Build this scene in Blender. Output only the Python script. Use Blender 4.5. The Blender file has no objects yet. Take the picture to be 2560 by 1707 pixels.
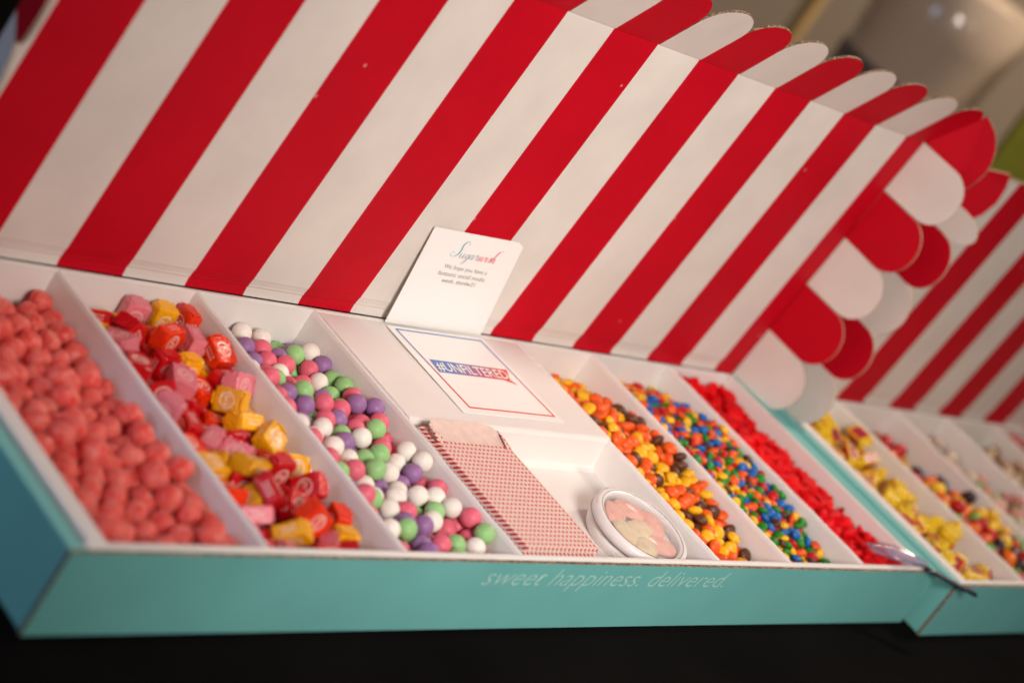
import bpy, bmesh, math, random
import numpy as np
from mathutils import Vector, Matrix, Quaternion

# ------------------------------------------------------------------ camera, world, lights, exposure
scene = bpy.context.scene
COL = scene.collection
R_ = [[0.6234578, -0.5719954, 0.5330306], [0.0979438, -0.6192415, -0.779068], [0.775698, 0.537923, -0.3300476]]
CAM = Vector((-0.823834, -0.753429, 0.731734))
cam_d = bpy.data.cameras.new('camera'); cam = bpy.data.objects.new('camera', cam_d); COL.objects.link(cam)
rx, ry, rz = Vector(R_[0]), -Vector(R_[1]), -Vector(R_[2])
cam.matrix_world = Matrix(((rx.x, ry.x, rz.x, CAM.x), (rx.y, ry.y, rz.y, CAM.y), (rx.z, ry.z, rz.z, CAM.z), (0, 0, 0, 1)))
cam_d.sensor_width = 36.0; cam_d.lens = 72.3605
cam_d.clip_start = 0.05; cam_d.clip_end = 100
cam_d.dof.use_dof = True; cam_d.dof.focus_distance = 1.79; cam_d.dof.aperture_fstop = 3.25
cam_d.dof.aperture_blades = 0
scene.camera = cam

world = bpy.data.worlds.new('World'); scene.world = world; world.use_nodes = True
bg = world.node_tree.nodes['Background']; bg.inputs[0].default_value = (1.0, 0.88, 0.78, 1); bg.inputs[1].default_value = 0.088

def area(name, loc, target, size, power, col, sy=None, spread=180):
    d = bpy.data.lights.new(name, 'AREA'); d.energy = power; d.color = col; d.size = size; d.spread = math.radians(spread)
    if sy: d.shape = 'RECTANGLE'; d.size_y = sy
    o = bpy.data.objects.new(name, d); COL.objects.link(o); o.location = loc
    o.rotation_euler = (Vector(target) - Vector(loc)).to_track_quat('-Z', 'Y').to_euler()
    return o
area('flash_softbox', (-0.06, -1.04, 1.02), (0.82, 0.33, 0.18), 0.50, 5.1, (1.0, 0.905, 0.835), spread=68)
area('side_lamp', (1.35, -0.70, 0.95), (0.70, 0.25, 0.12), 0.35, 1.3, (1.0, 0.885, 0.775))
area('window_light', (-1.6, 0.55, 0.75), (0.0, 0.15, 0.05), 0.7, 7.5, (0.50, 0.66, 1.0))
area('room_lamp', (2.9, 0.2, 2.3), (2.9, 2.4, 0.0), 0.5, 75.0, (1.0, 0.84, 0.68))

scene.view_settings.view_transform = 'Standard'; scene.view_settings.look = 'None'
scene.view_settings.exposure = 0.0; scene.view_settings.gamma = 1.0
scene.cycles.use_denoising = True
scene.cycles.max_bounces = 10; scene.cycles.diffuse_bounces = 5; scene.cycles.transparent_max_bounces = 12
scene.cycles.sample_clamp_indirect = 6.0

# ------------------------------------------------------------------ helpers
def tag(o, label=None, cat=None, group=None, kind=None):
    if label: o['label'] = label
    if cat: o['category'] = cat
    if group: o['group'] = group
    if kind: o['kind'] = kind
    return o
def empty(name, loc=(0, 0, 0)):
    o = bpy.data.objects.new(name, None); COL.objects.link(o); o.location = loc; o.empty_display_size = .02
    return o
def link(name, me, parent=None):
    o = bpy.data.objects.new(name, me); COL.objects.link(o)
    if parent: o.parent = parent
    return o
def mk(name, v, f, mats, parent=None, mi=None, smooth=False):
    me = bpy.data.meshes.new(name); me.from_pydata([tuple(p) for p in v], [], f)
    for m in (mats if isinstance(mats, (list, tuple)) else [mats]): me.materials.append(m)
    if mi: me.polygons.foreach_set('material_index', mi)
    if smooth: me.polygons.foreach_set('use_smooth', [True] * len(me.polygons))
    me.update()
    return link(name, me, parent)
def from_bm(name, bm, mats, parent=None, smooth=False):
    me = bpy.data.meshes.new(name); bmesh.ops.recalc_face_normals(bm, faces=bm.faces); bm.to_mesh(me); bm.free()
    for m in (mats if isinstance(mats, (list, tuple)) else [mats]): me.materials.append(m)
    if smooth: me.polygons.foreach_set('use_smooth', [True] * len(me.polygons))
    return link(name, me, parent)
def box_bm(lo, hi, bev=0.0, seg=2, bm=None):
    bm = bm or bmesh.new()
    vs = [bm.verts.new((x, y, z)) for x in (lo[0], hi[0]) for y in (lo[1], hi[1]) for z in (lo[2], hi[2])]
    fs = [bm.faces.new([vs[i] for i in q]) for q in ((0, 1, 3, 2), (4, 6, 7, 5), (0, 4, 5, 1), (2, 3, 7, 6), (0, 2, 6, 4), (1, 5, 7, 3))]
    if bev:
        es = list({e for f in fs for e in f.edges}); bmesh.ops.bevel(bm, geom=es, offset=bev, segments=seg, affect='EDGES', profile=.6)
    return bm
def box(name, lo, hi, mat, parent=None, bev=0.0, smooth=False):
    return from_bm(name, box_bm(lo, hi, bev), mat, parent, smooth)

def nodes(name):
    m = bpy.data.materials.new(name); m.use_nodes = True
    nt = m.node_tree; return m, nt, nt.nodes['Principled BSDF']
def add_bump(nt, b, scale, strength, dist=.001, detail=3.0, coord=None):
    tx = nt.nodes.new('ShaderNodeTexNoise'); tx.inputs['Scale'].default_value = scale; tx.inputs['Detail'].default_value = detail
    tc = nt.nodes.new('ShaderNodeTexCoord'); nt.links.new(tc.outputs['Object'], tx.inputs['Vector'])
    bp = nt.nodes.new('ShaderNodeBump'); bp.inputs['Strength'].default_value = strength; bp.inputs['Distance'].default_value = dist
    nt.links.new(tx.outputs['Fac'], bp.inputs['Height']); nt.links.new(bp.outputs['Normal'], b.inputs['Normal'])
    return tc, tx
def mottled(nt, src, lo=.9, hi=1.06, scale=30, coord='Object'):
    """multiply a colour (socket or tuple) by a soft noise"""
    tc = nt.nodes.new('ShaderNodeTexCoord'); tx = nt.nodes.new('ShaderNodeTexNoise'); tx.inputs['Scale'].default_value = scale; tx.inputs['Detail'].default_value = 5
    nt.links.new(tc.outputs[coord], tx.inputs['Vector'])
    mr = nt.nodes.new('ShaderNodeMapRange'); mr.inputs['From Min'].default_value = .3; mr.inputs['From Max'].default_value = .7
    mr.inputs['To Min'].default_value = lo; mr.inputs['To Max'].default_value = hi; nt.links.new(tx.outputs['Fac'], mr.inputs['Value'])
    mx = nt.nodes.new('ShaderNodeMix'); mx.data_type = 'RGBA'; mx.blend_type = 'MULTIPLY'; mx.inputs['Factor'].default_value = 1
    if isinstance(src, tuple): mx.inputs['A'].default_value = (*src, 1)
    else: nt.links.new(src, mx.inputs['A'])
    nt.links.new(mr.outputs['Result'], mx.inputs['B'])
    return mx.outputs['Result']
def pm(name, col, rough=.5, bump=None, mott=None, **kw):
    m, nt, b = nodes(name)
    b.inputs['Base Color'].default_value = (*col, 1); b.inputs['Roughness'].default_value = rough
    for k, v in kw.items(): b.inputs[k.replace('_', ' ')].default_value = v
    if mott: nt.links.new(mottled(nt, col, *mott), b.inputs['Base Color'])
    if bump: add_bump(nt, b, *bump)
    return m
def math_(nt, op, a, b=None, c=None):
    n = nt.nodes.new('ShaderNodeMath'); n.operation = op
    for i, s in enumerate((a, b, c)):
        if s is None: continue
        if isinstance(s, (int, float)): n.inputs[i].default_value = s
        else: nt.links.new(s, n.inputs[i])
    return n.outputs[0]
def mix_(nt, fac, A, B):
    mx = nt.nodes.new('ShaderNodeMix'); mx.data_type = 'RGBA'
    if isinstance(fac, (int, float)): mx.inputs['Factor'].default_value = fac
    else: nt.links.new(fac, mx.inputs['Factor'])
    for k, s in (('A', A), ('B', B)):
        if isinstance(s, tuple): mx.inputs[k].default_value = (*s, 1)
        else: nt.links.new(s, mx.inputs[k])
    return mx.outputs['Result']
def objxyz(nt):
    tc = nt.nodes.new('ShaderNodeTexCoord'); sp = nt.nodes.new('ShaderNodeSeparateXYZ'); nt.links.new(tc.outputs['Object'], sp.inputs[0])
    return sp.outputs

# ------------------------------------------------------------------ measures (metres)
W, D, H, LA, LL = 1.152, 0.32933, 0.07123, -0.063818, 0.33663
X0, S = 0.174664, 0.065697
LX0, LX1 = 0.020, 1.132                      # lid left and right edge
UP = Vector((0, math.sin(LA), math.cos(LA)))  # up the lid
NRM = Vector((0, -math.cos(LA), math.sin(LA)))  # out of the lid, towards the front
HINGE = Vector((0, D, H))

RED = (0.50, 0.001, 0.012); CREAM = (0.695, 0.635, 0.585)
# ------------------------------------------------------------------ materials
white_card = pm('white_cardboard', (.775, .74, .71), .62, (900, .10, .0004), (.965, 1.02, 14))
card_paper = pm('card_stock', (.87, .855, .835), .45, (500, .05, .0002))
def striped():
    m, nt, b = nodes('striped_cardboard'); s = objxyz(nt)
    t = math_(nt, 'MULTIPLY', math_(nt, 'SUBTRACT', s[0], X0), 1 / (2 * S))
    fr = math_(nt, 'FRACT', math_(nt, 'ADD', t, 8.0))
    isred = math_(nt, 'LESS_THAN', fr, .5)
    c = mottled(nt, mix_(nt, isred, CREAM, RED), .93, 1.04, 16)
    # tiny rubbed specks in the print
    tc = nt.nodes.new('ShaderNodeTexCoord'); vo = nt.nodes.new('ShaderNodeTexVoronoi'); vo.inputs['Scale'].default_value = 26
    nt.links.new(tc.outputs['Object'], vo.inputs['Vector'])
    sp = math_(nt, 'LESS_THAN', vo.outputs['Distance'], .045)
    c = mix_(nt, math_(nt, 'MULTIPLY', sp, .35), c, (.8, .55, .5))
    nt.links.new(c, b.inputs['Base Color']); b.inputs['Roughness'].default_value = .6; b.inputs['Specular IOR Level'].default_value = .14
    add_bump(nt, b, 700, .10, .0004)
    return m
striped_m = striped()
red_print = pm('red_printed_cardboard', RED, .6, (700, .10, .0004), (.94, 1.04, 20), Specular_IOR_Level=.14)
cream_print = pm('cream_printed_cardboard', CREAM, .55, (700, .10, .0004), (.95, 1.03, 20))
teal = pm('teal_printed_cardboard', (.175, .510, .490), .50, (60, .10, .0015), (.93, 1.05, 9))
def kraft_():
    m, nt, b = nodes('kraft_edge'); tc = nt.nodes.new('ShaderNodeTexCoord'); w = nt.nodes.new('ShaderNodeTexNoise'); w.inputs['Scale'].default_value = 420
    nt.links.new(tc.outputs['Object'], w.inputs['Vector'])
    r = nt.nodes.new('ShaderNodeValToRGB'); r.color_ramp.elements[0].position = .40; r.color_ramp.elements[0].color = (.10, .055, .03, 1)
    r.color_ramp.elements[1].position = .62; r.color_ramp.elements[1].color = (.36, .24, .15, 1)
    nt.links.new(w.outputs['Fac'], r.inputs[0]); nt.links.new(r.outputs[0], b.inputs['Base Color']); b.inputs['Roughness'].default_value = .8
    return m
kraft = kraft_()
pale_edge = pm('pale_kraft_edge', (.50, .38, .28), .8)
cloth = pm('black_cloth', (.0035, .0026, .0026), .95, (1500, .5, .0006, 2.0), (.7, 1.3, 6), Specular_IOR_Level=.04)

# ------------------------------------------------------------------ setting
def sheet(name, pts, mat, kind='structure'):
    o = mk(name, pts, [tuple(range(len(pts)))], mat); tag(o, kind=kind); return o
t = from_bm('table_top', box_bm((-2.2, -1.6, -.035), (2.95, 1.45, 0.0), .006), cloth); tag(t, kind='structure')
floor_m = pm('carpet', (.16, .13, .10), .9, (300, .5, .002), (.8, 1.15, 3))
sheet('floor', [(-8, -6, -.75), (14, -6, -.75), (14, 12, -.75), (-8, 12, -.75)], floor_m)
wall_m = pm('painted_wall', (.33, .26, .195), .8, (90, .1, .001), (.93, 1.05, 2))
vd = Vector((.845, .535, 0)).normalized(); sd = Vector((vd.y, -vd.x, 0)); wc = CAM + vd * 5.2; wc.z = 0
wa, wb = wc - sd * 5, wc + sd * 5
wt = vd * .12
wallo = mk('wall', [(*wa.xy, -.75), (*wb.xy, -.75), (*wb.xy, 2.6), (*wa.xy, 2.6), (*(wa + wt).xy, -.75), (*(wb + wt).xy, -.75), (*(wb + wt).xy, 2.6), (*(wa + wt).xy, 2.6)],
   [(0, 1, 2, 3), (4, 7, 6, 5), (0, 4, 5, 1), (3, 2, 6, 7), (0, 3, 7, 4), (1, 5, 6, 2)], wall_m); tag(wallo, kind='structure')

# ------------------------------------------------------------------ striped display box
TH = .0032
def scallop(name, base, along, out, width, straight, total, mat, parent, thick=.0026, edge=None):
    """a tab with a rounded end: base = corner point, along = unit vector of the fold, out = unit vector away from the fold"""
    n = along.cross(out).normalized()
    pts = [(0, 0)]
    pts.append((0, straight))
    k = 14
    for i in range(1, k):
        a = math.pi * (1 - i / k); pts.append((width / 2 + width / 2 * math.cos(a), straight + (total - straight) * math.sin(a)))
    pts += [(width, straight), (width, 0)]
    m = len(pts)
    v = [base + along * p[0] + out * p[1] + n * (thick / 2) for p in pts] + [base + along * p[0] + out * p[1] - n * (thick / 2) for p in pts]
    f = [tuple(range(m)), tuple(range(2 * m - 1, m - 1, -1))]; mi = [0, 0]
    for i in range(m):
        j = (i + 1) % m; f.append((i, i + m, j + m, j)); mi.append(1)
    return mk(name, v, f, [mat, edge or kraft], parent, mi)

def extrude_profile(name, prof, xa, xb, mats, parent, thick=TH, nseg=1):
    """sheet with a bent profile (list of (y,z)) drawn along x, with thickness towards the back"""
    v, f, mi = [], [], []
    nrm = []
    for i, p in enumerate(prof):
        a = prof[max(0, i - 1)]; b = prof[min(len(prof) - 1, i + 1)]
        d = Vector((b[0] - a[0], b[1] - a[1])).normalized(); nrm.append(Vector((d.y, -d.x)))
    n = len(prof)
    xs = [xa + (xb - xa) * i / nseg for i in range(nseg + 1)]
    for x in xs:
        for i, p in enumerate(prof): v.append((x, p[0], p[1]))
        for i, p in enumerate(prof): v.append((x, p[0] + nrm[i].x * thick, p[1] + nrm[i].y * thick))
    w = 2 * n
    for s in range(nseg):
        o, q = s * w, (s + 1) * w
        for i in range(n - 1):
            f.append((o + i, q + i, q + i + 1, o + i + 1)); mi.append(0)
            f.append((o + n + i, o + n + i + 1, q + n + i + 1, q + n + i)); mi.append(0)
        f.append((o, o + n, q + n, q)); mi.append(1); f.append((o + n - 1, q + n - 1, q + 2 * n - 1, o + 2 * n - 1)); mi.append(1)
    f.append(tuple(list(range(n)) + list(range(2 * n - 1, n - 1, -1)))); mi.append(1)
    o = nseg * w
    f.append(tuple(list(range(o + n - 1, o - 1, -1)) + list(range(o + n, o + 2 * n)))); mi.append(1)
    ob = mk(name, v, f, mats, parent, mi)
    return ob

def divider(x, parent, y0=.0102, y1=None, zt=None, zb=.010, th=.0052):
    """folded double sheet: flat sides and a rounded ridge, slightly wavy"""
    y1 = y1 or D - .0055; zt = zt or H + .0005
    sec = [(-th / 2, zb), (-th / 2 * .95, zt - .004), (-th / 2 * .72, zt - .0012), (0, zt), (th / 2 * .72, zt - .0012), (th / 2 * .95, zt - .004), (th / 2, zb)]
    v, f = [], []
    n = 13; m = len(sec); rg = random.Random(int(x * 1e4))
    ph = rg.uniform(0, 6)
    for j in range(n):
        y = y0 + (y1 - y0) * j / (n - 1); dx = .0012 * math.sin(2.6 * j / n * math.pi + ph) * math.sin(math.pi * j / (n - 1)); dz = -.0008 * abs(math.sin(1.7 * j + ph))
        for (a, z) in sec: v.append((x + a + dx * (z / zt), y, z + (dz if z > .03 else 0)))
    for j in range(n - 1):
        for i in range(m - 1): a = j * m + i; f.append((a, a + m, a + m + 1, a + 1))
        f.append((j * m, j * m + m - 1, (j + 1) * m + m - 1, (j + 1) * m))
    f.append(tuple(range(m))); f.append(tuple(range((n - 1) * m + m - 1, (n - 1) * m - 1, -1)))
    return mk('divider', v, f, white_card, parent, smooth=False)

def build_box(loc, rot, label, dividers, shelf, left_splay, top_fold=29.0):
    root = empty('candy_display_box', loc); root.rotation_euler.z = rot
    tag(root, label, 'candy box', 'striped candy display boxes')
    P = root
    box('bottom_panel', (.0034, .0034, .0012), (W - .0034, D - .0034, .004), teal, P)
    # front wall: outer teal sheet with raw kraft edges, then the white inner roll
    fw = mk('front_wall', [(0, 0, .0006), (W, 0, .0006), (W, 0, H - .0008), (0, 0, H - .0008), (0, .0034, .0006), (W, .0034, .0006), (W, .0034, H - .0008), (0, .0034, H - .0008)],
            [(0, 1, 2, 3), (4, 7, 6, 5), (3, 2, 6, 7), (0, 3, 7, 4), (1, 5, 6, 2), (0, 4, 5, 1)], [teal, kraft], P, [0, 0, 1, 1, 1, 1])
    box('front_inner_fold', (.014, .0042, .006), (W - .014, .0098, H + .0004), white_card, P, .0018)
    # side walls: teal outside and over the rim, white lining inside
    box('left_wall', (.0006, .0036, .0006), (.0128, D - .001, H - .0006), teal, P, .0015)
    box('left_lining', (.0190, .0104, .005), (.0345, D - .006, H - .0004), white_card, P, .0022)
    box('right_wall', (W - .0270, .0036, .0006), (W - .0006, D - .001, H - .0006), teal, P, .0015)
    box('right_lining', (W - .0315, .0104, .005), (W - .0274, D - .006, H + .0006), white_card, P, .0012)
    box('back_wall', (.003, D - .0052, .0006), (W - .003, D - .0012, H - .0004), white_card, P, .001)
    for (xa, xb) in shelf['floors']: box('tray_floor', (xa, .0104, .014), (xb, D - .006, .0215), white_card, P)
    for x in dividers: divider(x, P)
    # lid: short hinge strip leaning back, crease, then the big panel leaning forward
    up, nr = UP, NRM
    def on(d, o=0.0): q = HINGE + up * d + nr * o; return (q.y, q.z)
    prof = [(D, H), on(.0030, -.0006), on(.0085, -.0013), on(.0100, -.0007), on(.0114, -.0009), on(.0165, -.0003), on(.0178, .0001), on(.0192, 0)]
    prof += [on(.0192 + (LL - .0192) * t) for t in (.25, .5, .75, .985)] + [on(LL - .0012, -.0002), on(LL, .0008)]
    lid = extrude_profile('lid', prof, LX0, LX1, [striped_m, kraft], P, nseg=8)
    # top scallops
    fo = math.radians(top_fold); fdir = Vector((0, -math.sin(fo), math.cos(fo)))
    top = HINGE + up * LL
    k0, k1 = int(math.floor((LX0 - X0) / S)), int(math.floor((LX1 - X0) / S))
    for k in range(k0, k1 + 1):
        xa, xb = max(LX0, X0 + k * S), X0 + (k + 1) * S
        if k == k1: xb = LX1 + .020
        rg = random.Random(k * 7 + 3); jit = math.radians(rg.uniform(-.8, .8)); fd = Vector((0, -math.sin(fo + jit), math.cos(fo + jit)))
        b = Vector((xa + .0002, top.y, top.z + .0004)) - fd * .0
        scallop('scallop', b, Vector((1, 0, 0)), fd, xb - xa - .0004, .0440, .0735, red_print if k % 2 == 0 else cream_print, lid)
    # side scallops, five on either side, white next to the hinge
    w5 = LL / 5
    for side in (-1, 1):
        xe = LX1 + .0012 if side > 0 else LX0 - .0012
        for k in range(5):
            rg = random.Random(k + 40 * side); an = math.radians((9 if side > 0 else left_splay) + rg.uniform(-4, 4)) * side
            out = Vector((math.sin(an), 0, 0)) + nr * math.cos(an)
            b = HINGE + up * (w5 * k + .0003) + nr * .0005; b.x = xe
            wk = w5 - .0008 if not (side < 0 and k == 4 and top_fold < 0) else w5 * .50
            scallop('scallop', b, up, out, wk, .0480, .0770, cream_print if k % 2 == 0 else red_print, lid, edge=pale_edge)
    # folded red corner scallops at both ends of the top fold
    for side in (1,):
        xe = LX1 if side > 0 else LX0
        A = Vector((xe + side * .003, top.y - .002, top.z + .002)); B = Vector((xe + side * .018, .2744, .4675)); Cc = Vector((xe + side * .021, .2555, .3800))
        v = [A]; n = 12
        for i in range(n + 1):
            tt = i / n; q = B.lerp(Cc, tt); bul = math.sin(math.pi * tt ** .75) ** .8
            q += Vector((side * .007 * bul, -.025 * bul, -.002 * bul)); v.append(q)
        m = len(v); nn = Vector((side, 0, 0)) * .0028
        vv = v + [p + nn for p in v]
        f = [tuple(range(m)), tuple(range(2 * m - 1, m - 1, -1))] + [(i, i + m, (i + 1) % m + m, (i + 1) % m) for i in range(m)]
        mk('corner_scallop', vv, f, [red_print, kraft], lid, [0, 0] + [1] * m)
    return root

DV = [.1754, .3182, .4555, .7400, .8638, 1.0030]
box_a = build_box((0, 0, 0), 0, 'striped candy box in front with a white shelf and two printed cards in its middle', DV,
                  dict(floors=[(.036, .173), (.178, .316), (.321, .453), (.7425, .861), (.867, 1.0), (1.006, 1.119)]), 27)
DV2 = [.1754, .3182, .4555, .6005, .7430, .8850, 1.0150]
box_b = build_box((1.163, -.0205, 0), 0, 'second striped candy box behind at the right edge with yellow wrapped chews', DV2,
                  dict(floors=[(.036, .173), (.178, .316), (.321, .453), (.459, .598), (.603, .740)]), 2, -160.0)
# red corner flap of the second lid, hanging down in front of its top left corner
pf_ = [Vector(p) for p in [[0.0157, 0.3028, 0.403], [0.062, 0.3037, 0.409], [0.132, 0.3034, 0.4139], [0.1404, 0.302, 0.3982], [0.1374, 0.2985, 0.3788], [0.1194, 0.2954, 0.3609], [0.0893, 0.2929, 0.3473], [0.0519, 0.2918, 0.3414], [0.0174, 0.2957, 0.3627]]]
nf = len(pf_); lid_b = [c for c in box_b.children if c.name.startswith('lid')][0]
mk('corner_scallop', pf_ + [p - NRM * .0026 for p in pf_], [tuple(range(nf)), tuple(range(2 * nf - 1, nf - 1, -1))] + [(i, i + nf, (i + 1) % nf + nf, (i + 1) % nf) for i in range(nf)], [red_print, pale_edge], lid_b, [0, 0] + [1] * nf)
# the raised shelf and the sunken place in front of it, part of the first box
SH0, SH1, SHY, PF = .4590, .7440, .1755, .0385
sb = bmesh.new()
prof = [(D - .006, H - .0012), (SHY + .004, H + .0002), (SHY + .0014, H - .0006), (SHY, H - .003), (SHY - .003, PF + .004), (SHY - .0045, PF + .0012), (SHY - .009, PF), (.0106, PF - .0005)]
extrude_profile('shelf', prof, SH0, SH1, [white_card, white_card], box_a, thick=-.0024, nseg=1)

# ------------------------------------------------------------------ lettering helpers
def text_mesh(txt, size, mat, parent, name, shear=0.0, offset=0.0, extrude=0.0, align='LEFT', spacing=1.0, xscale=1.0):
    cu = bpy.data.curves.new('txt', 'FONT'); cu.body = txt; cu.size = size; cu.shear = shear; cu.offset = offset; cu.extrude = extrude
    cu.align_x = align; cu.space_character = spacing; cu.resolution_u = 3
    o = bpy.data.objects.new('txt', cu); COL.objects.link(o); bpy.context.view_layer.update()
    dg = bpy.context.evaluated_depsgraph_get(); me = bpy.data.meshes.new_from_object(o.evaluated_get(dg))
    bpy.data.objects.remove(o); me.materials.clear(); me.materials.append(mat)
    if xscale != 1: 
        for v in me.vertices: v.co.x *= xscale
    return link(name, me, parent), me
def fit_width(me, width):
    xs = [v.co.x for v in me.vertices]; k = width / (max(xs) - min(xs)); x0 = min(xs)
    for v in me.vertices: v.co.x = (v.co.x - x0) * k
def place(o, origin, u, v):
    """lay a flat mesh (its x, y) on the plane spanned by u, v (need not be unit)"""
    n = u.cross(v).normalized()
    for p in o.data.vertices: p.co = origin + u * p.co.x + v * p.co.y + n * p.co.z
    o.data.update()
mint = pm('pale_mint_ink', (.42, .70, .64), .5)
o, me = text_mesh('sweet happiness. delivered.', .0262, mint, box_a, 'front_lettering', shear=.32, offset=-.00025)
fit_width(me, .3425)
place(o, Vector((.4125, -.00025, .0474)), Vector((1, 0, 0)), Vector((0, 0, 1)))

# ------------------------------------------------------------------ cards
def slab(name, q, n, th, mats, parent=None):
    v = list(q) + [p + n * th for p in q]
    return mk(name, v, [(0, 1, 2, 3), (7, 6, 5, 4), (0, 4, 5, 1), (1, 5, 6, 2), (2, 6, 7, 3), (3, 7, 4, 0)], mats, parent)
BL, TL, BR = Vector((.5418, .3206, .0722)), Vector((.5262, .3195, .1776)), Vector((.680, .3240, .0722))
cu_, cv_ = BR - BL, TL - BL; cn = cu_.cross(cv_).normalized()
TR = Vector((.6560, 0, .1785)); TR.y = BL.y - (cn.x * (TR.x - BL.x) + cn.z * (TR.z - BL.z)) / cn.y
note = slab('note_card', [BL, BR, TR, TL], cn * -1, .0005, card_paper)
tag(note, 'upright white note card with teal and pink script leaning on the striped lid', 'card')
ink = pm('grey_ink', (.11, .10, .095), .6); ink_teal = pm('teal_ink', (.10, .42, .46), .6); ink_gray = pm('grey_teal_ink', (.33, .42, .44), .6); ink_pink = pm('pink_ink', (.80, .20, .24), .6)
co = BL + cn * .0003
mw, mh = cu_.length, cv_.length
uu, vv = cu_ / mw, cv_ / mh
for txt, u0, u1, vb in (('We hope you have a', .272, .720, .628), ('fantastic social media', .249, .735, .555), ('week. #smlw21', .321, .662, .487)):
    o, me = text_mesh(txt, .0068, ink, note, 'message_line', offset=-.00008)
    fit_width(me, (u1 - u0) * mw); place(o, co + uu * (u0 * mw) + vv * (vb * mh), uu, vv)
def ribbon(name, strokes, mat, parent, fn, wmin, wmax):
    v, f = [], []
    for st in strokes:
        pts = [Vector(p) for p in st]; dense = []
        ext = [pts[0] * 2 - pts[1]] + pts + [pts[-1] * 2 - pts[-2]]
        for i in range(1, len(ext) - 2):
            p0, p1, p2, p3 = ext[i - 1:i + 3]
            for j in range(5):
                t = j / 5; dense.append(.5 * ((2 * p1) + (p2 - p0) * t + (2 * p0 - 5 * p1 + 4 * p2 - p3) * t * t + (3 * p1 - p0 - 3 * p2 + p3) * t ** 3))
        dense.append(pts[-1]); base = len(v)
        for i, p in enumerate(dense):
            d = (dense[min(i + 1, len(dense) - 1)] - dense[max(0, i - 1)]).normalized(); n = Vector((-d.y, d.x))
            w = wmin + (wmax - wmin) * max(0, -d.y) ** 2
            v += [fn(p + n * w), fn(p - n * w)]
        for i in range(len(dense) - 1): a = base + 2 * i; f.append((a, a + 1, a + 3, a + 2))
    return mk(name, v, f, mat, parent)
def scr(p):
    x, y = p.x + .28 * p.y, p.y
    u = .262 + (x + .6) * .0432; vb = .752 + .004 * p.x / 10 + y * .0470
    return co + cu_ * u + cv_ * vb
ribbon('script_capital', [[(1.9, 2.9), (1.7, 3.5), (1.15, 3.6), (.75, 3.0), (.85, 2.3), (1.1, 1.6), (1.05, .7), (.5, .1), (-.2, .1), (-.6, .5), (-.4, 1.0), (0, .9)]], ink_teal, note, scr, .035, .15)
ribbon('script_lettering', [[(1.55, .3), (1.75, 1), (1.75, .3), (2.0, 0), (2.35, .4), (2.5, 1.0), (2.5, .2), (2.7, 0), (2.95, .3)],
       [(3.7, .8), (3.4, 1), (3.1, .5), (3.3, 0), (3.6, .3), (3.75, 1), (3.7, -.6), (3.4, -1.2), (3.1, -.9), (3.6, -.2), (4.0, .3)],
       [(4.7, .8), (4.4, 1), (4.1, .5), (4.3, 0), (4.6, .3), (4.75, 1), (4.75, .2), (4.95, 0), (5.2, .4)],
       [(5.2, .4), (5.4, 1.2), (5.55, .9), (5.8, .95), (5.78, .3), (5.95, 0), (6.2, .3)]], ink_gray, note, scr, .04, .10)
ribbon('script_lettering', [[(6.2, .3), (6.4, 1), (6.4, .2), (6.6, 0), (6.85, .4), (6.95, 1), (6.97, .2), (7.2, 0), (7.5, .5), (7.5, 1.05), (7.8, .9)],
       [(7.8, .5), (8.05, 1), (8.05, .2), (8.25, 0), (8.5, .4)], [(8.1, 1.5), (8.2, 1.65)],
       [(8.5, .4), (8.9, 1.15), (9.05, .6), (8.95, .1), (8.65, 0)], [(8.95, .1), (9.3, .6), (9.75, 1.8), (9.8, 2.6), (9.55, 2.2), (9.4, 0)],
       [(9.75, 2.3), (10.0, 2.75), (10.5, 2.9)], [(9.4, .4), (9.75, 1), (9.95, .8), (9.9, .2), (10.1, 0), (10.4, .4)]], ink_pink, note, scr, .05, .12)

zc = H + .0006
q = [Vector((.5410, .1928, zc)), Vector((.6865, .1945, zc)), Vector((.6785, .3180, zc)), Vector((.5400, .3155, zc))]
pc = slab('printed_card', q, Vector((0, 0, 1)), .0006, card_paper)
tag(pc, 'white card lying flat on the shelf with blue and red frame and hashtag banner', 'card')
def grad_ink(name, ax, p0, p1, cols):
    m, nt, b = nodes(name); s = objxyz(nt)
    t = math_(nt, 'ADD', math_(nt, 'MULTIPLY', s[0], ax[0]), math_(nt, 'MULTIPLY', s[1], ax[1]))
    mr = nt.nodes.new('ShaderNodeMapRange'); mr.inputs['From Min'].default_value = p0; mr.inputs['From Max'].default_value = p1; nt.links.new(t, mr.inputs['Value'])
    nt.links.new(mix_(nt, mr.outputs['Result'], *cols), b.inputs['Base Color']); b.inputs['Roughness'].default_value = .5
    return m
BLUE_I, RED_I = (.10, .20, .50), (.72, .07, .055)
frame_ink = grad_ink('frame_ink', (0, 1), .285, .235, (BLUE_I, RED_I))
banner_ink = grad_ink('banner_ink', (1, -1.2), .27, .345, (BLUE_I, RED_I))
fc = [Vector((.5552, .2002)), Vector((.6801, .2013)), Vector((.6719, .3140)), Vector((.5478, .3120))]
cen = sum(fc, Vector((0, 0))) / 4
v = [(p.x, p.y, zc + .0009) for p in fc] + [((p + (cen - p).normalized() * .0027).x, (p + (cen - p).normalized() * .0027).y, zc + .0009) for p in fc]
mk('frame_line', v, [(i, (i + 1) % 4, 4 + (i + 1) % 4, 4 + i) for i in range(4)], frame_ink, pc)
zb = zc + .0009
bn = [(.5575, .2505), (.6500, .2515), (.6655, .2455), (.6600, .2530), (.6695, .2690), (.5590, .2690)]
mk('banner', [(x, y, zb) for x, y in bn], [tuple(range(len(bn)))], banner_ink, pc)
o, me = text_mesh('#UNFILTERED', .0185, card_paper, pc, 'banner_lettering', shear=.18, offset=.0002)
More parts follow.
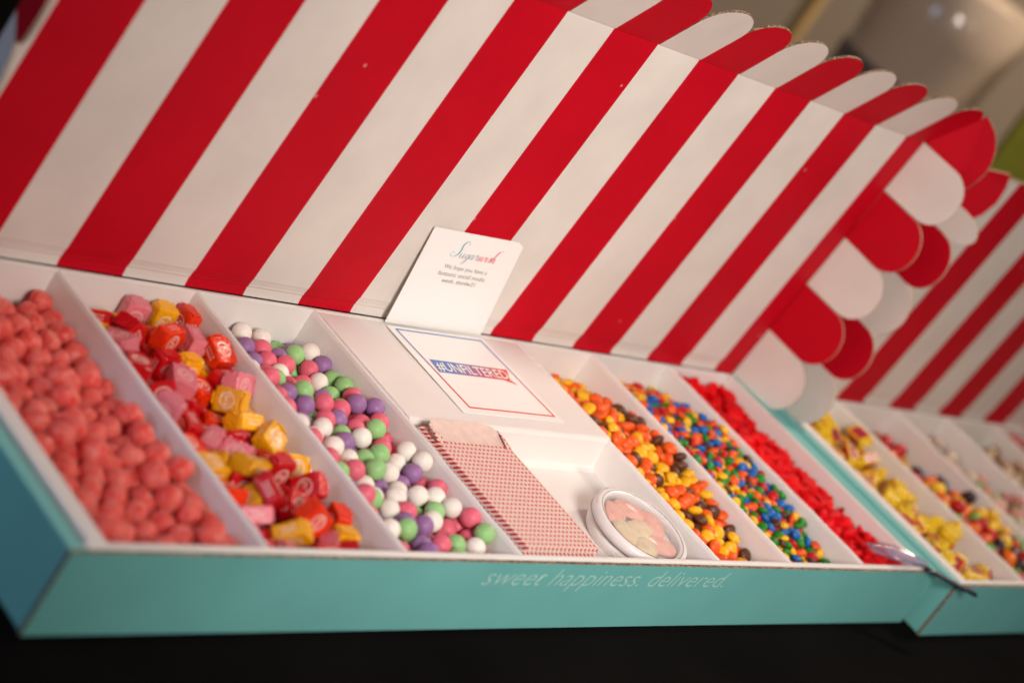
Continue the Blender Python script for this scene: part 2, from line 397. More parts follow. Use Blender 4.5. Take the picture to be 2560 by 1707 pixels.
fit_width(me, .1020); place(o, Vector((.5600, .2532, zb + .0003)), Vector((1, .004, 0)), Vector((0, 1, 0)))

# ------------------------------------------------------------------ stack of printed paper bags
def hounds():
    m, nt, b = nodes('red_houndstooth_paper'); s = objxyz(nt)
    per = .0054
    u = math_(nt, 'MULTIPLY', s[0], 1 / per)
    y2 = math_(nt, 'ADD', s[1], s[2])
    v = math_(nt, 'MULTIPLY', y2, 1 / per)
    # four-pointed teeth: a solid check in every cell, joined to its neighbours by slanting arms
    fu, fv = math_(nt, 'FRACT', math_(nt, 'ADD', u, 50.0)), math_(nt, 'FRACT', math_(nt, 'ADD', v, 50.0))
    solid = math_(nt, 'MULTIPLY', math_(nt, 'LESS_THAN', fu, .56), math_(nt, 'LESS_THAN', fv, .50))
    arm = math_(nt, 'LESS_THAN', math_(nt, 'ABSOLUTE', math_(nt, 'SUBTRACT', math_(nt, 'FRACT', math_(nt, 'ADD', math_(nt, 'ADD', u, v), 50.0)), .5)), .11)
    red = math_(nt, 'MAXIMUM', solid, arm)
    nt.links.new(mix_(nt, red, (.80, .73, .65), (.56, .004, .016)), b.inputs['Base Color']); b.inputs['Roughness'].default_value = .6
    add_bump(nt, b, 300, .08, .0004)
    return m
hounds_m = hounds()
bag_inside = pm('bag_inside_paper', (.74, .56, .50), .7, (700, .2, .0003), (.9, 1.05, 120))
NB = 16; zb0 = PF + .0006; zt = .0765; bt = (zt - zb0) / NB
rg = random.Random(5)
for i in range(NB):
    dx, dy = rg.uniform(-.0008, .0008), rg.uniform(-.0010, .0008)
    x0, x1, y0, y1 = .4597 + dx, .5560 + dx, .0130 + dy, .1655 + dy
    if i == NB - 1: x0, x1, y0, y1 = .4590, .5560, .0124, .1430
    z0 = zb0 + i * bt; z1 = z0 + bt - .0003
    bg_ = from_bm('paper_bag', box_bm((x0, y0, z0), (x1, y1, z1), .0005, 1), hounds_m)
    if i == NB - 1:
        tag(bg_, 'topmost red and white houndstooth paper bag with its open pale mouth showing', 'paper bag', 'stack of houndstooth paper bags')
        # the longer back sheet of the mouth, slightly curled up, with rounded corners and a printed turn at each side
        v, f = [], []; nx, ny = 12, 6
        for j in range(ny + 1):
            for k in range(nx + 1):
                s_ = k / nx; t_ = j / ny; edge = min(s_, 1 - s_)
                ln = .0255 * (1 - .45 * max(0, 1 - edge / .13) ** 2)
                v.append((x0 + .001 + (x1 - x0 - .002) * s_, y1 - .001 + ln * t_, z1 - .0006 + .0035 * t_ ** 2 + .0015 * math.sin(math.pi * s_) * t_))
        for j in range(ny):
            for k in range(nx): a = j * (nx + 1) + k; f.append((a, a + 1, a + nx + 2, a + nx + 1))
        n0 = len(v); v += [(p[0], p[1], p[2] - .0004) for p in v]; f += [tuple(i + n0 for i in q[::-1]) for q in f]
        mk('bag_mouth', v, f, bag_inside, bg_, smooth=True)
        for sgn, xx in ((1, x0), (-1, x1)):
            cx = xx + sgn * .0045
            vv = []
            for j in range(7):
                t_ = j / 6; wv = .0040 * (1 - .5 * t_); zz = z1 + .0004 + .0035 * t_ ** 2 + .0012 * math.sin(4 * t_)
                vv += [(xx + sgn * .0002 + sgn * .004 * t_ ** 2, y1 - .004 + .023 * t_, zz), (xx + sgn * (.0002 + 2 * wv) , y1 - .004 + .021 * t_, zz + .0006)]
            ff = [(2 * j, 2 * j + 1, 2 * j + 3, 2 * j + 2) for j in range(6)]
            m0 = len(vv); vv += [(p[0], p[1], p[2] - .0005) for p in vv]; ff += [tuple(i + m0 for i in q_[::-1]) for q_ in ff]
            mk('turned_side', vv, ff, hounds_m, bg_, smooth=True)
    else:
        tag(bg_, 'houndstooth paper bag inside the stack, under the topmost bag', 'paper bag', 'stack of houndstooth paper bags')

# ------------------------------------------------------------------ round tub with a clear window
def lathe_me(prof, n=48):
    v, f = [], []
    for (r, z) in prof:
        for i in range(n): a = 2 * math.pi * i / n; v.append((r * math.cos(a), r * math.sin(a), z))
    for j in range(len(prof) - 1):
        for i in range(n): a = j * n + i; b = j * n + (i + 1) % n; f.append((a, b, b + n, a + n))
    return v, f
tub_w = pm('white_plastic', (.78, .75, .74), .28, None, None, Subsurface_Weight=0.15, Subsurface_Radius=(.004, .003, .003))
def clear_():
    m, nt, b = nodes('clear_plastic'); b.inputs['Base Color'].default_value = (1, 1, 1, 1); b.inputs['Roughness'].default_value = .12
    tr = nt.nodes.new('ShaderNodeBsdfTransparent'); mx = nt.nodes.new('ShaderNodeMixShader'); mx.inputs[0].default_value = .11
    nt.links.new(tr.outputs[0], mx.inputs[1]); nt.links.new(b.outputs[0], mx.inputs[2]); nt.links.new(mx.outputs[0], nt.nodes['Material Output'].inputs['Surface'])
    return m
clear = clear_()
dark_line = pm('dark_ring_ink', (.05, .04, .045), .4)
tub = empty('candy_tub', (.6835, .0640, PF + .0006)); tub.rotation_euler = (math.radians(4), math.radians(-3), 0)
tag(tub, 'round white plastic tub with clear window showing pink and green sugared gummies', 'tub')
R0 = .0490
v, f = lathe_me([(.0, .0005), (R0 - .006, .0), (R0 - .0035, .0012), (R0 - .0012, .008), (R0 - .0022, .015), (.040, .015), (.0, .015)], 56); mk('tub_body', v, f, tub_w, tub, smooth=True)
v, f = lathe_me([(R0 - .0015, .0150), (R0, .0155), (R0, .0212), (R0 - .0012, .0242), (R0 - .0035, .0252), (.0435, .0248), (.0420, .0244), (.0408, .0238), (.0402, .0225), (.0402, .0160), (.0425, .0152), (R0 - .0015, .0150)], 64); mk('lid_ring', v, f, tub_w, tub, smooth=True)
for r_, w_, z_ in ((.0436, .0003, .02475), (.0424, .00022, .0242)):
    v, f = lathe_me([(r_ - w_, z_), (r_, z_ + .0004), (r_ + w_, z_)], 64); mk('ring_line', v, f, dark_line, tub)
v, f = lathe_me([(R0 + .0001, .0151), (R0 + .0004, .0153), (R0 + .0001, .0155)], 64); mk('ring_line', v, f, dark_line, tub)
v, f = lathe_me([(.0, .0250), (.0404, .0248), (.0405, .0246), (.0404, .0244), (.0, .0246)], 56); mk('window', v, f, clear, tub, smooth=True)

DATA = {}
DATA['chew'] = (77, [
2266,376,590,67,-51,-20,-47,2,2834,2012,523,34,-50,-35,70,2,3034,2562,590,72,12,13,-66,1,2846,1490,575,88,30,-4,34,2,2547,512,641,25,16,-64,70,1,2297,778,649,74,-11,27,-59,0,
2554,2674,592,69,69,10,10,1,2905,970,545,57,17,77,19,0,2334,1097,625,97,-16,7,5,2,2433,2200,534,51,2,3,-85,3,2586,1065,610,51,-48,-51,-48,0,1904,1690,610,15,-68,-15,-68,3,
2774,1733,527,91,-40,2,-1,2,2541,710,564,58,12,31,-73,0,2834,3121,478,49,-50,-49,-50,2,2780,2646,592,54,54,44,44,3,2552,3132,478,44,-55,-44,-55,3,2254,2780,549,39,7,-90,14,0,
3016,2192,555,47,-86,-2,11,3,2446,2455,478,48,51,-48,51,0,2070,617,544,40,89,-18,6,3,2032,2290,558,45,-3,-7,-88,0,2058,2617,539,4,78,-59,17,3,3007,661,478,69,10,69,-10,1,
2008,1139,549,0,-99,-5,5,2,2201,1695,460,56,56,43,43,0,3094,3111,478,70,0,-70,0,1,2329,1521,458,32,-10,62,-70,3,2723,2257,418,73,0,0,-67,1,1993,869,539,15,69,-68,12,1,
2453,1365,486,84,13,-26,-44,3,2889,431,478,45,54,45,-54,2,2665,2444,478,52,47,52,-47,2,3024,1299,469,3,2,-40,91,2,2193,821,493,86,-7,-46,-12,2,2732,1675,398,22,45,-79,33,0,
2718,1908,328,16,16,68,68,1,2153,1990,501,20,74,54,31,0,2987,2336,464,72,66,8,9,0,2273,1014,476,9,13,80,56,0,2692,302,490,86,13,39,-28,3,2151,2991,445,76,-41,-2,-49,0,
2526,2132,340,40,50,59,47,0,2854,226,490,90,21,35,-8,0,1917,1349,538,99,0,0,4,1,2507,2890,460,91,-30,4,25,1,2118,213,475,2,-65,-1,75,3,2475,166,544,70,70,0,0,0,
2504,2635,418,99,0,0,4,0,2258,1258,466,27,0,-88,36,2,2950,2508,418,98,0,0,12,2,2699,1266,460,51,-51,48,-48,0,2444,2322,346,51,48,51,-48,0,1919,243,485,64,25,-24,67,0,
2507,814,482,75,19,26,-55,0,2102,512,382,62,29,64,33,0,2481,472,478,95,-1,29,4,0,2477,1762,328,70,-70,3,-3,0,3011,2004,404,10,7,-98,-6,2,1912,440,468,94,30,1,2,3,
2699,565,389,23,60,-34,-67,1,2820,2058,286,25,0,0,96,3,2056,2801,390,70,41,-10,56,2,2458,755,286,0,1,99,0,3,2227,2239,328,52,52,-46,-46,3,2317,3045,384,35,35,82,25,2,
2803,782,460,69,69,-11,-11,0,3034,1498,346,59,38,-59,38,2,2003,1771,418,99,0,0,-5,1,1857,2442,475,6,-67,7,-73,3,2798,1021,365,93,30,13,0,0,3094,2796,346,70,0,-70,0,0,
3065,902,328,50,-50,50,-50,0,2791,3050,286,73,0,0,-67,3,3025,1706,418,99,0,0,-4,2,2357,1956,392,8,-21,1,-96,1,2957,2812,460,50,-50,49,-49,3,2296,495,328,70,70,3,3,0,
3004,2269,286,0,15,-98,0,3,2732,1533,358,66,-27,29,62,0,2786,2729,418,69,0,0,71,0,1945,296,286,95,0,0,29,1,2251,232,346,0,-70,0,70,1,2594,338,286,99,0,0,-10,2,
2845,365,286,74,0,0,65,2,1893,646,328,50,-50,-49,49,0,2169,801,286,75,0,0,65,2,2734,790,286,99,0,0,-8,3,3020,579,286,7,0,0,99,3,1958,1110,286,64,0,0,75,0,
2203,1094,286,11,0,0,-98,0,1893,1304,346,48,-51,48,51,0,2147,1386,349,13,-88,35,26,3,2773,1288,286,94,0,0,-30,0,1910,1514,346,53,-45,-53,-45,3,2184,1661,286,99,0,0,8,0,
2988,1748,286,55,0,0,82,3,2160,1996,286,99,0,0,1,0,1912,2226,286,0,-66,-74,0,0,2696,2363,286,99,0,0,-5,1,1931,2577,286,53,0,0,-84,0,2291,2539,286,0,8,-99,0,2,
2587,2598,286,14,0,0,-98,0,3026,2573,286,99,0,0,-3,1,2304,2764,286,99,0,0,10,2,2556,2816,286,12,0,0,-98,1,2844,2782,286,97,0,0,22,0,1964,2937,286,0,-97,-22,0,0,
2536,3112,286,99,0,0,0,1,3034,3096,286,99,0,0,0,1,2443,169,328,70,70,-1,-1,0,1916,891,328,70,-70,4,-4,0,3051,273,328,52,-52,-47,47,2,1890,1107,418,69,0,0,71,0,
2540,1071,418,65,0,0,74,0,3052,1126,361,57,-40,40,57,3,2481,1317,345,95,0,-29,0,0,2480,1581,286,99,0,0,-2,2,1908,1994,345,42,-90,-1,0,2,1945,2222,418,99,0,0,1,0,
2171,2518,418,93,0,0,34,0,1945,3154,386,64,-64,28,28,0,1846,2705,460,50,50,-50,-50,0,
])
DATA['ball'] = (136, [
4054,345,570,99,0,0,0,3,4441,623,622,99,0,0,0,0,3700,1138,473,99,0,0,0,2,3318,805,651,99,0,0,0,0,3816,901,563,99,0,0,0,2,3296,657,567,99,0,0,0,0,
4444,434,622,99,0,0,0,3,4308,1240,546,99,0,0,0,1,4268,641,475,99,0,0,0,0,3972,1619,578,99,0,0,0,2,3786,717,567,99,0,0,0,0,3730,1840,557,99,0,0,0,0,
4283,2090,576,99,0,0,0,1,3321,1134,591,99,0,0,0,3,4399,1483,583,99,0,0,0,2,4187,1553,540,99,0,0,0,0,4104,2281,446,99,0,0,0,1,3877,342,566,99,0,0,0,0,
3763,986,423,99,0,0,0,0,3658,582,572,99,0,0,0,1,3868,1401,528,99,0,0,0,3,4444,1320,615,99,0,0,0,2,4280,2718,431,99,0,0,0,0,3296,2763,454,99,0,0,0,3,
4317,348,543,99,0,0,0,2,3468,2760,443,99,0,0,0,3,3657,2566,438,99,0,0,0,0,3809,1208,587,99,0,0,0,3,3400,1344,557,99,0,0,0,0,4142,958,542,99,0,0,0,2,
4033,2871,415,99,0,0,0,1,4432,2418,512,99,0,0,0,3,3644,2737,426,99,0,0,0,1,4441,1935,454,99,0,0,0,3,3645,333,561,99,0,0,0,1,3747,1564,561,99,0,0,0,1,
4364,1847,581,99,0,0,0,0,4040,639,551,99,0,0,0,2,4266,1404,507,99,0,0,0,2,3485,357,476,99,0,0,0,0,3989,3100,433,99,0,0,0,2,4058,2740,306,99,0,0,0,2,
3851,558,571,99,0,0,0,1,3509,2144,568,99,0,0,0,1,3618,753,559,99,0,0,0,2,3365,466,599,99,0,0,0,2,4032,2006,560,99,0,0,0,0,4172,1181,459,99,0,0,0,1,
3600,1576,472,99,0,0,0,0,3777,2995,306,99,0,0,0,0,4444,1583,451,99,0,0,0,0,3697,1407,513,99,0,0,0,2,4444,3134,306,99,0,0,0,1,4185,1708,614,99,0,0,0,3,
3605,2000,571,99,0,0,0,1,3487,2589,450,99,0,0,0,2,4044,1777,544,99,0,0,0,0,4166,756,553,99,0,0,0,3,3838,2032,582,99,0,0,0,0,3595,1872,456,99,0,0,0,3,
3296,2239,551,99,0,0,0,0,3870,1117,455,99,0,0,0,1,4290,2375,424,99,0,0,0,3,3684,2934,437,99,0,0,0,1,3471,839,580,99,0,0,0,3,4444,528,478,99,0,0,0,0,
4032,1423,577,99,0,0,0,3,4444,700,468,99,0,0,0,0,3574,1203,569,99,0,0,0,0,3543,461,614,99,0,0,0,3,4036,1078,481,99,0,0,0,2,3602,1720,566,99,0,0,0,2,
4444,1048,555,99,0,0,0,0,4444,2749,472,99,0,0,0,1,3827,2591,443,99,0,0,0,2,3986,277,428,99,0,0,0,3,4444,1188,455,99,0,0,0,0,4027,1241,537,99,0,0,0,2,
4444,2578,450,99,0,0,0,3,3318,1531,596,99,0,0,0,0,4311,930,561,99,0,0,0,2,4202,1870,528,99,0,0,0,0,3350,2078,572,99,0,0,0,0,3707,2176,588,99,0,0,0,3,
4272,3134,306,99,0,0,0,3,4125,510,476,99,0,0,0,0,4444,2033,595,99,0,0,0,1,3809,2420,446,99,0,0,0,0,3302,1705,596,99,0,0,0,2,3311,1907,588,99,0,0,0,0,
3468,186,478,99,0,0,0,2,4246,2832,306,99,0,0,0,3,3442,2327,575,99,0,0,0,0,4444,1762,455,99,0,0,0,0,4095,843,423,99,0,0,0,3,3573,186,614,99,0,0,0,1,
3616,2413,505,99,0,0,0,3,3835,1707,523,99,0,0,0,3,4277,1992,434,99,0,0,0,0,3448,1821,531,99,0,0,0,1,4350,767,596,99,0,0,0,2,4303,1672,494,99,0,0,0,0,
3624,464,451,99,0,0,0,3,3681,186,480,99,0,0,0,0,3396,3118,445,99,0,0,0,0,4444,2106,439,99,0,0,0,0,4341,1024,419,99,0,0,0,0,4140,1684,438,99,0,0,0,3,
3296,956,571,99,0,0,0,1,3444,1630,535,99,0,0,0,2,4276,2547,429,99,0,0,0,2,3869,1550,441,99,0,0,0,1,3526,1465,581,99,0,0,0,2,3724,2831,306,99,0,0,0,3,
4087,644,374,99,0,0,0,0,4044,1535,446,99,0,0,0,0,3966,445,461,99,0,0,0,2,4444,1383,440,99,0,0,0,2,3546,1338,466,99,0,0,0,0,4258,2192,440,99,0,0,0,3,
4444,275,453,99,0,0,0,0,4444,2319,371,99,0,0,0,2,4169,1025,386,99,0,0,0,2,4444,872,468,99,0,0,0,0,4444,2962,306,99,0,0,0,1,3610,933,521,99,0,0,0,2,
4196,2457,306,99,0,0,0,0,4290,1288,382,99,0,0,0,3,3730,1978,455,99,0,0,0,3,3929,2302,411,99,0,0,0,3,4195,2635,306,99,0,0,0,0,3432,708,476,99,0,0,0,1,
4286,809,442,99,0,0,0,1,3786,1283,434,99,0,0,0,0,3696,1712,422,99,0,0,0,0,3464,1982,474,99,0,0,0,0,4444,758,306,99,0,0,0,0,4444,1274,306,99,0,0,0,2,
4100,3134,306,99,0,0,0,2,3926,610,425,99,0,0,0,1,3726,819,442,99,0,0,0,0,3628,2117,447,99,0,0,0,3,3912,2651,306,99,0,0,0,1,4004,2456,446,99,0,0,0,0,
3296,186,306,99,0,0,0,3,3468,186,306,99,0,0,0,0,4265,186,306,99,0,0,0,0,3296,370,306,99,0,0,0,1,3734,381,306,99,0,0,0,3,3905,368,306,99,0,0,0,3,
4077,357,306,99,0,0,0,0,4444,364,306,99,0,0,0,2,3325,609,306,99,0,0,0,2,3487,550,306,99,0,0,0,0,3659,549,306,99,0,0,0,2,3829,524,306,99,0,0,0,0,
4000,511,306,99,0,0,0,0,4172,509,306,99,0,0,0,1,3458,719,306,99,0,0,0,2,3837,696,306,99,0,0,0,0,3992,770,306,99,0,0,0,2,4192,762,306,99,0,0,0,0,
3297,950,306,99,0,0,0,1,3484,930,306,99,0,0,0,0,3660,904,306,99,0,0,0,0,3881,1031,306,99,0,0,0,0,4034,954,306,99,0,0,0,0,4273,914,306,99,0,0,0,2,
4444,930,306,99,0,0,0,0,3296,1175,306,99,0,0,0,0,3451,1100,306,99,0,0,0,3,3726,1106,306,99,0,0,0,0,3868,1203,306,99,0,0,0,0,4024,1126,306,99,0,0,0,0,
4275,1135,306,99,0,0,0,2,4444,1102,306,99,0,0,0,1,3296,1349,306,99,0,0,0,1,3525,1397,306,99,0,0,0,1,3689,1345,306,99,0,0,0,0,3859,1425,306,99,0,0,0,1,
4030,1436,306,99,0,0,0,0,4201,1414,306,99,0,0,0,1,3296,1521,306,99,0,0,0,1,3439,1617,306,99,0,0,0,1,3611,1618,306,99,0,0,0,2,3965,1596,306,99,0,0,0,2,
4136,1573,306,99,0,0,0,0,4272,1678,306,99,0,0,0,0,4440,1491,306,99,0,0,0,3,3296,1713,306,99,0,0,0,1,3947,1879,306,99,0,0,0,0,4089,1782,306,99,0,0,0,1,
4185,1924,306,99,0,0,0,0,4444,1848,306,99,0,0,0,3,3332,1881,306,99,0,0,0,0,3628,2009,306,99,0,0,0,0,4218,2093,306,99,0,0,0,0,3540,2162,306,99,0,0,0,3,
3714,2168,306,99,0,0,0,3,3888,2172,306,99,0,0,0,0,4059,2192,306,99,0,0,0,0,4204,2285,306,99,0,0,0,0,4365,2181,306,99,0,0,0,0,3444,2304,306,99,0,0,0,0,
3621,2313,306,99,0,0,0,1,4051,2364,306,99,0,0,0,1,3564,2475,306,99,0,0,0,2,3735,2488,306,99,0,0,0,3,3405,2543,306,99,0,0,0,2,3560,2647,306,99,0,0,0,0,
3908,2824,306,99,0,0,0,0,4434,2790,306,99,0,0,0,2,3331,2844,306,99,0,0,0,0,3966,2986,306,99,0,0,0,0,3296,3134,306,99,0,0,0,1,3676,3134,306,99,0,0,0,1,
3905,186,306,99,0,0,0,0,4093,186,306,99,0,0,0,2,4298,186,475,99,0,0,0,1,4443,186,306,99,0,0,0,0,3814,277,420,99,0,0,0,1,3296,527,454,99,0,0,0,0,
3795,445,455,99,0,0,0,1,4287,476,430,99,0,0,0,0,3296,813,474,99,0,0,0,0,3668,731,306,99,0,0,0,2,3755,614,433,99,0,0,0,0,4298,627,306,99,0,0,0,1,
3296,1063,436,99,0,0,0,3,3557,814,410,99,0,0,0,0,3828,867,306,99,0,0,0,0,3934,945,445,99,0,0,0,1,3434,1262,361,99,0,0,0,1,3597,1209,355,99,0,0,0,2,
3952,1318,403,99,0,0,0,1,4140,1253,306,99,0,0,0,0,3296,1435,455,99,0,0,0,2,3454,1496,427,99,0,0,0,1,3719,1501,371,99,0,0,0,1,4290,1532,394,99,0,0,0,0,
3296,1617,449,99,0,0,0,0,3524,1721,413,99,0,0,0,0,3820,1688,306,99,0,0,0,3,3954,1737,403,99,0,0,0,0,4297,1825,392,99,0,0,0,3,4444,1676,306,99,0,0,0,0,
3296,1801,454,99,0,0,0,0,3924,1998,427,99,0,0,0,1,4066,1902,428,99,0,0,0,1,3296,1987,436,99,0,0,0,0,3447,2017,306,99,0,0,0,3,4043,2021,306,99,0,0,0,2,
4391,2011,306,99,0,0,0,3,3296,2099,306,99,0,0,0,0,3535,2262,446,99,0,0,0,3,3794,2320,306,99,0,0,0,1,3296,2410,306,99,0,0,0,0,3296,2564,437,99,0,0,0,1,
3740,2660,306,99,0,0,0,0,4367,2632,306,99,0,0,0,1,3552,2819,306,99,0,0,0,2,3296,2676,306,99,0,0,0,1,3586,2988,306,99,0,0,0,3,4136,2965,306,99,0,0,0,0,
3296,2987,395,99,0,0,0,0,3496,3134,306,99,0,0,0,0,3878,3134,306,99,0,0,0,0,3601,290,368,99,0,0,0,3,3723,186,306,99,0,0,0,0,4124,186,475,99,0,0,0,0,
3313,357,477,99,0,0,0,0,4174,348,447,99,0,0,0,1,4272,358,306,99,0,0,0,0,3467,529,476,99,0,0,0,1,3585,644,429,99,0,0,0,3,3433,963,467,99,0,0,0,0,
3893,778,446,99,0,0,0,0,3296,1246,463,99,0,0,0,3,4115,1355,442,99,0,0,0,1,3814,1836,406,99,0,0,0,1,3802,2135,450,99,0,0,0,2,3416,2139,423,99,0,0,0,0,
3804,2022,306,99,0,0,0,3,4112,2101,442,99,0,0,0,0,3296,2254,379,99,0,0,0,0,3709,2280,450,99,0,0,0,1,3460,2420,432,99,0,0,0,0,4444,2478,306,99,0,0,0,0,
3814,2762,436,99,0,0,0,0,3977,2710,454,99,0,0,0,0,3457,2926,401,99,0,0,0,2,3777,3132,445,99,0,0,0,2,3296,186,478,99,0,0,0,3,3448,1134,475,99,0,0,0,3,
3590,1039,387,99,0,0,0,0,3903,1876,548,99,0,0,0,1,4398,2250,522,99,0,0,0,0,4048,2546,306,99,0,0,0,1,3296,2396,477,99,0,0,0,0,3903,2453,306,99,0,0,0,3,
4197,2865,468,99,0,0,0,3,4290,2980,381,99,0,0,0,1,4423,2920,471,99,0,0,0,2,3869,2929,436,99,0,0,0,0,3948,186,569,99,0,0,0,3,
])
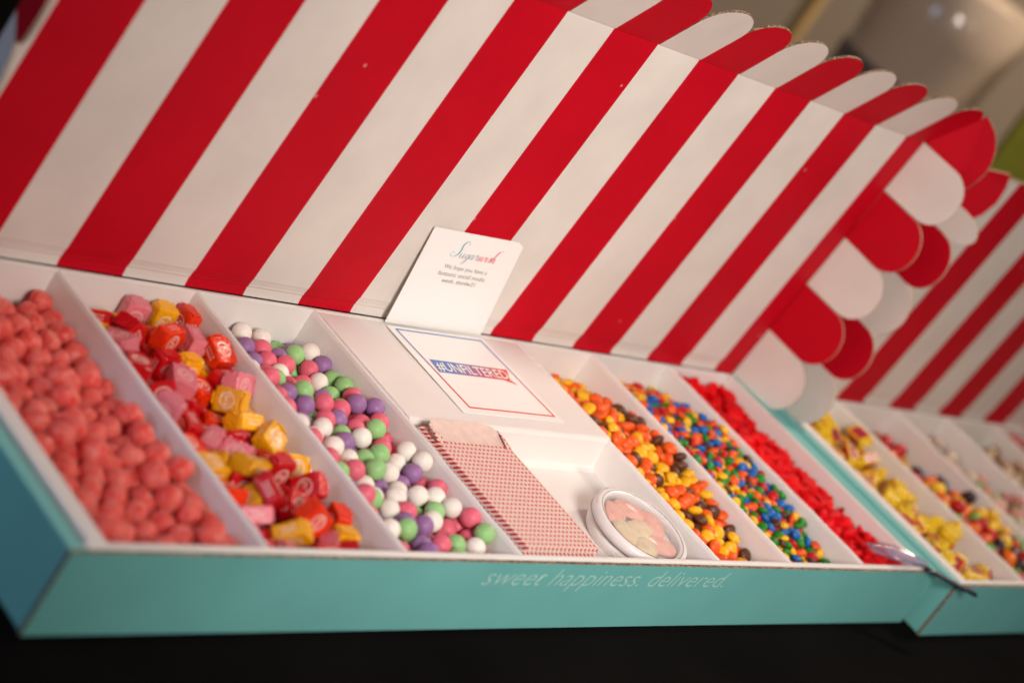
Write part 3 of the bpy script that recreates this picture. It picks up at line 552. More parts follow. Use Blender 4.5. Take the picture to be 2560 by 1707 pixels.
DATA['hard'] = (111, [
980,1226,553,8,86,28,39,0,1486,362,581,22,29,0,-92,0,1338,951,588,20,66,51,49,0,1375,767,540,3,70,10,-69,0,738,1320,596,72,-30,-5,-60,0,605,394,557,90,25,-32,0,0,
1606,1025,610,94,-18,-21,13,0,1494,1380,600,88,14,32,-29,0,1315,1196,528,14,-96,21,1,0,1485,627,525,69,-51,-50,-1,0,1528,1637,579,17,77,-56,19,0,1062,1812,556,85,-41,-6,-29,0,
1473,2118,540,83,10,-16,50,0,1151,2043,563,36,-40,21,81,0,961,825,470,71,-51,-44,10,0,1078,704,443,62,10,-47,-60,0,1303,635,432,94,-11,-1,29,0,1512,1192,575,95,-5,-25,11,0,
1236,831,450,13,45,-81,-32,0,725,1120,463,79,-22,51,-20,0,1094,999,470,59,4,-75,25,0,916,1065,456,82,11,-10,-54,0,1311,442,457,68,25,-53,-41,0,1464,2629,434,54,39,19,70,0,
1639,3118,477,41,-40,19,-79,0,706,2094,493,15,-95,6,-25,0,1626,2736,457,94,-17,-12,24,0,1622,2514,448,69,-69,-4,15,0,1177,2346,461,57,74,34,3,0,811,898,456,2,64,-49,-57,0,
1240,2567,445,83,27,27,-38,0,1012,1978,454,67,-12,-51,51,0,1389,1596,477,14,-90,-22,31,0,1452,1947,430,54,-9,-48,67,0,900,1416,576,0,27,46,83,0,675,764,449,95,27,-5,-7,0,
1077,523,416,44,63,-37,50,0,1233,2762,450,32,28,-54,71,0,831,1965,423,90,-13,35,20,0,958,2625,516,73,-59,30,2,0,1025,2473,455,78,-50,9,34,0,852,669,439,68,-65,-27,-15,0,
1640,2930,434,18,-49,76,-36,0,1442,2837,436,90,5,31,-27,0,1446,2414,413,83,45,29,5,0,471,1179,581,84,-52,3,-2,0,1216,1506,462,44,-86,-17,16,0,1270,1029,445,93,9,34,0,0,
1055,2159,441,19,5,55,-80,0,869,2150,456,70,-41,52,-22,0,845,1302,450,94,12,11,26,0,1288,1737,440,29,-19,22,-90,0,879,2342,451,89,-33,-26,-13,0,1626,2095,447,86,-35,5,35,0,
1128,1173,453,15,-2,-43,88,0,1497,3025,406,47,-65,-51,28,0,635,951,448,5,34,-93,4,0,604,1483,576,86,-2,-23,-42,0,1477,1772,452,67,34,42,-49,0,1629,770,485,57,76,-11,-26,0,
917,1771,445,71,41,-27,-49,0,1250,2995,419,10,-66,72,11,0,1396,1398,444,83,-4,-49,20,0,759,422,482,84,17,-48,12,0,1102,1651,468,18,58,-69,-37,0,1646,575,487,62,-45,-45,43,0,
767,1678,484,23,-80,25,47,0,923,1577,488,94,-19,-1,25,0,1631,947,452,67,-48,-36,-42,0,1302,2086,481,56,-49,-44,49,0,956,327,451,2,55,82,8,0,946,185,554,78,56,13,-21,0,
454,1607,540,3,85,-39,32,0,1483,464,424,55,-17,-81,3,0,691,1834,428,98,-10,4,-7,0,621,588,441,36,91,11,9,0,1631,2320,445,8,-56,81,7,0,1635,1886,437,86,-10,-4,-48,0,
1218,1335,438,26,-20,51,78,0,1631,376,485,86,-18,-20,-40,0,618,198,521,26,72,-51,-36,0,1146,350,430,83,21,-27,42,0,1551,1489,470,80,35,-29,-37,0,499,1826,494,98,7,9,-7,0,
1077,2968,487,41,35,-63,-54,0,1190,1906,459,94,-5,-5,-30,0,1131,2467,312,34,-39,2,84,0,1636,1318,498,80,-36,-22,40,0,725,1457,457,11,78,59,7,0,1032,1412,438,16,97,-8,-1,0,
1436,924,312,34,-71,55,22,0,1628,1131,466,95,-19,-12,19,0,1463,1026,473,69,68,15,-10,0,1448,2240,399,80,-54,18,10,0,1145,1468,304,97,-9,9,18,0,1635,1681,448,85,-14,-27,40,0,
990,936,322,66,44,-32,50,0,590,1308,492,81,19,2,54,0,748,1392,304,86,-13,1,-47,0,1626,2215,303,98,-14,-1,7,0,1490,746,385,38,-24,-88,4,0,1448,2087,308,21,-44,78,-37,0,
1294,2365,313,83,43,-6,-31,0,1328,762,304,89,1,-13,41,0,949,1343,304,85,-10,9,49,0,1616,2409,304,6,-97,16,11,0,1474,1230,399,90,-22,23,25,0,1394,1109,312,31,78,46,-26,0,
920,1547,312,52,52,-47,-47,0,1635,2636,312,11,-90,7,-39,0,1467,1650,308,85,-41,13,-27,0,956,2256,318,69,36,60,-14,0,1007,1121,314,22,-55,-43,67,0,1179,887,304,96,-2,13,-20,0,
709,198,303,94,-12,6,-28,0,951,197,304,98,3,13,10,0,1341,192,309,14,6,40,89,0,1541,205,303,83,-12,6,-53,0,1004,387,304,11,32,93,7,0,1381,374,303,89,-13,6,-41,0,
1632,388,309,24,84,47,-2,0,1617,614,312,22,-77,52,-28,0,675,865,303,2,-64,-74,14,0,1625,852,304,98,-10,-8,-9,0,455,1168,312,25,26,66,64,0,630,1060,304,97,-13,2,11,0,
818,1008,312,68,-68,-16,16,0,1194,1080,304,97,3,12,16,0,467,1346,312,70,-70,0,0,0,1125,1262,303,13,89,-41,-3,0,1326,1286,303,87,13,5,46,0,1626,1328,314,68,-66,25,16,0,
464,1536,303,98,-14,0,3,0,742,1578,318,45,-36,60,54,0,1338,1506,310,30,24,-87,-28,0,625,1733,304,11,74,-64,6,0,1171,1830,303,14,-97,11,-2,0,455,2079,312,26,-26,65,-65,0,
937,2068,304,95,-10,-8,-26,0,1118,2042,314,68,46,53,18,0,537,2259,304,13,11,98,1,0,748,2152,303,97,-14,-2,17,0,458,2435,304,12,46,-87,-5,0,723,2414,304,98,5,12,-9,0,
452,2904,310,19,-78,-43,37,0,876,2959,303,92,8,11,34,0,1580,2819,303,0,-18,97,-13,0,1190,3119,303,1,-12,-97,-13,0,1393,3123,303,98,14,0,-3,0,1622,3121,303,98,-11,-8,3,0,
612,331,392,89,-2,-4,44,0,823,340,318,38,68,17,-59,0,1200,454,304,96,7,-11,21,0,716,664,303,84,-10,-9,51,0,981,635,303,89,13,2,-40,0,1166,652,309,62,27,-29,-66,0,
1410,584,303,84,-13,-1,51,0,857,803,304,63,-6,11,75,0,456,1050,445,45,24,-41,75,0,817,1185,310,90,34,24,2,0,464,1446,457,95,-11,12,21,0,450,1703,370,57,-62,2,53,0,
599,1597,427,87,-15,-33,30,0,469,1885,304,7,-60,77,11,0,966,1872,303,95,14,3,24,0,1379,1832,304,93,-5,11,33,0,1600,1787,303,14,78,-59,-1,0,703,1964,304,97,-7,11,15,0,
1283,1989,318,86,12,47,8,0,1624,2010,303,98,-12,5,2,0,450,2219,442,80,24,-27,-46,0,1137,2260,310,69,12,-40,-57,0,1296,2182,320,47,-10,-83,-23,0,571,2414,431,9,-74,-56,33,0,
1376,2530,303,3,7,11,-98,0,483,2666,304,96,13,-1,18,0,732,2625,312,46,46,-53,-53,0,1182,2653,303,90,13,-4,-38,0,1364,2729,312,59,59,-38,-38,0,698,2875,303,12,-81,55,-8,0,
1023,2851,346,55,39,70,16,0,1201,2848,303,97,10,9,14,0,1385,2927,304,38,12,-3,91,0,461,3117,304,97,8,10,-16,0,654,3101,308,28,59,67,32,0,792,214,449,75,-6,20,-61,0,
1636,195,453,41,-13,-57,68,0,454,381,312,42,40,-7,79,0,687,476,312,21,-47,81,24,0,465,568,303,98,-14,0,2,0,480,921,304,6,-67,71,11,0,462,838,456,18,12,-16,-95,0,
635,1238,335,7,13,-61,-76,0,1218,1644,312,30,79,42,-28,0,815,1743,304,9,-41,-89,10,0,1035,1696,314,19,-72,-55,-35,0,640,2583,478,35,53,-8,76,0,811,2514,424,7,31,-12,93,0,
940,2442,304,0,30,93,-13,0,458,2571,439,8,-47,80,34,0,794,2713,463,83,-28,40,22,0,869,2763,303,53,-5,-12,82,0,575,2982,412,14,-40,-78,-44,0,800,2896,451,95,23,-4,-12,0,
738,3101,466,47,-33,24,-77,0,847,3136,312,69,-69,-9,9,0,501,194,304,94,3,11,29,0,1144,201,312,78,-8,40,45,0,454,482,471,86,-16,9,46,0,874,505,373,89,-26,1,-34,0,
534,742,319,81,42,21,-33,0,552,1993,428,92,19,32,1,0,693,2271,417,91,-36,-3,-14,0,448,2777,454,16,-68,-43,-56,0,622,2754,406,3,-65,-66,-35,0,998,2623,325,49,32,78,-16,0,
1019,3091,364,26,76,40,42,0,443,267,466,72,7,63,24,0,1234,195,469,95,5,27,0,0,1421,257,443,22,0,-87,41,0,
])
DATA['piece'] = (173, [
7929,1181,602,4,-98,-11,-8,0,8467,1774,680,88,1,-14,44,0,7680,1857,666,87,27,-20,33,0,8052,541,485,46,17,32,-80,0,8410,956,567,50,5,-60,60,2,8056,670,505,98,11,-13,-3,1,
8478,654,514,95,-1,5,-28,1,7851,2428,582,82,6,-38,-40,1,8124,1532,611,98,-7,-5,15,1,8077,842,555,85,-13,2,-50,2,8079,1356,617,96,16,13,-10,1,8319,746,490,20,17,91,27,1,
8537,470,450,36,-92,0,-2,2,8047,1074,552,12,-73,-65,-10,0,8070,947,581,71,-23,29,58,1,8408,582,434,54,-68,45,-14,1,8420,2306,616,8,90,41,-6,2,8164,1118,564,84,40,-25,-23,0,
8088,1667,624,69,5,-18,68,1,8446,1928,641,50,-32,-54,-57,2,7950,1720,625,20,-33,91,2,1,7745,2001,676,83,15,-8,51,1,8384,1384,568,69,-36,-39,46,1,8539,1676,658,91,-35,-13,-12,2,
7867,2286,615,90,-30,-27,-2,0,8022,2397,600,45,-2,-71,53,0,8536,1202,583,97,-19,-6,1,1,7903,1075,543,33,4,1,93,1,7726,1348,604,21,78,55,13,0,8437,1270,564,54,27,-76,-20,0,
7873,1359,582,72,47,-49,-4,2,8348,2094,653,87,-31,-7,-35,0,8328,1646,618,75,-20,56,-23,0,7890,1574,614,70,-21,-15,65,0,8479,2520,552,87,12,-18,-41,2,8415,1549,634,37,87,-30,1,2,
7812,1812,627,19,3,88,40,0,8147,2161,607,15,89,38,-18,0,8488,1472,613,34,92,3,16,1,8114,1236,585,25,-32,7,90,0,7602,1556,642,8,-95,26,-8,0,7960,1866,645,6,-79,-59,-5,0,
8163,2750,497,98,9,-3,8,1,8539,938,552,38,-22,6,88,0,8271,2667,531,95,8,-18,19,0,8533,1293,619,6,12,-47,-86,0,8227,1681,630,89,4,31,30,0,8237,848,547,88,-6,32,-31,1,
7768,1616,632,88,10,19,-41,2,8537,1087,564,12,55,81,-12,0,8007,949,505,71,19,33,57,2,8193,1987,595,48,-39,-68,37,1,8216,536,430,33,60,71,9,1,8540,759,499,14,8,-59,78,2,
7772,1136,549,0,16,23,-95,1,7780,1482,596,11,93,31,11,0,8150,749,501,29,-15,-21,91,0,8211,2371,589,16,-83,-48,18,0,8323,1491,600,24,4,-96,-8,2,7709,1739,622,69,-12,-8,-69,0,
8254,3071,426,6,12,-36,-91,1,7873,827,508,10,63,76,0,1,8541,2272,592,43,29,1,-84,2,8332,1046,528,72,45,-42,30,2,8096,449,427,78,-28,2,54,0,8540,2025,632,7,-88,-45,3,0,
8284,2030,614,10,-22,-19,-94,0,7941,2188,611,35,21,-17,89,1,7780,908,531,3,92,27,23,1,8353,2990,420,20,-63,73,10,0,8199,1808,600,65,-61,42,5,1,8422,2020,585,78,17,-14,57,0,
8336,2383,551,77,8,-12,-60,1,7595,2142,645,76,6,11,62,2,8307,943,512,56,-8,80,14,0,8541,1416,570,92,-27,-17,21,1,8034,1440,574,87,1,19,-44,1,8275,2190,584,42,-40,-22,-77,0,
8538,2703,489,6,1,13,-98,0,8324,496,420,12,28,94,-10,0,7960,733,457,82,-24,44,-23,0,8205,636,470,25,90,32,-6,1,8540,874,484,16,68,70,-1,0,8051,804,466,91,22,30,7,2,
7514,1708,630,44,-34,82,-6,0,8403,849,500,86,-8,-1,49,0,8015,2609,519,2,15,-98,0,1,8537,561,414,96,21,6,-4,0,7867,1267,524,89,-41,2,15,1,8120,2294,575,90,10,30,26,0,
8433,2632,493,32,63,-65,-24,0,7599,1390,607,89,37,-1,21,1,8060,1770,606,21,-47,-75,-39,1,7752,2080,612,89,6,7,43,2,8487,3055,405,8,43,89,-6,1,8190,390,421,76,14,-42,-45,0,
8284,1148,552,18,17,91,-30,0,7528,1963,641,87,3,-26,40,0,8216,3166,367,30,-68,-56,-34,0,7533,2480,633,60,-75,21,13,0,8521,1837,624,97,13,-6,-13,1,8216,2913,405,56,-15,-71,-37,1,
8413,405,420,24,11,-21,-93,1,8097,2934,428,95,18,-21,0,0,8004,1313,555,84,-25,6,-46,1,8300,2791,492,5,80,-58,7,1,8425,1836,560,82,18,52,6,0,8419,746,448,48,-3,79,-34,2,
7900,627,475,90,-33,1,-25,0,8274,1368,542,56,-3,49,-65,1,8197,1445,585,94,-28,-13,-9,1,7620,1945,601,52,-28,74,-30,1,7992,1579,572,66,-2,2,73,2,7796,2574,530,18,53,-63,52,0,
8143,3091,369,68,-46,53,-16,1,8538,1607,607,81,-29,-14,-48,2,8337,1265,545,95,-17,21,-11,2,7856,2812,503,18,-40,-20,-87,1,8539,2374,566,90,37,-10,15,0,8081,2487,561,16,-86,45,12,0,
8210,1236,557,8,-76,56,-29,2,7705,1026,541,93,14,-9,-30,0,8475,674,417,91,-13,-32,-19,2,7950,2498,545,29,-61,-71,-13,0,8400,1112,509,87,45,-12,4,2,8186,2559,536,7,79,59,9,0,
7892,2067,626,16,3,6,-98,0,8121,2071,555,97,5,18,1,0,8319,2872,427,95,20,2,18,1,7857,1930,625,29,-62,-71,6,1,8253,2095,535,95,2,27,-6,0,7530,1275,612,28,83,-40,20,1,
8362,1925,533,71,5,63,26,1,7995,2089,574,32,26,88,-20,2,8091,585,413,88,41,-21,0,0,7912,1472,562,93,-8,18,27,1,7907,2222,538,9,-87,-45,5,1,8234,1582,570,97,-17,-12,4,0,
8180,881,484,65,12,8,74,1,7763,1329,528,48,-29,15,80,1,7638,1262,561,77,-29,-25,-49,0,8406,1703,584,58,47,-15,-63,0,8116,1913,586,78,18,33,47,0,8539,2880,427,86,-28,-13,-38,0,
8537,1198,496,5,56,-81,4,1,8414,2228,556,19,-12,-9,-96,0,8532,2144,572,26,91,-28,1,1,7645,2323,562,19,-77,-49,-35,0,7698,2732,537,37,55,-60,43,0,8019,2286,556,35,-30,5,-87,1,
7906,2538,482,17,-94,-21,13,1,8112,1015,485,35,36,85,8,0,7958,1954,574,92,14,-33,-7,2,8344,2509,518,88,-44,-7,10,1,8270,1964,522,55,5,79,-23,1,7528,1161,597,25,65,70,6,0,
7794,2324,532,91,-8,35,-12,1,8539,2417,491,12,4,38,-90,2,7637,1642,568,84,-6,-53,-4,2,7888,1815,560,10,-90,33,-21,0,8215,1017,491,84,-15,-46,21,2,7981,1193,528,94,-3,-7,-29,0,
8495,1729,553,54,21,-8,-80,0,7915,2365,533,8,35,92,1,0,8318,1819,564,90,-25,33,6,1,7976,1078,470,91,16,-6,-34,0,8131,1348,531,33,20,10,-91,1,8538,1581,524,32,93,10,-1,1,
8245,2284,498,69,-70,9,-10,1,8211,2785,415,85,-11,-15,-46,2,7627,1501,566,95,-18,-22,0,0,7602,1769,588,68,0,45,-56,1,7732,1923,601,84,-7,-3,-52,0,8049,2815,426,71,28,-6,62,0,
8326,2891,343,1,66,-74,-4,0,8106,912,420,98,5,-1,11,1,7858,1620,511,94,-26,5,19,1,8536,3149,343,2,99,-2,-9,1,8389,1585,534,96,-11,-2,21,0,8020,1834,555,42,19,31,-82,1,
8536,1927,556,15,56,80,-10,0,7795,2669,499,5,-10,-79,-59,0,7964,2682,450,71,-6,55,-41,0,8294,1039,421,92,-10,4,36,1,8422,2790,450,41,-14,88,-13,1,8283,661,402,94,-10,-27,-11,2,
8034,170,343,81,5,-7,-56,0,8342,202,343,9,-51,-85,-2,0,8537,170,343,58,-3,0,80,2,7675,357,343,94,-6,-7,31,1,8240,298,343,85,4,-9,-50,0,8374,352,343,98,-7,6,-3,0,
7713,472,366,42,86,-14,21,1,7803,414,364,66,-18,-41,-58,1,7701,602,343,99,8,-5,3,1,7844,596,343,99,3,-9,3,0,8001,641,343,92,-4,8,36,0,8271,561,343,95,-5,8,-28,0,
8490,594,343,95,9,3,27,2,8316,772,370,60,73,19,-24,1,8457,778,343,96,9,1,23,1,7530,2706,343,4,97,15,-8,1,7866,2769,343,98,8,5,14,1,8416,2777,343,20,-2,9,-96,2,
8253,3018,343,99,5,-8,3,0,8537,2851,343,97,-8,-4,-16,1,7907,3010,343,82,7,6,-54,2,8354,3147,343,96,5,-8,-22,1,7872,169,343,8,-30,94,-3,0,7531,368,343,97,-3,-8,16,0,
7896,344,343,54,7,-5,-83,2,8431,276,412,54,-10,-8,-82,0,7525,491,370,64,68,-24,-22,2,7625,296,431,53,-76,21,29,1,8032,390,343,93,2,-9,33,0,7611,541,367,87,13,-46,6,0,
8138,488,343,93,-5,-8,32,0,7613,678,370,72,-6,-60,-32,2,8567,689,369,68,5,70,17,1,7970,963,410,99,-2,-7,-3,0,8540,822,408,88,0,2,45,1,7838,1038,420,96,9,-21,9,0,
8057,1142,416,97,-13,-7,-11,2,7659,1221,403,20,-35,91,-3,2,7790,1193,411,97,-4,-14,12,1,8245,1214,402,50,20,7,83,0,8451,1130,427,74,25,-6,-61,0,7759,1440,442,9,-33,-89,25,1,
7730,2273,453,44,-5,-64,-61,2,7718,2382,412,96,10,6,-23,0,7841,2449,418,25,0,-10,95,0,8524,2472,412,5,89,44,6,2,7530,2574,483,88,8,8,-45,1,8037,2631,351,93,-16,17,-23,0,
7531,2654,424,97,13,7,16,1,8008,2767,343,1,51,84,-9,0,8540,2704,343,45,3,-9,-88,0,8006,2909,343,96,-6,-7,-24,1,8136,2825,343,3,84,-52,-9,1,8396,3013,343,4,-22,-96,-9,1,
7531,3044,343,89,8,-4,42,0,7677,3053,343,83,7,-6,53,2,8032,3076,343,1,-6,7,99,0,8540,2998,343,97,-8,-4,-15,0,7889,3150,343,99,1,-9,0,1,7534,226,343,9,-2,99,-2,0,
8116,286,356,93,-11,-32,-10,1,8526,310,343,9,99,0,0,0,8532,450,343,94,6,7,31,1,7840,512,408,76,54,-1,-34,0,7952,505,343,99,-8,5,2,1,7866,737,343,82,5,-5,-55,1,
8070,705,406,88,-29,-26,-21,0,8153,636,354,84,32,-6,40,0,8262,876,411,5,9,8,-98,2,8408,875,413,11,21,-96,6,0,7527,1049,432,70,1,-35,61,0,7696,1084,399,83,19,-17,-47,0,
7773,1016,477,11,58,74,28,1,8536,983,415,6,-6,-98,8,1,7650,1114,474,9,-19,97,-6,1,7855,1158,487,12,-78,-59,0,0,7930,1210,434,25,-44,85,8,0,8319,1167,450,96,7,13,21,2,
7635,1324,463,26,-4,1,-96,0,8068,1434,470,89,-17,30,-27,2,8335,1390,425,97,13,-5,12,0,7911,1529,470,94,5,-20,-24,1,8025,1603,480,97,-16,13,0,0,8427,1463,504,76,-17,-29,54,1,
8540,1471,478,88,9,3,-45,0,8220,1868,494,8,-43,-64,62,1,8539,1842,506,96,-16,-12,-15,0,7950,2106,469,16,-26,-92,-21,0,8067,2008,421,83,-1,7,-53,0,7642,2208,482,24,38,78,41,0,
7840,2222,464,4,15,98,5,2,7976,2228,465,61,27,-3,-74,0,8113,2250,479,97,8,-5,-15,0,8342,2188,488,97,4,-9,18,0,8488,2173,483,70,4,-8,70,0,7559,2381,498,5,-41,-90,-6,1,
7700,2375,497,86,7,3,49,1,7905,2347,448,4,27,-95,-9,1,8139,2494,470,82,-21,-13,-49,0,8292,2381,461,97,12,-2,17,0,7559,2534,556,45,14,-23,84,1,7864,2590,414,98,10,-2,12,2,
8086,2700,422,18,-38,-88,-16,1,8160,2616,450,4,24,87,41,1,8404,2571,417,26,-10,-6,-95,1,8541,2614,417,88,-4,2,45,1,7638,2668,467,97,0,12,-16,2,7885,2731,418,71,-4,19,-67,0,
8438,2910,385,13,61,-50,-59,0,7691,143,369,60,-53,-46,-36,1,8179,173,343,98,-3,-8,10,2,8439,154,411,42,40,75,-29,1,7531,381,428,6,15,-98,-6,0,8266,428,354,32,92,18,6,1,
8396,492,343,92,5,7,-34,0,7544,559,456,93,-14,7,-31,0,7960,556,415,16,-2,9,97,0,7802,666,408,8,83,-53,8,0,8196,766,428,96,6,-6,-24,0,7656,880,439,78,-7,-38,-48,0,
8430,989,468,31,40,4,-85,2,8540,1054,484,8,15,-97,3,0,7530,1179,498,96,16,13,-13,2,7731,1227,487,15,83,-51,-11,1,8061,1240,478,90,11,-27,-30,1,8267,1282,469,76,-26,-16,-56,0,
7528,1334,508,23,15,95,3,1,7811,1462,513,4,-46,-87,7,1,7930,1389,491,2,70,69,9,2,8209,1425,490,87,0,7,-47,2,8418,1304,459,94,4,5,-31,0,8538,1334,510,47,-15,4,85,2,
7715,1591,536,95,-9,-25,-1,1,8304,1494,513,94,-8,30,1,0,7790,1794,481,63,-51,54,-15,0,7951,1715,533,78,-19,-20,55,0,8042,1733,488,24,71,65,2,1,8168,1770,482,15,1,95,22,1,
7534,1918,504,98,-2,-10,-5,2,8091,1878,484,57,-29,-5,75,2,8078,2117,491,3,-80,56,19,0,8161,2002,483,90,-16,-3,-37,0,8387,2092,533,89,17,9,-38,0,8537,2057,531,91,-30,-20,-17,2,
7529,2256,523,45,2,5,-88,0,8545,2290,475,87,-33,23,-23,2,7523,2364,604,49,49,43,57,2,7656,2474,540,61,63,45,7,1,7765,2493,488,5,40,-78,47,1,8029,2383,487,52,8,-9,83,0,
8267,2551,447,55,-17,40,-70,1,8406,2316,490,98,13,-2,4,0,7724,2601,415,97,-12,-12,-14,2,8028,2572,436,45,-1,-8,88,0,7668,2738,366,50,-31,34,72,0,7771,2902,424,12,-81,-55,-6,2,
8265,2658,398,75,14,11,62,0,8400,2659,355,32,-90,26,3,1,7638,2920,355,62,-10,-30,-70,0,7515,2918,371,34,62,-11,68,1,7767,2982,365,12,23,-84,-44,2,7607,3156,358,76,-34,8,54,0,
8128,174,418,98,7,-6,11,2,7665,225,370,36,3,74,-55,2,7788,279,362,35,10,-40,83,0,7793,448,465,82,16,3,-53,2,7962,413,412,58,-1,-5,80,0,8540,346,420,26,84,-46,0,1,
7512,620,367,49,-13,-84,8,1,7857,768,434,90,-24,11,-31,2,7635,742,480,19,-84,-47,10,0,7832,900,431,29,43,-8,84,0,7957,852,436,58,25,-36,68,2,7530,1060,531,88,1,7,-45,0,
7642,980,449,82,-45,-21,-26,1,7900,965,491,96,-4,19,-14,0,7631,1149,552,72,-9,13,67,2,8182,1139,467,19,-2,23,-94,2,7655,1421,516,97,-17,-4,7,0,7530,1684,508,37,-27,78,40,2,
7716,1735,536,88,3,-12,-43,1,8175,1631,486,0,76,63,3,0,8275,1715,521,74,-30,-41,42,2,7530,1836,568,95,21,14,-12,0,7664,1872,526,93,1,-13,30,1,7824,1955,538,97,-11,-5,16,1,
8031,1946,516,32,-30,82,-35,1,8332,1887,442,69,-43,-2,-57,0,7530,2018,553,96,-18,-1,16,0,7703,2028,543,2,-97,15,15,2,7927,2000,471,53,38,-40,62,0,7540,2230,607,95,24,10,-4,2,
7663,2159,570,45,-2,-20,86,2,8203,2177,501,18,22,-89,-33,1,8164,2380,510,38,17,-21,87,1,8403,2446,468,73,-25,35,52,0,7533,2765,469,13,29,88,-32,0,8342,2676,456,29,-14,-4,-93,0,
8540,2547,493,96,15,-13,-17,1,8509,2758,411,98,-5,-10,-3,1,7619,2925,445,91,-29,-12,23,1,7865,2903,357,92,31,-18,9,0,7976,2996,411,59,16,1,78,1,8126,2967,354,92,15,-28,17,2,
7530,3002,448,38,90,14,-7,1,7647,3052,425,9,31,91,22,0,8022,3167,386,37,70,52,-30,2,7515,3152,404,30,-40,73,-44,1,7760,3151,357,58,0,-35,72,0,7961,161,420,27,-75,55,22,1,
8281,172,416,15,-55,81,0,1,7976,264,371,44,-8,71,-52,0,8297,320,422,10,26,-95,-4,0,7725,565,435,26,48,79,26,1,7560,792,419,95,-17,13,18,0,7725,802,415,83,0,-12,-52,0,
7719,795,516,92,-15,34,-4,0,7594,968,564,27,-84,-43,-11,2,7528,1591,558,87,-1,-24,42,2,8114,1528,525,98,7,7,-8,1,7840,1699,576,58,62,-50,-3,0,8162,1701,556,78,-6,-10,-60,1,
7533,2128,561,46,64,-57,18,0,7855,2092,544,97,-10,4,-15,2,7765,2178,530,49,47,68,24,0,7676,2596,522,49,3,47,-71,0,7775,2764,441,16,-72,36,-55,2,7664,2803,427,79,-28,-8,-53,0,
7938,2854,414,33,-87,-34,-1,2,7568,2817,359,22,70,60,-27,0,7862,3073,414,45,19,-14,-85,0,7817,184,413,15,-54,81,-4,0,8551,193,437,91,-2,38,11,1,7876,304,434,90,-1,24,34,0,
8078,327,429,6,34,-90,23,1,7657,403,456,66,11,37,-63,2,7655,602,488,83,14,-50,-18,2,7530,676,463,52,81,-21,-6,1,7754,678,485,18,46,84,-15,0,7534,924,391,16,-23,-86,-39,1,
7543,886,479,5,-80,-58,-6,1,7519,778,520,14,-38,-27,86,1,7512,1453,585,39,47,19,76,1,
])
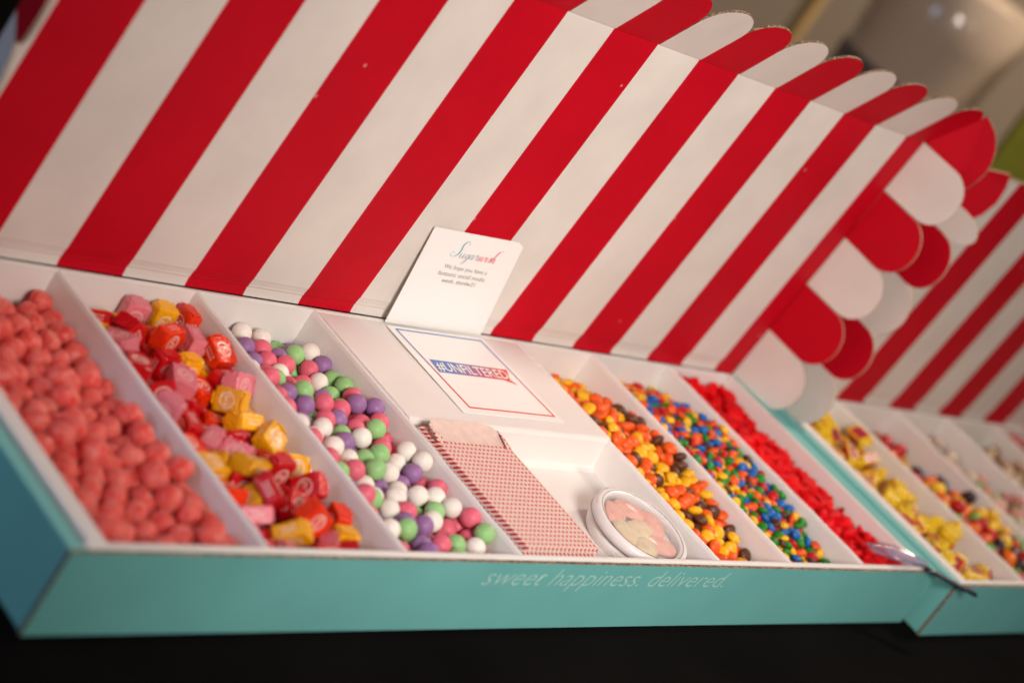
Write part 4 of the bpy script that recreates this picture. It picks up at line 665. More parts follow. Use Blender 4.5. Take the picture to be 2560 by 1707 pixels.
DATA['mini'] = (300, [
9804,1234,601,81,-12,-44,35,4,9237,1402,635,79,23,-10,-55,3,9681,1635,627,66,12,-58,44,0,9430,2569,606,26,-37,86,18,3,9687,718,538,75,29,20,-54,0,9799,1580,616,80,-26,-33,40,0,
9861,1138,590,8,12,-1,-98,0,9929,589,514,18,-3,-9,97,3,9444,857,560,94,-10,-17,24,5,9398,741,513,28,45,82,-14,1,9070,1453,638,13,39,89,-10,2,9897,1514,602,8,-94,3,-29,1,
9222,844,508,14,-38,3,90,1,9518,1727,637,48,4,-29,-82,1,9326,928,559,8,26,4,95,0,9500,1002,570,17,21,95,8,0,9015,1589,637,28,-92,23,9,1,9633,1783,658,91,35,-14,7,3,
9351,1005,582,32,18,-90,20,1,9534,1973,673,98,-17,-2,-2,0,9188,2377,604,12,-4,-2,98,2,9499,2371,606,26,-87,-37,-15,2,9785,474,459,14,-94,-2,-27,4,9945,861,582,46,5,13,-87,1,
9206,2006,635,13,-80,-39,-42,3,9927,494,477,44,25,-51,67,2,9941,1787,635,99,0,-1,-7,5,9322,610,504,19,-12,-96,-4,5,9945,1227,627,8,-70,-70,3,1,8823,1652,660,15,-82,53,4,1,
9510,1237,592,94,-1,-4,-30,3,9129,2104,628,97,-15,-5,-14,3,9633,2240,625,98,-3,-2,-10,0,9944,2209,674,97,6,7,-19,2,9459,454,447,10,45,-87,2,0,9750,969,556,58,-26,63,42,5,
9695,626,496,19,48,-85,0,1,9862,650,504,42,-81,-36,13,0,9851,838,550,93,-31,1,-15,1,9118,1967,623,10,53,-57,-60,4,9352,828,523,97,9,15,-11,0,9071,883,555,34,-3,9,-92,2,
9707,1471,578,24,79,-33,-44,3,9942,2504,602,98,-9,6,0,0,9550,624,491,37,52,-76,-9,4,9221,1912,608,43,62,-64,12,0,9610,3165,449,11,94,30,-8,4,9944,2021,645,4,-92,37,2,3,
9949,2369,618,38,8,84,-35,3,9546,2883,500,6,88,43,-15,0,9620,543,448,96,-23,3,2,3,9547,823,561,95,-16,-6,-20,2,9946,958,572,87,16,10,-44,2,9671,1322,581,71,-6,2,-69,1,
9474,2228,590,79,26,-39,-38,0,9695,423,452,98,-12,7,3,5,9690,1059,571,15,83,-51,-8,1,9188,1632,631,17,30,31,88,0,9249,1779,616,84,47,5,23,1,9834,1391,586,3,-87,43,18,4,
8787,1766,670,72,-25,21,-60,4,9396,1245,565,31,1,57,75,1,9728,2176,626,79,9,12,-58,3,9280,2321,596,28,13,-7,-94,4,9494,2473,609,77,-17,4,-59,3,9844,556,458,21,-5,96,-7,1,
9943,1078,587,93,-21,-2,25,0,9214,1331,586,49,-29,-11,-80,2,9570,1428,578,16,83,51,9,5,9235,645,495,55,17,-3,81,1,9342,1939,630,93,-32,-9,-1,5,9848,2200,627,13,-97,15,-5,0,
9836,927,554,42,-81,5,38,3,9584,961,554,90,2,-26,31,0,9945,412,459,6,-18,-92,31,1,8926,1085,598,16,-72,-55,-38,2,9209,1093,553,85,-23,-18,-42,3,9310,1102,548,27,-27,90,-16,3,
9341,2601,558,95,-24,17,-1,4,9051,2663,562,65,0,-3,-75,3,9422,599,496,96,-3,22,7,1,9350,1724,601,11,25,88,36,4,9616,1566,601,2,30,-91,25,3,9618,1960,646,91,-6,-27,26,4,
9648,2426,605,95,-2,-3,29,1,9671,2603,561,66,41,6,-61,4,9390,561,447,92,-3,16,33,1,9563,1814,619,29,-36,-83,-28,4,9501,2081,613,52,35,16,75,1,9226,2202,596,22,-35,90,-6,0,
8930,1238,625,90,-17,7,-37,5,9152,1182,575,7,-49,-67,54,1,9949,1334,615,30,-39,-86,-1,1,9238,1512,626,13,-71,-67,-10,1,9008,1687,631,82,14,12,53,3,9150,1556,616,6,-93,-14,29,3,
9374,1325,571,59,-65,-5,45,4,8881,2345,610,88,-5,-43,14,3,9705,1727,628,18,-35,88,-22,2,9714,791,512,97,13,0,-12,0,9512,552,448,58,-6,28,-75,2,9425,1890,620,5,-8,19,97,3,
9944,1394,569,92,29,-7,22,0,9338,1478,640,98,6,5,14,1,9946,1672,620,23,13,-94,-16,0,9540,777,511,92,-31,-4,-17,0,8882,1466,631,93,3,2,-33,4,9766,2386,592,93,5,3,-33,3,
9484,712,492,90,-19,-6,-36,2,9947,767,491,16,24,15,94,1,9391,1417,598,90,1,-21,-34,0,9887,2572,559,15,-68,-62,33,2,9746,566,432,96,6,23,-7,3,9560,1089,567,96,9,-4,21,0,
9944,2761,540,90,-35,8,21,0,8954,2091,608,70,41,21,53,4,9871,2091,600,39,-73,36,-40,2,9166,2791,539,3,-84,46,25,2,9189,2675,545,5,75,63,-10,0,9193,2565,546,0,25,96,6,4,
9435,2637,571,70,0,-29,64,1,9471,1162,553,10,-3,2,-98,1,9639,1148,555,73,14,-21,62,2,9459,1648,585,19,75,-46,40,3,9768,2929,487,56,-10,3,-81,3,9149,951,537,49,31,-59,-54,1,
9142,1445,605,91,-14,-25,28,1,9762,1969,627,4,68,65,-32,5,9680,2696,562,95,19,-17,-14,0,8950,1963,615,87,-13,-24,38,1,9406,2997,460,91,9,-30,23,3,9042,1388,588,90,6,3,41,1,
8975,2233,613,95,-1,28,-6,0,9897,3003,470,69,-36,0,61,2,9749,1149,558,84,12,1,-51,3,8884,2202,618,35,30,1,87,2,8996,2504,574,9,-96,-20,8,0,9943,1912,609,28,-95,0,0,1,
9266,1262,564,89,-31,-7,28,2,9530,1927,615,80,-11,13,-56,5,9945,2148,623,68,-17,-10,-69,3,9382,2256,586,21,41,-87,-15,2,9059,1106,576,39,-85,23,23,1,9096,1820,582,67,50,-30,-43,4,
9319,1868,594,87,-29,-38,-5,3,9600,2069,628,92,8,5,35,3,8966,2342,606,32,62,70,-2,0,9462,3178,411,43,86,24,-8,3,9010,1025,560,62,-3,34,69,1,9609,1724,598,91,-29,20,-18,4,
9168,2271,569,31,-86,30,22,5,9814,3064,448,50,-9,-8,84,4,9614,740,477,98,-8,-11,-6,5,9730,1257,541,91,-7,1,-37,3,9779,694,495,97,17,-6,-8,1,9861,3141,414,4,-65,-17,72,2,
9421,2140,606,14,49,-84,14,3,9688,2515,579,19,2,-86,45,1,9193,747,490,9,15,-95,20,2,9775,1812,631,0,21,-12,-96,1,9967,1567,595,66,24,60,36,4,8848,1954,626,99,-4,5,6,1,
9770,875,494,24,-61,-21,72,3,9255,1177,549,14,4,-78,-60,0,9496,1491,585,7,-92,16,-32,3,9426,1071,563,32,-92,-18,2,4,9632,2322,572,61,-9,58,-51,5,9724,2827,498,71,18,-15,-65,2,
8948,1351,575,89,27,-29,-16,2,9804,1689,627,6,92,36,-5,2,9359,2041,610,94,22,17,14,4,9289,790,476,1,-20,-88,41,3,9213,939,519,7,-58,54,-58,4,9228,2084,615,20,-66,71,-7,1,
9427,2818,483,20,14,-17,-94,0,9621,2799,495,53,8,-19,81,4,9669,928,532,86,-9,-10,-47,4,9842,2014,612,74,-64,9,-10,1,9945,2266,619,14,15,-97,-2,4,9472,2414,555,1,58,-78,-19,1,
9314,2958,465,18,5,-97,9,2,8926,1866,624,33,89,-17,-23,1,9046,2416,599,65,-7,10,73,4,9325,2686,514,23,-89,37,-2,1,9851,1027,538,14,-72,33,-57,1,8987,1488,602,0,42,-84,-32,2,
9442,1985,619,92,-26,-19,-19,0,9906,2652,529,86,41,-24,9,3,9634,2946,483,87,-14,10,44,3,9478,856,498,38,-2,-25,-88,4,9543,1311,553,93,12,-24,-22,2,9777,3123,394,96,-1,0,25,3,
9309,2430,582,19,56,-79,-9,5,9627,413,404,19,31,-18,90,2,9024,1278,597,20,-17,92,-24,2,9771,2638,565,18,-72,-65,7,4,9862,2370,576,15,-65,46,56,4,9396,2903,467,42,-87,-19,8,2,
8805,1210,632,81,12,10,55,2,9494,1843,580,99,3,6,3,5,9782,2275,594,8,60,72,31,1,9553,3021,436,6,2,48,86,4,9010,2042,586,21,-32,64,-66,0,9687,2042,639,21,-86,-37,24,2,
9543,1711,567,3,-69,-65,29,1,9782,1050,542,76,37,42,31,4,9622,1638,550,20,-65,68,24,1,9799,1492,558,17,-36,69,59,4,9286,603,439,2,-26,94,-20,2,9264,481,448,3,3,5,99,2,
9583,2153,596,94,9,10,28,1,8994,1196,579,92,-35,2,4,0,9055,2270,576,62,22,-19,-71,4,9945,869,517,88,7,-8,-45,4,9830,1318,529,18,52,83,2,0,9298,2524,544,77,-54,-8,29,3,
9720,3006,456,20,7,-7,97,3,9944,2920,458,4,89,39,-18,3,9416,2717,506,32,-6,-18,92,0,9863,431,416,87,39,26,-9,5,9289,1398,589,23,-47,84,0,0,9218,1829,571,2,-53,83,12,4,
9133,2963,500,3,-14,97,-10,4,9700,498,393,80,-4,6,-58,2,9458,522,393,98,6,7,15,1,9501,2939,448,91,5,-5,39,0,9706,1583,562,25,74,-49,37,5,9211,1036,507,90,-13,-30,-24,0,
9111,2057,579,10,18,95,-21,5,9202,2468,555,83,-42,-33,7,4,9155,1278,532,76,-39,-30,39,4,9651,1406,541,1,-84,51,6,0,9024,1614,574,96,8,0,-24,0,9350,1632,564,41,-87,-18,-16,2,
9498,2546,542,25,75,-59,-1,0,9487,936,510,53,74,38,-3,0,9141,1900,572,89,-39,-6,-19,2,9670,1834,626,21,-95,-7,-20,1,8796,1412,617,34,-46,64,-49,0,9944,1992,581,97,7,-7,-19,0,
8800,2051,637,76,27,16,55,0,9298,1015,506,50,18,-21,-81,4,9117,1033,532,91,23,24,-21,2,9397,1826,576,91,-20,30,-10,3,9694,2248,579,19,56,75,26,5,9568,3156,393,63,-2,9,76,2,
8926,1716,617,32,-64,-7,68,0,8966,945,560,1,-70,-68,19,4,9745,1358,542,48,-9,83,23,1,9616,1868,574,94,20,15,-17,2,8898,1180,582,47,-46,8,-74,1,8885,1626,587,56,61,-44,32,4,
9448,1743,584,91,22,31,1,2,9064,2771,520,84,-26,7,45,2,9258,3041,442,88,41,-10,-15,2,9308,3182,415,13,12,-64,-73,2,9101,1674,596,77,43,-14,-43,0,9588,504,402,71,-25,-17,-62,1,
9364,668,459,13,19,32,-91,2,9356,1181,518,96,0,-8,23,0,9204,1462,561,73,2,-6,67,3,9569,1221,524,85,-28,-6,-41,4,9450,1290,533,51,50,19,-66,3,8862,1386,592,88,-28,-6,35,4,
9394,2497,554,13,46,-86,11,5,9049,2142,585,7,-80,-58,2,4,9286,932,479,6,-22,58,77,4,9779,1413,519,80,46,-9,-35,0,9875,1441,527,62,1,34,-69,4,9089,1532,581,44,-18,14,-86,2,
9677,3163,393,8,76,-63,3,2,9846,800,495,27,-16,-10,-93,3,9658,1967,588,90,-25,-11,32,3,9417,422,393,70,9,2,69,4,9745,667,411,81,-31,29,39,3,9413,1093,502,94,26,15,-4,4,
9948,674,462,3,-70,63,-30,0,9434,2323,546,25,55,53,57,0,9220,2919,448,93,29,11,-16,0,9084,744,510,24,0,-96,3,1,9018,1858,584,30,-70,-52,36,3,9857,1854,601,29,-59,67,33,4,
9395,924,473,96,-8,19,13,1,9614,853,504,3,94,-29,-7,4,9835,2462,561,5,77,61,-10,3,9967,2552,519,72,13,-67,-2,3,8936,1546,575,19,-47,84,16,5,8866,2118,598,71,-62,18,23,4,
9537,2296,564,67,-33,-21,-62,0,9083,1290,552,48,-18,84,7,2,9522,2753,488,97,9,17,5,1,9942,569,449,2,60,78,13,5,9385,831,452,43,8,-24,-86,4,9943,2446,553,99,-7,3,3,4,
9399,345,451,15,60,76,-18,4,9957,1484,539,82,11,40,38,1,9721,1897,593,96,-12,-20,0,1,9141,2148,559,92,22,-29,-3,3,9162,2842,478,18,-47,-82,23,2,9168,1731,579,40,46,-75,-21,0,
9327,2168,583,94,-7,21,20,5,9575,2387,558,12,-91,-36,0,0,9275,2850,485,4,73,-64,16,2,9632,649,440,8,98,-10,12,5,9475,1386,561,77,30,16,51,1,8875,1794,618,21,70,65,-13,3,
9402,728,434,26,-79,54,-1,2,9943,719,393,7,-62,77,-5,4,9712,740,445,59,9,38,69,1,9921,978,512,83,6,-6,53,0,9945,1810,572,87,-7,-11,45,2,9942,2328,553,6,79,-56,18,3,
9252,2737,495,82,15,31,-44,5,9742,3018,393,87,9,1,47,1,9133,1377,549,7,1,2,-99,4,9484,3084,393,4,-53,83,8,4,9454,1193,493,97,15,0,11,4,9397,1390,510,57,-72,36,8,1,
9795,1570,518,8,-45,-34,-81,5,9724,1679,569,14,-53,5,82,4,9705,2443,545,89,-16,-1,-40,5,9424,1564,588,90,-38,12,10,3,8786,2321,605,79,-44,-16,-37,2,9587,2512,566,15,79,-57,-4,2,
9944,609,393,4,-50,-85,-8,3,9263,719,445,62,1,-12,-76,3,9945,882,452,98,-4,0,-12,4,9506,1032,509,63,6,-15,75,1,9946,1083,517,86,-19,-10,-44,4,9944,1181,491,94,23,-17,15,0,
9131,1472,516,97,12,11,-4,0,9892,1573,536,58,2,-17,-78,3,9519,1602,560,13,22,96,-5,5,9278,2433,522,98,-5,7,-10,1,9808,970,472,82,-40,-25,-28,4,9614,1044,521,17,83,50,12,5,
9823,1199,533,69,10,-9,-70,0,9944,1171,559,73,19,14,-62,4,9554,1399,501,46,5,86,-14,4,9642,1515,548,94,-12,26,13,5,8820,1706,600,88,19,-34,-25,4,9182,1994,553,3,91,-39,1,5,
9276,2242,547,92,3,6,-36,3,9576,2601,507,81,12,-28,-48,0,9277,2011,578,86,-14,-1,-47,1,9075,2568,530,90,-23,22,-27,3,9537,1310,471,40,77,47,10,1,8827,155,393,94,-4,8,31,4,
9339,345,393,8,-13,-98,-4,4,9014,361,393,0,-4,8,-99,3,9945,375,393,97,9,-1,-15,0,9942,497,393,99,3,-9,-3,2,8829,633,393,9,-52,-84,2,3,8942,479,393,82,-7,-6,-54,0,
9107,602,393,84,7,-6,52,1,9330,560,393,92,-3,-8,-35,1,9554,606,393,57,7,5,-80,4,9685,607,393,1,55,82,-9,2,8920,802,393,82,2,9,-54,1,9478,724,393,88,7,-5,-45,4,
9658,727,393,90,1,9,-41,1,8725,806,400,24,66,-69,11,1,8819,859,393,87,9,0,46,3,9101,829,393,98,8,5,-9,3,9403,805,393,3,-68,71,-8,5,9708,828,393,15,8,4,-97,2,
9839,862,414,81,-56,-1,1,2,9077,932,414,68,-5,70,-17,4,8985,2577,413,71,-40,35,43,0,9201,2585,393,97,6,7,19,1,8736,2745,393,5,49,86,-8,3,8864,2741,393,5,-95,26,-7,3,
9089,2740,393,81,2,-8,57,1,9190,2698,393,95,-5,1,27,5,9325,2744,393,67,-1,9,73,3,9525,2749,393,6,-45,88,7,1,9634,2743,393,8,-16,-97,3,1,9908,2679,393,68,-5,3,71,2,
8726,2856,393,97,-9,1,-20,1,8977,2883,393,94,-5,-8,30,5,9080,2850,393,80,-9,-1,-58,0,9204,2833,393,98,-3,9,5,4,9380,2912,393,94,9,-3,-31,1,9484,2879,393,4,94,29,-8,2,
9589,2843,393,97,-7,5,-15,5,9368,3023,393,13,-9,2,-98,4,9634,3060,393,4,-87,46,-8,5,9946,2960,393,1,16,97,9,5,8898,3164,393,60,1,9,-78,3,9066,3162,393,8,-97,-16,-4,3,
8949,190,400,25,-85,44,4,5,9153,190,393,9,-58,80,-3,4,9262,267,393,69,-7,-1,71,2,9568,322,393,93,0,-9,32,2,9683,328,393,7,-29,-94,-6,0,8728,481,393,3,-33,93,9,0,
9308,453,393,4,92,-35,8,3,9528,426,393,9,66,-73,-2,1,9827,502,393,9,-96,-20,2,3,8728,590,393,99,4,8,3,4,8832,434,393,94,-6,7,-28,5,9052,502,393,97,-9,1,16,3,
9198,476,395,73,-9,-8,-66,0,9420,625,393,69,4,8,-70,0,9836,614,393,20,-5,7,97,4,8725,701,393,97,3,8,-15,4,9011,654,393,39,6,-6,91,3,9104,714,393,98,9,-1,-9,0,
9202,663,393,55,4,-8,-82,3,9306,697,393,99,-4,-8,-3,2,9564,715,412,23,78,-35,-44,3,8830,817,448,42,-9,11,-89,5,9196,775,393,3,-19,97,-9,3,9295,825,395,9,-12,97,-10,5,
9588,802,414,76,54,15,-29,4,9686,842,455,22,5,-14,-95,1,9782,786,453,49,0,19,84,1,9892,781,434,93,4,-8,-31,5,9163,943,393,97,5,8,-19,4,9373,904,402,66,18,24,-67,0,
9632,977,419,3,-80,-58,8,2,9757,920,402,76,25,20,-55,0,9002,1045,447,0,-94,-31,-7,5,9087,1119,442,10,-47,-86,10,3,9401,1138,442,7,92,37,-4,4,9139,1271,445,7,48,85,12,2,
9322,1213,447,82,19,-3,-53,0,9792,1175,434,92,-5,-33,11,2,9945,1260,459,97,8,-7,-15,0,9231,1315,449,91,19,-11,-32,4,9746,1370,448,19,-29,-2,-93,3,8808,1452,496,90,5,-7,39,2,
9473,1577,450,98,8,-6,9,0,8919,1738,496,93,21,3,28,3,9281,1754,444,84,24,9,46,4,9407,1662,442,96,5,13,-20,0,9048,1836,449,98,9,10,-1,0,8703,1920,480,27,58,-36,-67,5,
9173,2222,446,92,-7,-1,-36,2,9122,2407,455,86,1,19,46,5,9208,2338,448,3,16,-98,5,1,9378,2397,446,98,10,4,-8,2,9494,2314,439,93,3,15,-31,3,9704,2365,439,96,-9,20,2,4,
8724,2506,452,20,43,-87,-1,1,8929,2509,450,92,13,-20,-26,4,9921,2497,445,99,-4,-6,-4,5,8789,2646,402,88,-20,25,32,1,8971,2660,455,4,-94,29,1,3,9070,2594,458,4,-93,-33,7,1,
9239,2642,448,99,-2,-8,1,2,9300,2636,393,88,-9,2,-44,4,9446,2610,444,99,-1,-4,4,2,9580,2600,414,70,-16,-68,6,1,8724,2778,453,96,-8,-17,16,1,9049,2677,422,56,33,5,-75,2,
9236,2771,439,73,14,-7,65,4,9515,2672,421,86,30,3,-39,3,9701,2764,431,31,-40,-85,7,1,8850,2875,393,97,-5,-7,16,3,9005,2956,440,2,-97,19,0,1,9281,2954,397,90,-12,-12,39,3,
9463,2985,400,18,-91,31,17,1,9626,2862,448,97,-3,8,-16,2,8954,3010,393,10,-9,0,-98,5,9068,2999,393,52,0,-9,-83,3,9283,3091,393,4,46,87,8,0,8862,176,448,89,-1,25,34,2,
9391,203,393,9,-63,76,3,2,9934,263,393,9,0,-99,3,4,8912,387,414,7,-40,73,53,0,9843,331,393,94,9,2,-30,1,8774,582,446,98,5,7,7,4,9210,562,404,59,-19,30,71,0,
8781,694,446,7,-79,-59,-2,5,8828,743,393,8,-54,-82,-4,1,9072,665,462,68,36,-62,7,5,9804,758,393,74,-8,-4,-65,3,8724,755,479,70,-1,-29,-64,4,8936,818,457,2,-67,72,7,4,
9001,872,401,90,-28,-9,-30,5,9114,796,450,7,-81,56,7,5,9208,849,422,90,-33,5,23,4,9483,801,444,95,4,-4,26,0,8897,903,409,29,-9,-89,32,4,9535,923,436,96,-13,15,11,4,
9944,993,449,87,-9,-2,47,2,9218,996,443,92,5,-5,-37,4,9511,1122,431,74,4,22,-62,1,9874,1054,458,23,85,24,37,1,9221,1186,437,76,24,0,-59,1,9288,1124,474,99,-1,0,-4,1,
9536,1250,419,4,20,96,-12,0,9694,1184,438,6,-70,-70,5,3,9751,1140,490,97,-9,-9,-16,2,8780,1207,506,93,-16,15,28,0,8967,1286,451,8,69,70,11,0,9213,1241,498,96,-9,-6,22,2,
9945,1364,495,10,-69,-70,4,4,8724,1385,486,87,11,17,44,2,8870,1392,480,33,-74,9,57,4,8920,1508,506,98,0,-2,-12,2,9168,1368,489,95,12,-12,-24,4,9603,1486,476,89,-9,-41,-2,0,
9701,1468,480,90,-17,19,-31,0,9802,1465,467,48,-29,-13,80,3,9945,1444,462,18,2,-22,95,2,8727,1560,502,2,56,82,6,0,8876,1637,501,99,2,0,8,2,9091,1582,522,77,8,5,-62,4,
9553,1567,498,53,16,15,-81,4,9667,1575,474,29,22,-92,-7,5,9890,1528,481,40,13,-23,-86,3,9008,1742,483,66,-19,65,-28,2,9337,1736,482,87,23,12,39,5,9450,1638,501,54,-9,12,82,2,
9965,1616,497,71,-35,-51,31,1,8727,1822,518,73,-19,0,-65,0,9087,1797,496,96,7,14,18,1,9217,1841,454,97,-3,18,6,4,9868,1864,504,4,98,13,-4,2,9946,1787,508,1,-16,-98,0,2,
8723,1968,550,29,38,-86,10,4,8940,1912,480,84,23,-4,47,1,9283,1934,470,2,98,-12,2,3,9475,1993,479,27,56,-34,-70,4,9551,1942,487,90,25,15,-29,4,9787,1940,500,3,78,61,5,0,
9008,2017,500,3,-98,10,11,1,9251,2144,466,31,-12,93,-3,1,9545,2066,506,96,2,8,-23,0,9728,2061,503,76,-9,8,62,2,9954,2157,507,68,-15,-38,59,4,8724,2229,514,0,-45,88,8,1,
8888,2261,498,4,79,-59,4,2,8958,2168,457,86,7,21,43,5,9052,2292,496,83,20,-42,28,3,9229,2250,492,95,-10,18,-18,5,9329,2239,476,94,-4,29,-14,1,9423,2190,461,87,-24,3,-40,0,
9579,2164,490,97,8,-7,14,2,9820,2202,467,40,79,44,-3,0,9944,2265,511,97,-14,-3,10,5,8718,2315,464,90,-7,-35,19,2,8898,2361,473,82,6,-12,54,3,9136,2311,489,94,16,-12,-21,5,
9272,2436,446,10,85,-49,3,0,9300,2345,479,71,11,-2,68,0,9394,2295,444,46,-5,-37,79,2,9555,2270,483,96,15,-15,9,1,9738,2411,487,70,-1,9,70,4,9810,2375,446,16,6,98,0,3,
9946,2411,494,97,-14,3,15,4,8748,2580,478,82,-36,19,38,4,8824,2520,451,8,96,-18,-13,3,9406,2506,448,4,-93,29,-19,3,9470,2475,505,91,1,5,-38,0,9687,2476,441,97,-8,11,13,3,
9889,2504,504,98,-1,-4,16,4,8755,2677,473,27,-73,61,-3,5,9418,2580,502,92,0,-2,36,4,9514,2531,454,97,15,10,4,1,9736,2670,445,15,-11,4,-97,4,9946,2616,447,98,-7,1,15,1,
8814,2723,443,3,-80,-57,-13,4,9161,2709,469,72,36,-5,57,5,9339,2688,448,35,7,14,-91,5,9621,2694,450,69,14,-10,69,0,9786,2805,446,10,-9,-98,1,5,8725,2893,456,98,4,7,-15,2,
9700,2852,393,74,8,5,65,0,9200,3166,393,8,30,94,4,4,9850,3036,393,19,2,-9,-97,3,9021,141,415,73,61,18,21,3,9631,234,397,14,-77,-60,-10,3,9942,154,393,94,5,-8,-30,3,
8859,262,393,8,72,-67,4,3,9508,231,407,62,-36,17,66,2,9791,256,404,35,-91,14,-5,3,9115,405,393,96,9,3,22,0,9760,406,393,58,9,-3,80,2,8844,530,402,90,-30,12,24,5,
9029,416,446,8,48,-85,17,0,9112,522,438,89,-8,33,-27,3,9166,597,456,18,-3,26,94,2,8919,702,401,90,18,24,-29,2,9010,765,402,95,3,27,-10,1,9159,693,454,29,57,-75,7,1,
9840,693,444,98,13,-8,-3,4,8789,849,510,87,-4,-17,44,5,8870,640,449,23,-55,-79,-1,2,9019,763,476,85,0,37,33,0,9150,904,459,95,-13,8,-25,5,9297,869,461,40,-26,-46,-74,3,
8727,862,450,1,-61,-77,9,3,9054,858,485,10,-31,92,-19,2,9467,1016,445,67,2,12,71,5,9591,956,483,3,-73,-67,1,4,9700,939,469,13,-6,12,97,1,9845,914,457,65,-41,21,58,1,
8799,1047,445,98,-7,14,-3,0,8968,1006,499,4,-98,9,-5,1,9339,1045,449,90,-7,-15,-38,4,9569,1052,455,62,3,1,77,1,9675,1072,453,9,-75,60,20,2,8834,1113,493,12,-98,-9,-2,2,
8916,1099,464,44,-38,79,-8,4,9078,1224,468,89,26,-23,-25,2,9182,1137,473,19,31,6,-92,1,9429,1247,449,88,10,10,-44,5,9588,1179,461,5,44,-88,-13,5,9857,1248,484,88,9,-6,-43,5,
8724,1299,524,4,-96,14,18,1,8861,1228,519,9,-72,-55,39,4,8930,1194,457,23,9,93,21,4,9316,1282,503,91,-5,-10,-38,3,9620,1284,457,96,-17,-10,-16,1,9748,1273,470,92,27,-12,-22,1,
9945,1294,533,93,28,-13,12,0,8725,1466,533,88,0,-5,45,1,8805,1341,518,31,49,67,44,0,9023,1506,536,7,-95,-28,-4,1,9250,1463,495,3,-94,-25,16,4,9505,1470,446,97,6,-3,20,2,
8835,1554,531,97,5,-8,-18,4,8972,1604,519,75,-22,8,-61,2,9198,1557,525,9,78,-60,0,1,9371,1580,465,46,28,15,-82,5,9545,1501,531,78,15,-17,57,0,9740,1538,497,83,-34,28,-31,0,
8855,1717,545,11,-84,46,-20,4,9050,1675,521,83,3,26,-47,2,9205,1679,468,23,68,-62,27,1,9387,1702,532,88,0,-3,-46,3,9542,1684,503,25,29,-91,2,1,9725,1653,488,96,-8,6,24,3,
9831,1658,500,81,-11,-22,51,2,9934,1680,533,21,23,-29,-89,4,8751,1890,576,51,-82,-21,6,4,8868,1849,508,97,18,-12,4,3,9260,1856,512,0,-17,-98,-2,3,9385,1836,504,5,-16,-97,6,3,
9479,1868,461,98,-11,4,-3,0,9639,1805,498,14,-91,37,6,2,9739,1763,511,98,-1,-8,-10,4,9847,1767,525,94,10,-21,20,3,8788,1984,580,93,-10,34,-1,3,8821,1951,506,94,-16,25,14,5,
9065,1924,509,7,85,50,2,0,9185,1958,493,88,-18,-10,-41,5,9326,2043,492,89,11,28,31,2,9502,1968,560,97,0,11,-14,4,9576,1893,526,22,-94,13,15,4,9685,1903,524,1,-17,-97,4,4,
9786,1874,549,96,10,-2,20,3,9946,1959,467,94,-21,21,8,4,8725,2032,486,3,-98,15,3,3,8811,2148,478,20,-77,-19,56,0,8934,2070,501,39,76,35,37,5,9106,2026,514,87,5,9,45,2,
9211,2061,501,92,3,6,36,0,9335,2152,516,13,-20,-96,2,0,9422,2080,490,96,-4,-23,-5,1,9636,2003,513,98,-12,4,7,0,9638,2116,532,96,14,9,-18,0,9835,2036,526,11,4,98,3,1,
9874,2122,507,24,-69,67,4,1,8725,2154,546,67,14,33,-64,4,8822,2274,544,91,18,-19,-28,1,9050,2195,456,37,-21,-3,-89,3,9102,2214,513,81,40,29,29,0,9184,2168,510,74,38,6,-53,4,
9382,2254,515,84,11,24,45,3,9426,2166,533,1,97,-9,-18,0,9605,2227,540,88,-16,3,-42,4,9704,2188,493,77,-25,-1,-57,0,9839,2299,487,97,15,-5,12,2,8724,2388,512,89,-39,-6,-14,2,
8812,2353,489,63,-38,67,-6,4,9115,2352,549,91,-24,-20,-22,3,9192,2407,497,97,-7,9,17,1,9386,2404,516,57,12,-16,78,4,9515,2373,494,17,-1,10,97,2,9666,2292,493,86,-4,-5,49,0,
9830,2410,510,97,-11,17,7,5,9022,2449,449,95,8,-16,22,2,9262,2522,414,31,-93,-11,3,3,9666,2528,500,79,5,26,53,0,8724,2652,529,95,23,2,-15,4,8875,2575,393,1,-11,98,-9,3,
9159,2623,489,75,9,-4,64,4,9651,2603,457,23,-18,-94,-11,0,9845,2690,449,62,7,-9,76,3,9945,2703,489,97,6,-13,-16,5,8726,2846,511,74,7,-11,64,0,8915,2754,463,78,-6,12,-60,3,
8968,2773,396,11,3,-98,7,2,9120,2790,446,81,-24,11,-51,0,9409,2811,402,92,24,-17,22,0,9880,2772,405,80,-33,-10,-48,3,9967,2759,417,48,46,-60,-42,4,8710,3082,415,21,-48,-21,81,3,
8807,2820,434,95,26,-6,-4,4,8877,2969,413,11,-73,-43,-51,5,9111,2924,439,36,10,2,-92,0,9170,2952,393,4,-97,15,-8,0,9515,2830,448,98,11,2,12,0,8784,3024,393,6,12,98,7,1,
8993,3106,402,13,-20,-25,93,2,9160,3062,393,97,4,-8,-15,2,9567,2953,393,82,1,9,55,1,9943,3165,393,94,-5,-3,-31,1,9550,157,393,98,-8,-5,-7,3,9853,176,415,10,77,-9,-60,3,
8724,199,393,6,-45,-88,-7,1,8968,279,403,13,-70,-61,-31,0,9750,333,447,14,93,-31,7,1,8738,374,395,36,7,10,-92,3,8727,635,492,81,-4,-16,-54,3,8933,580,399,65,-6,20,71,1,
9030,590,436,88,39,-3,-24,1,8712,825,525,14,42,-6,-88,2,8971,679,454,95,4,-10,27,2,8814,924,467,0,41,-90,0,1,8973,933,446,91,-1,-10,37,4,9064,954,502,97,-16,10,-6,2,
9403,991,511,76,-18,18,59,2,8727,1051,507,71,25,17,-62,0,8870,1007,480,93,-18,21,-20,4,9116,1028,448,38,3,42,-81,4,9714,1037,499,87,15,7,43,1,8725,1122,485,39,21,25,-85,2,
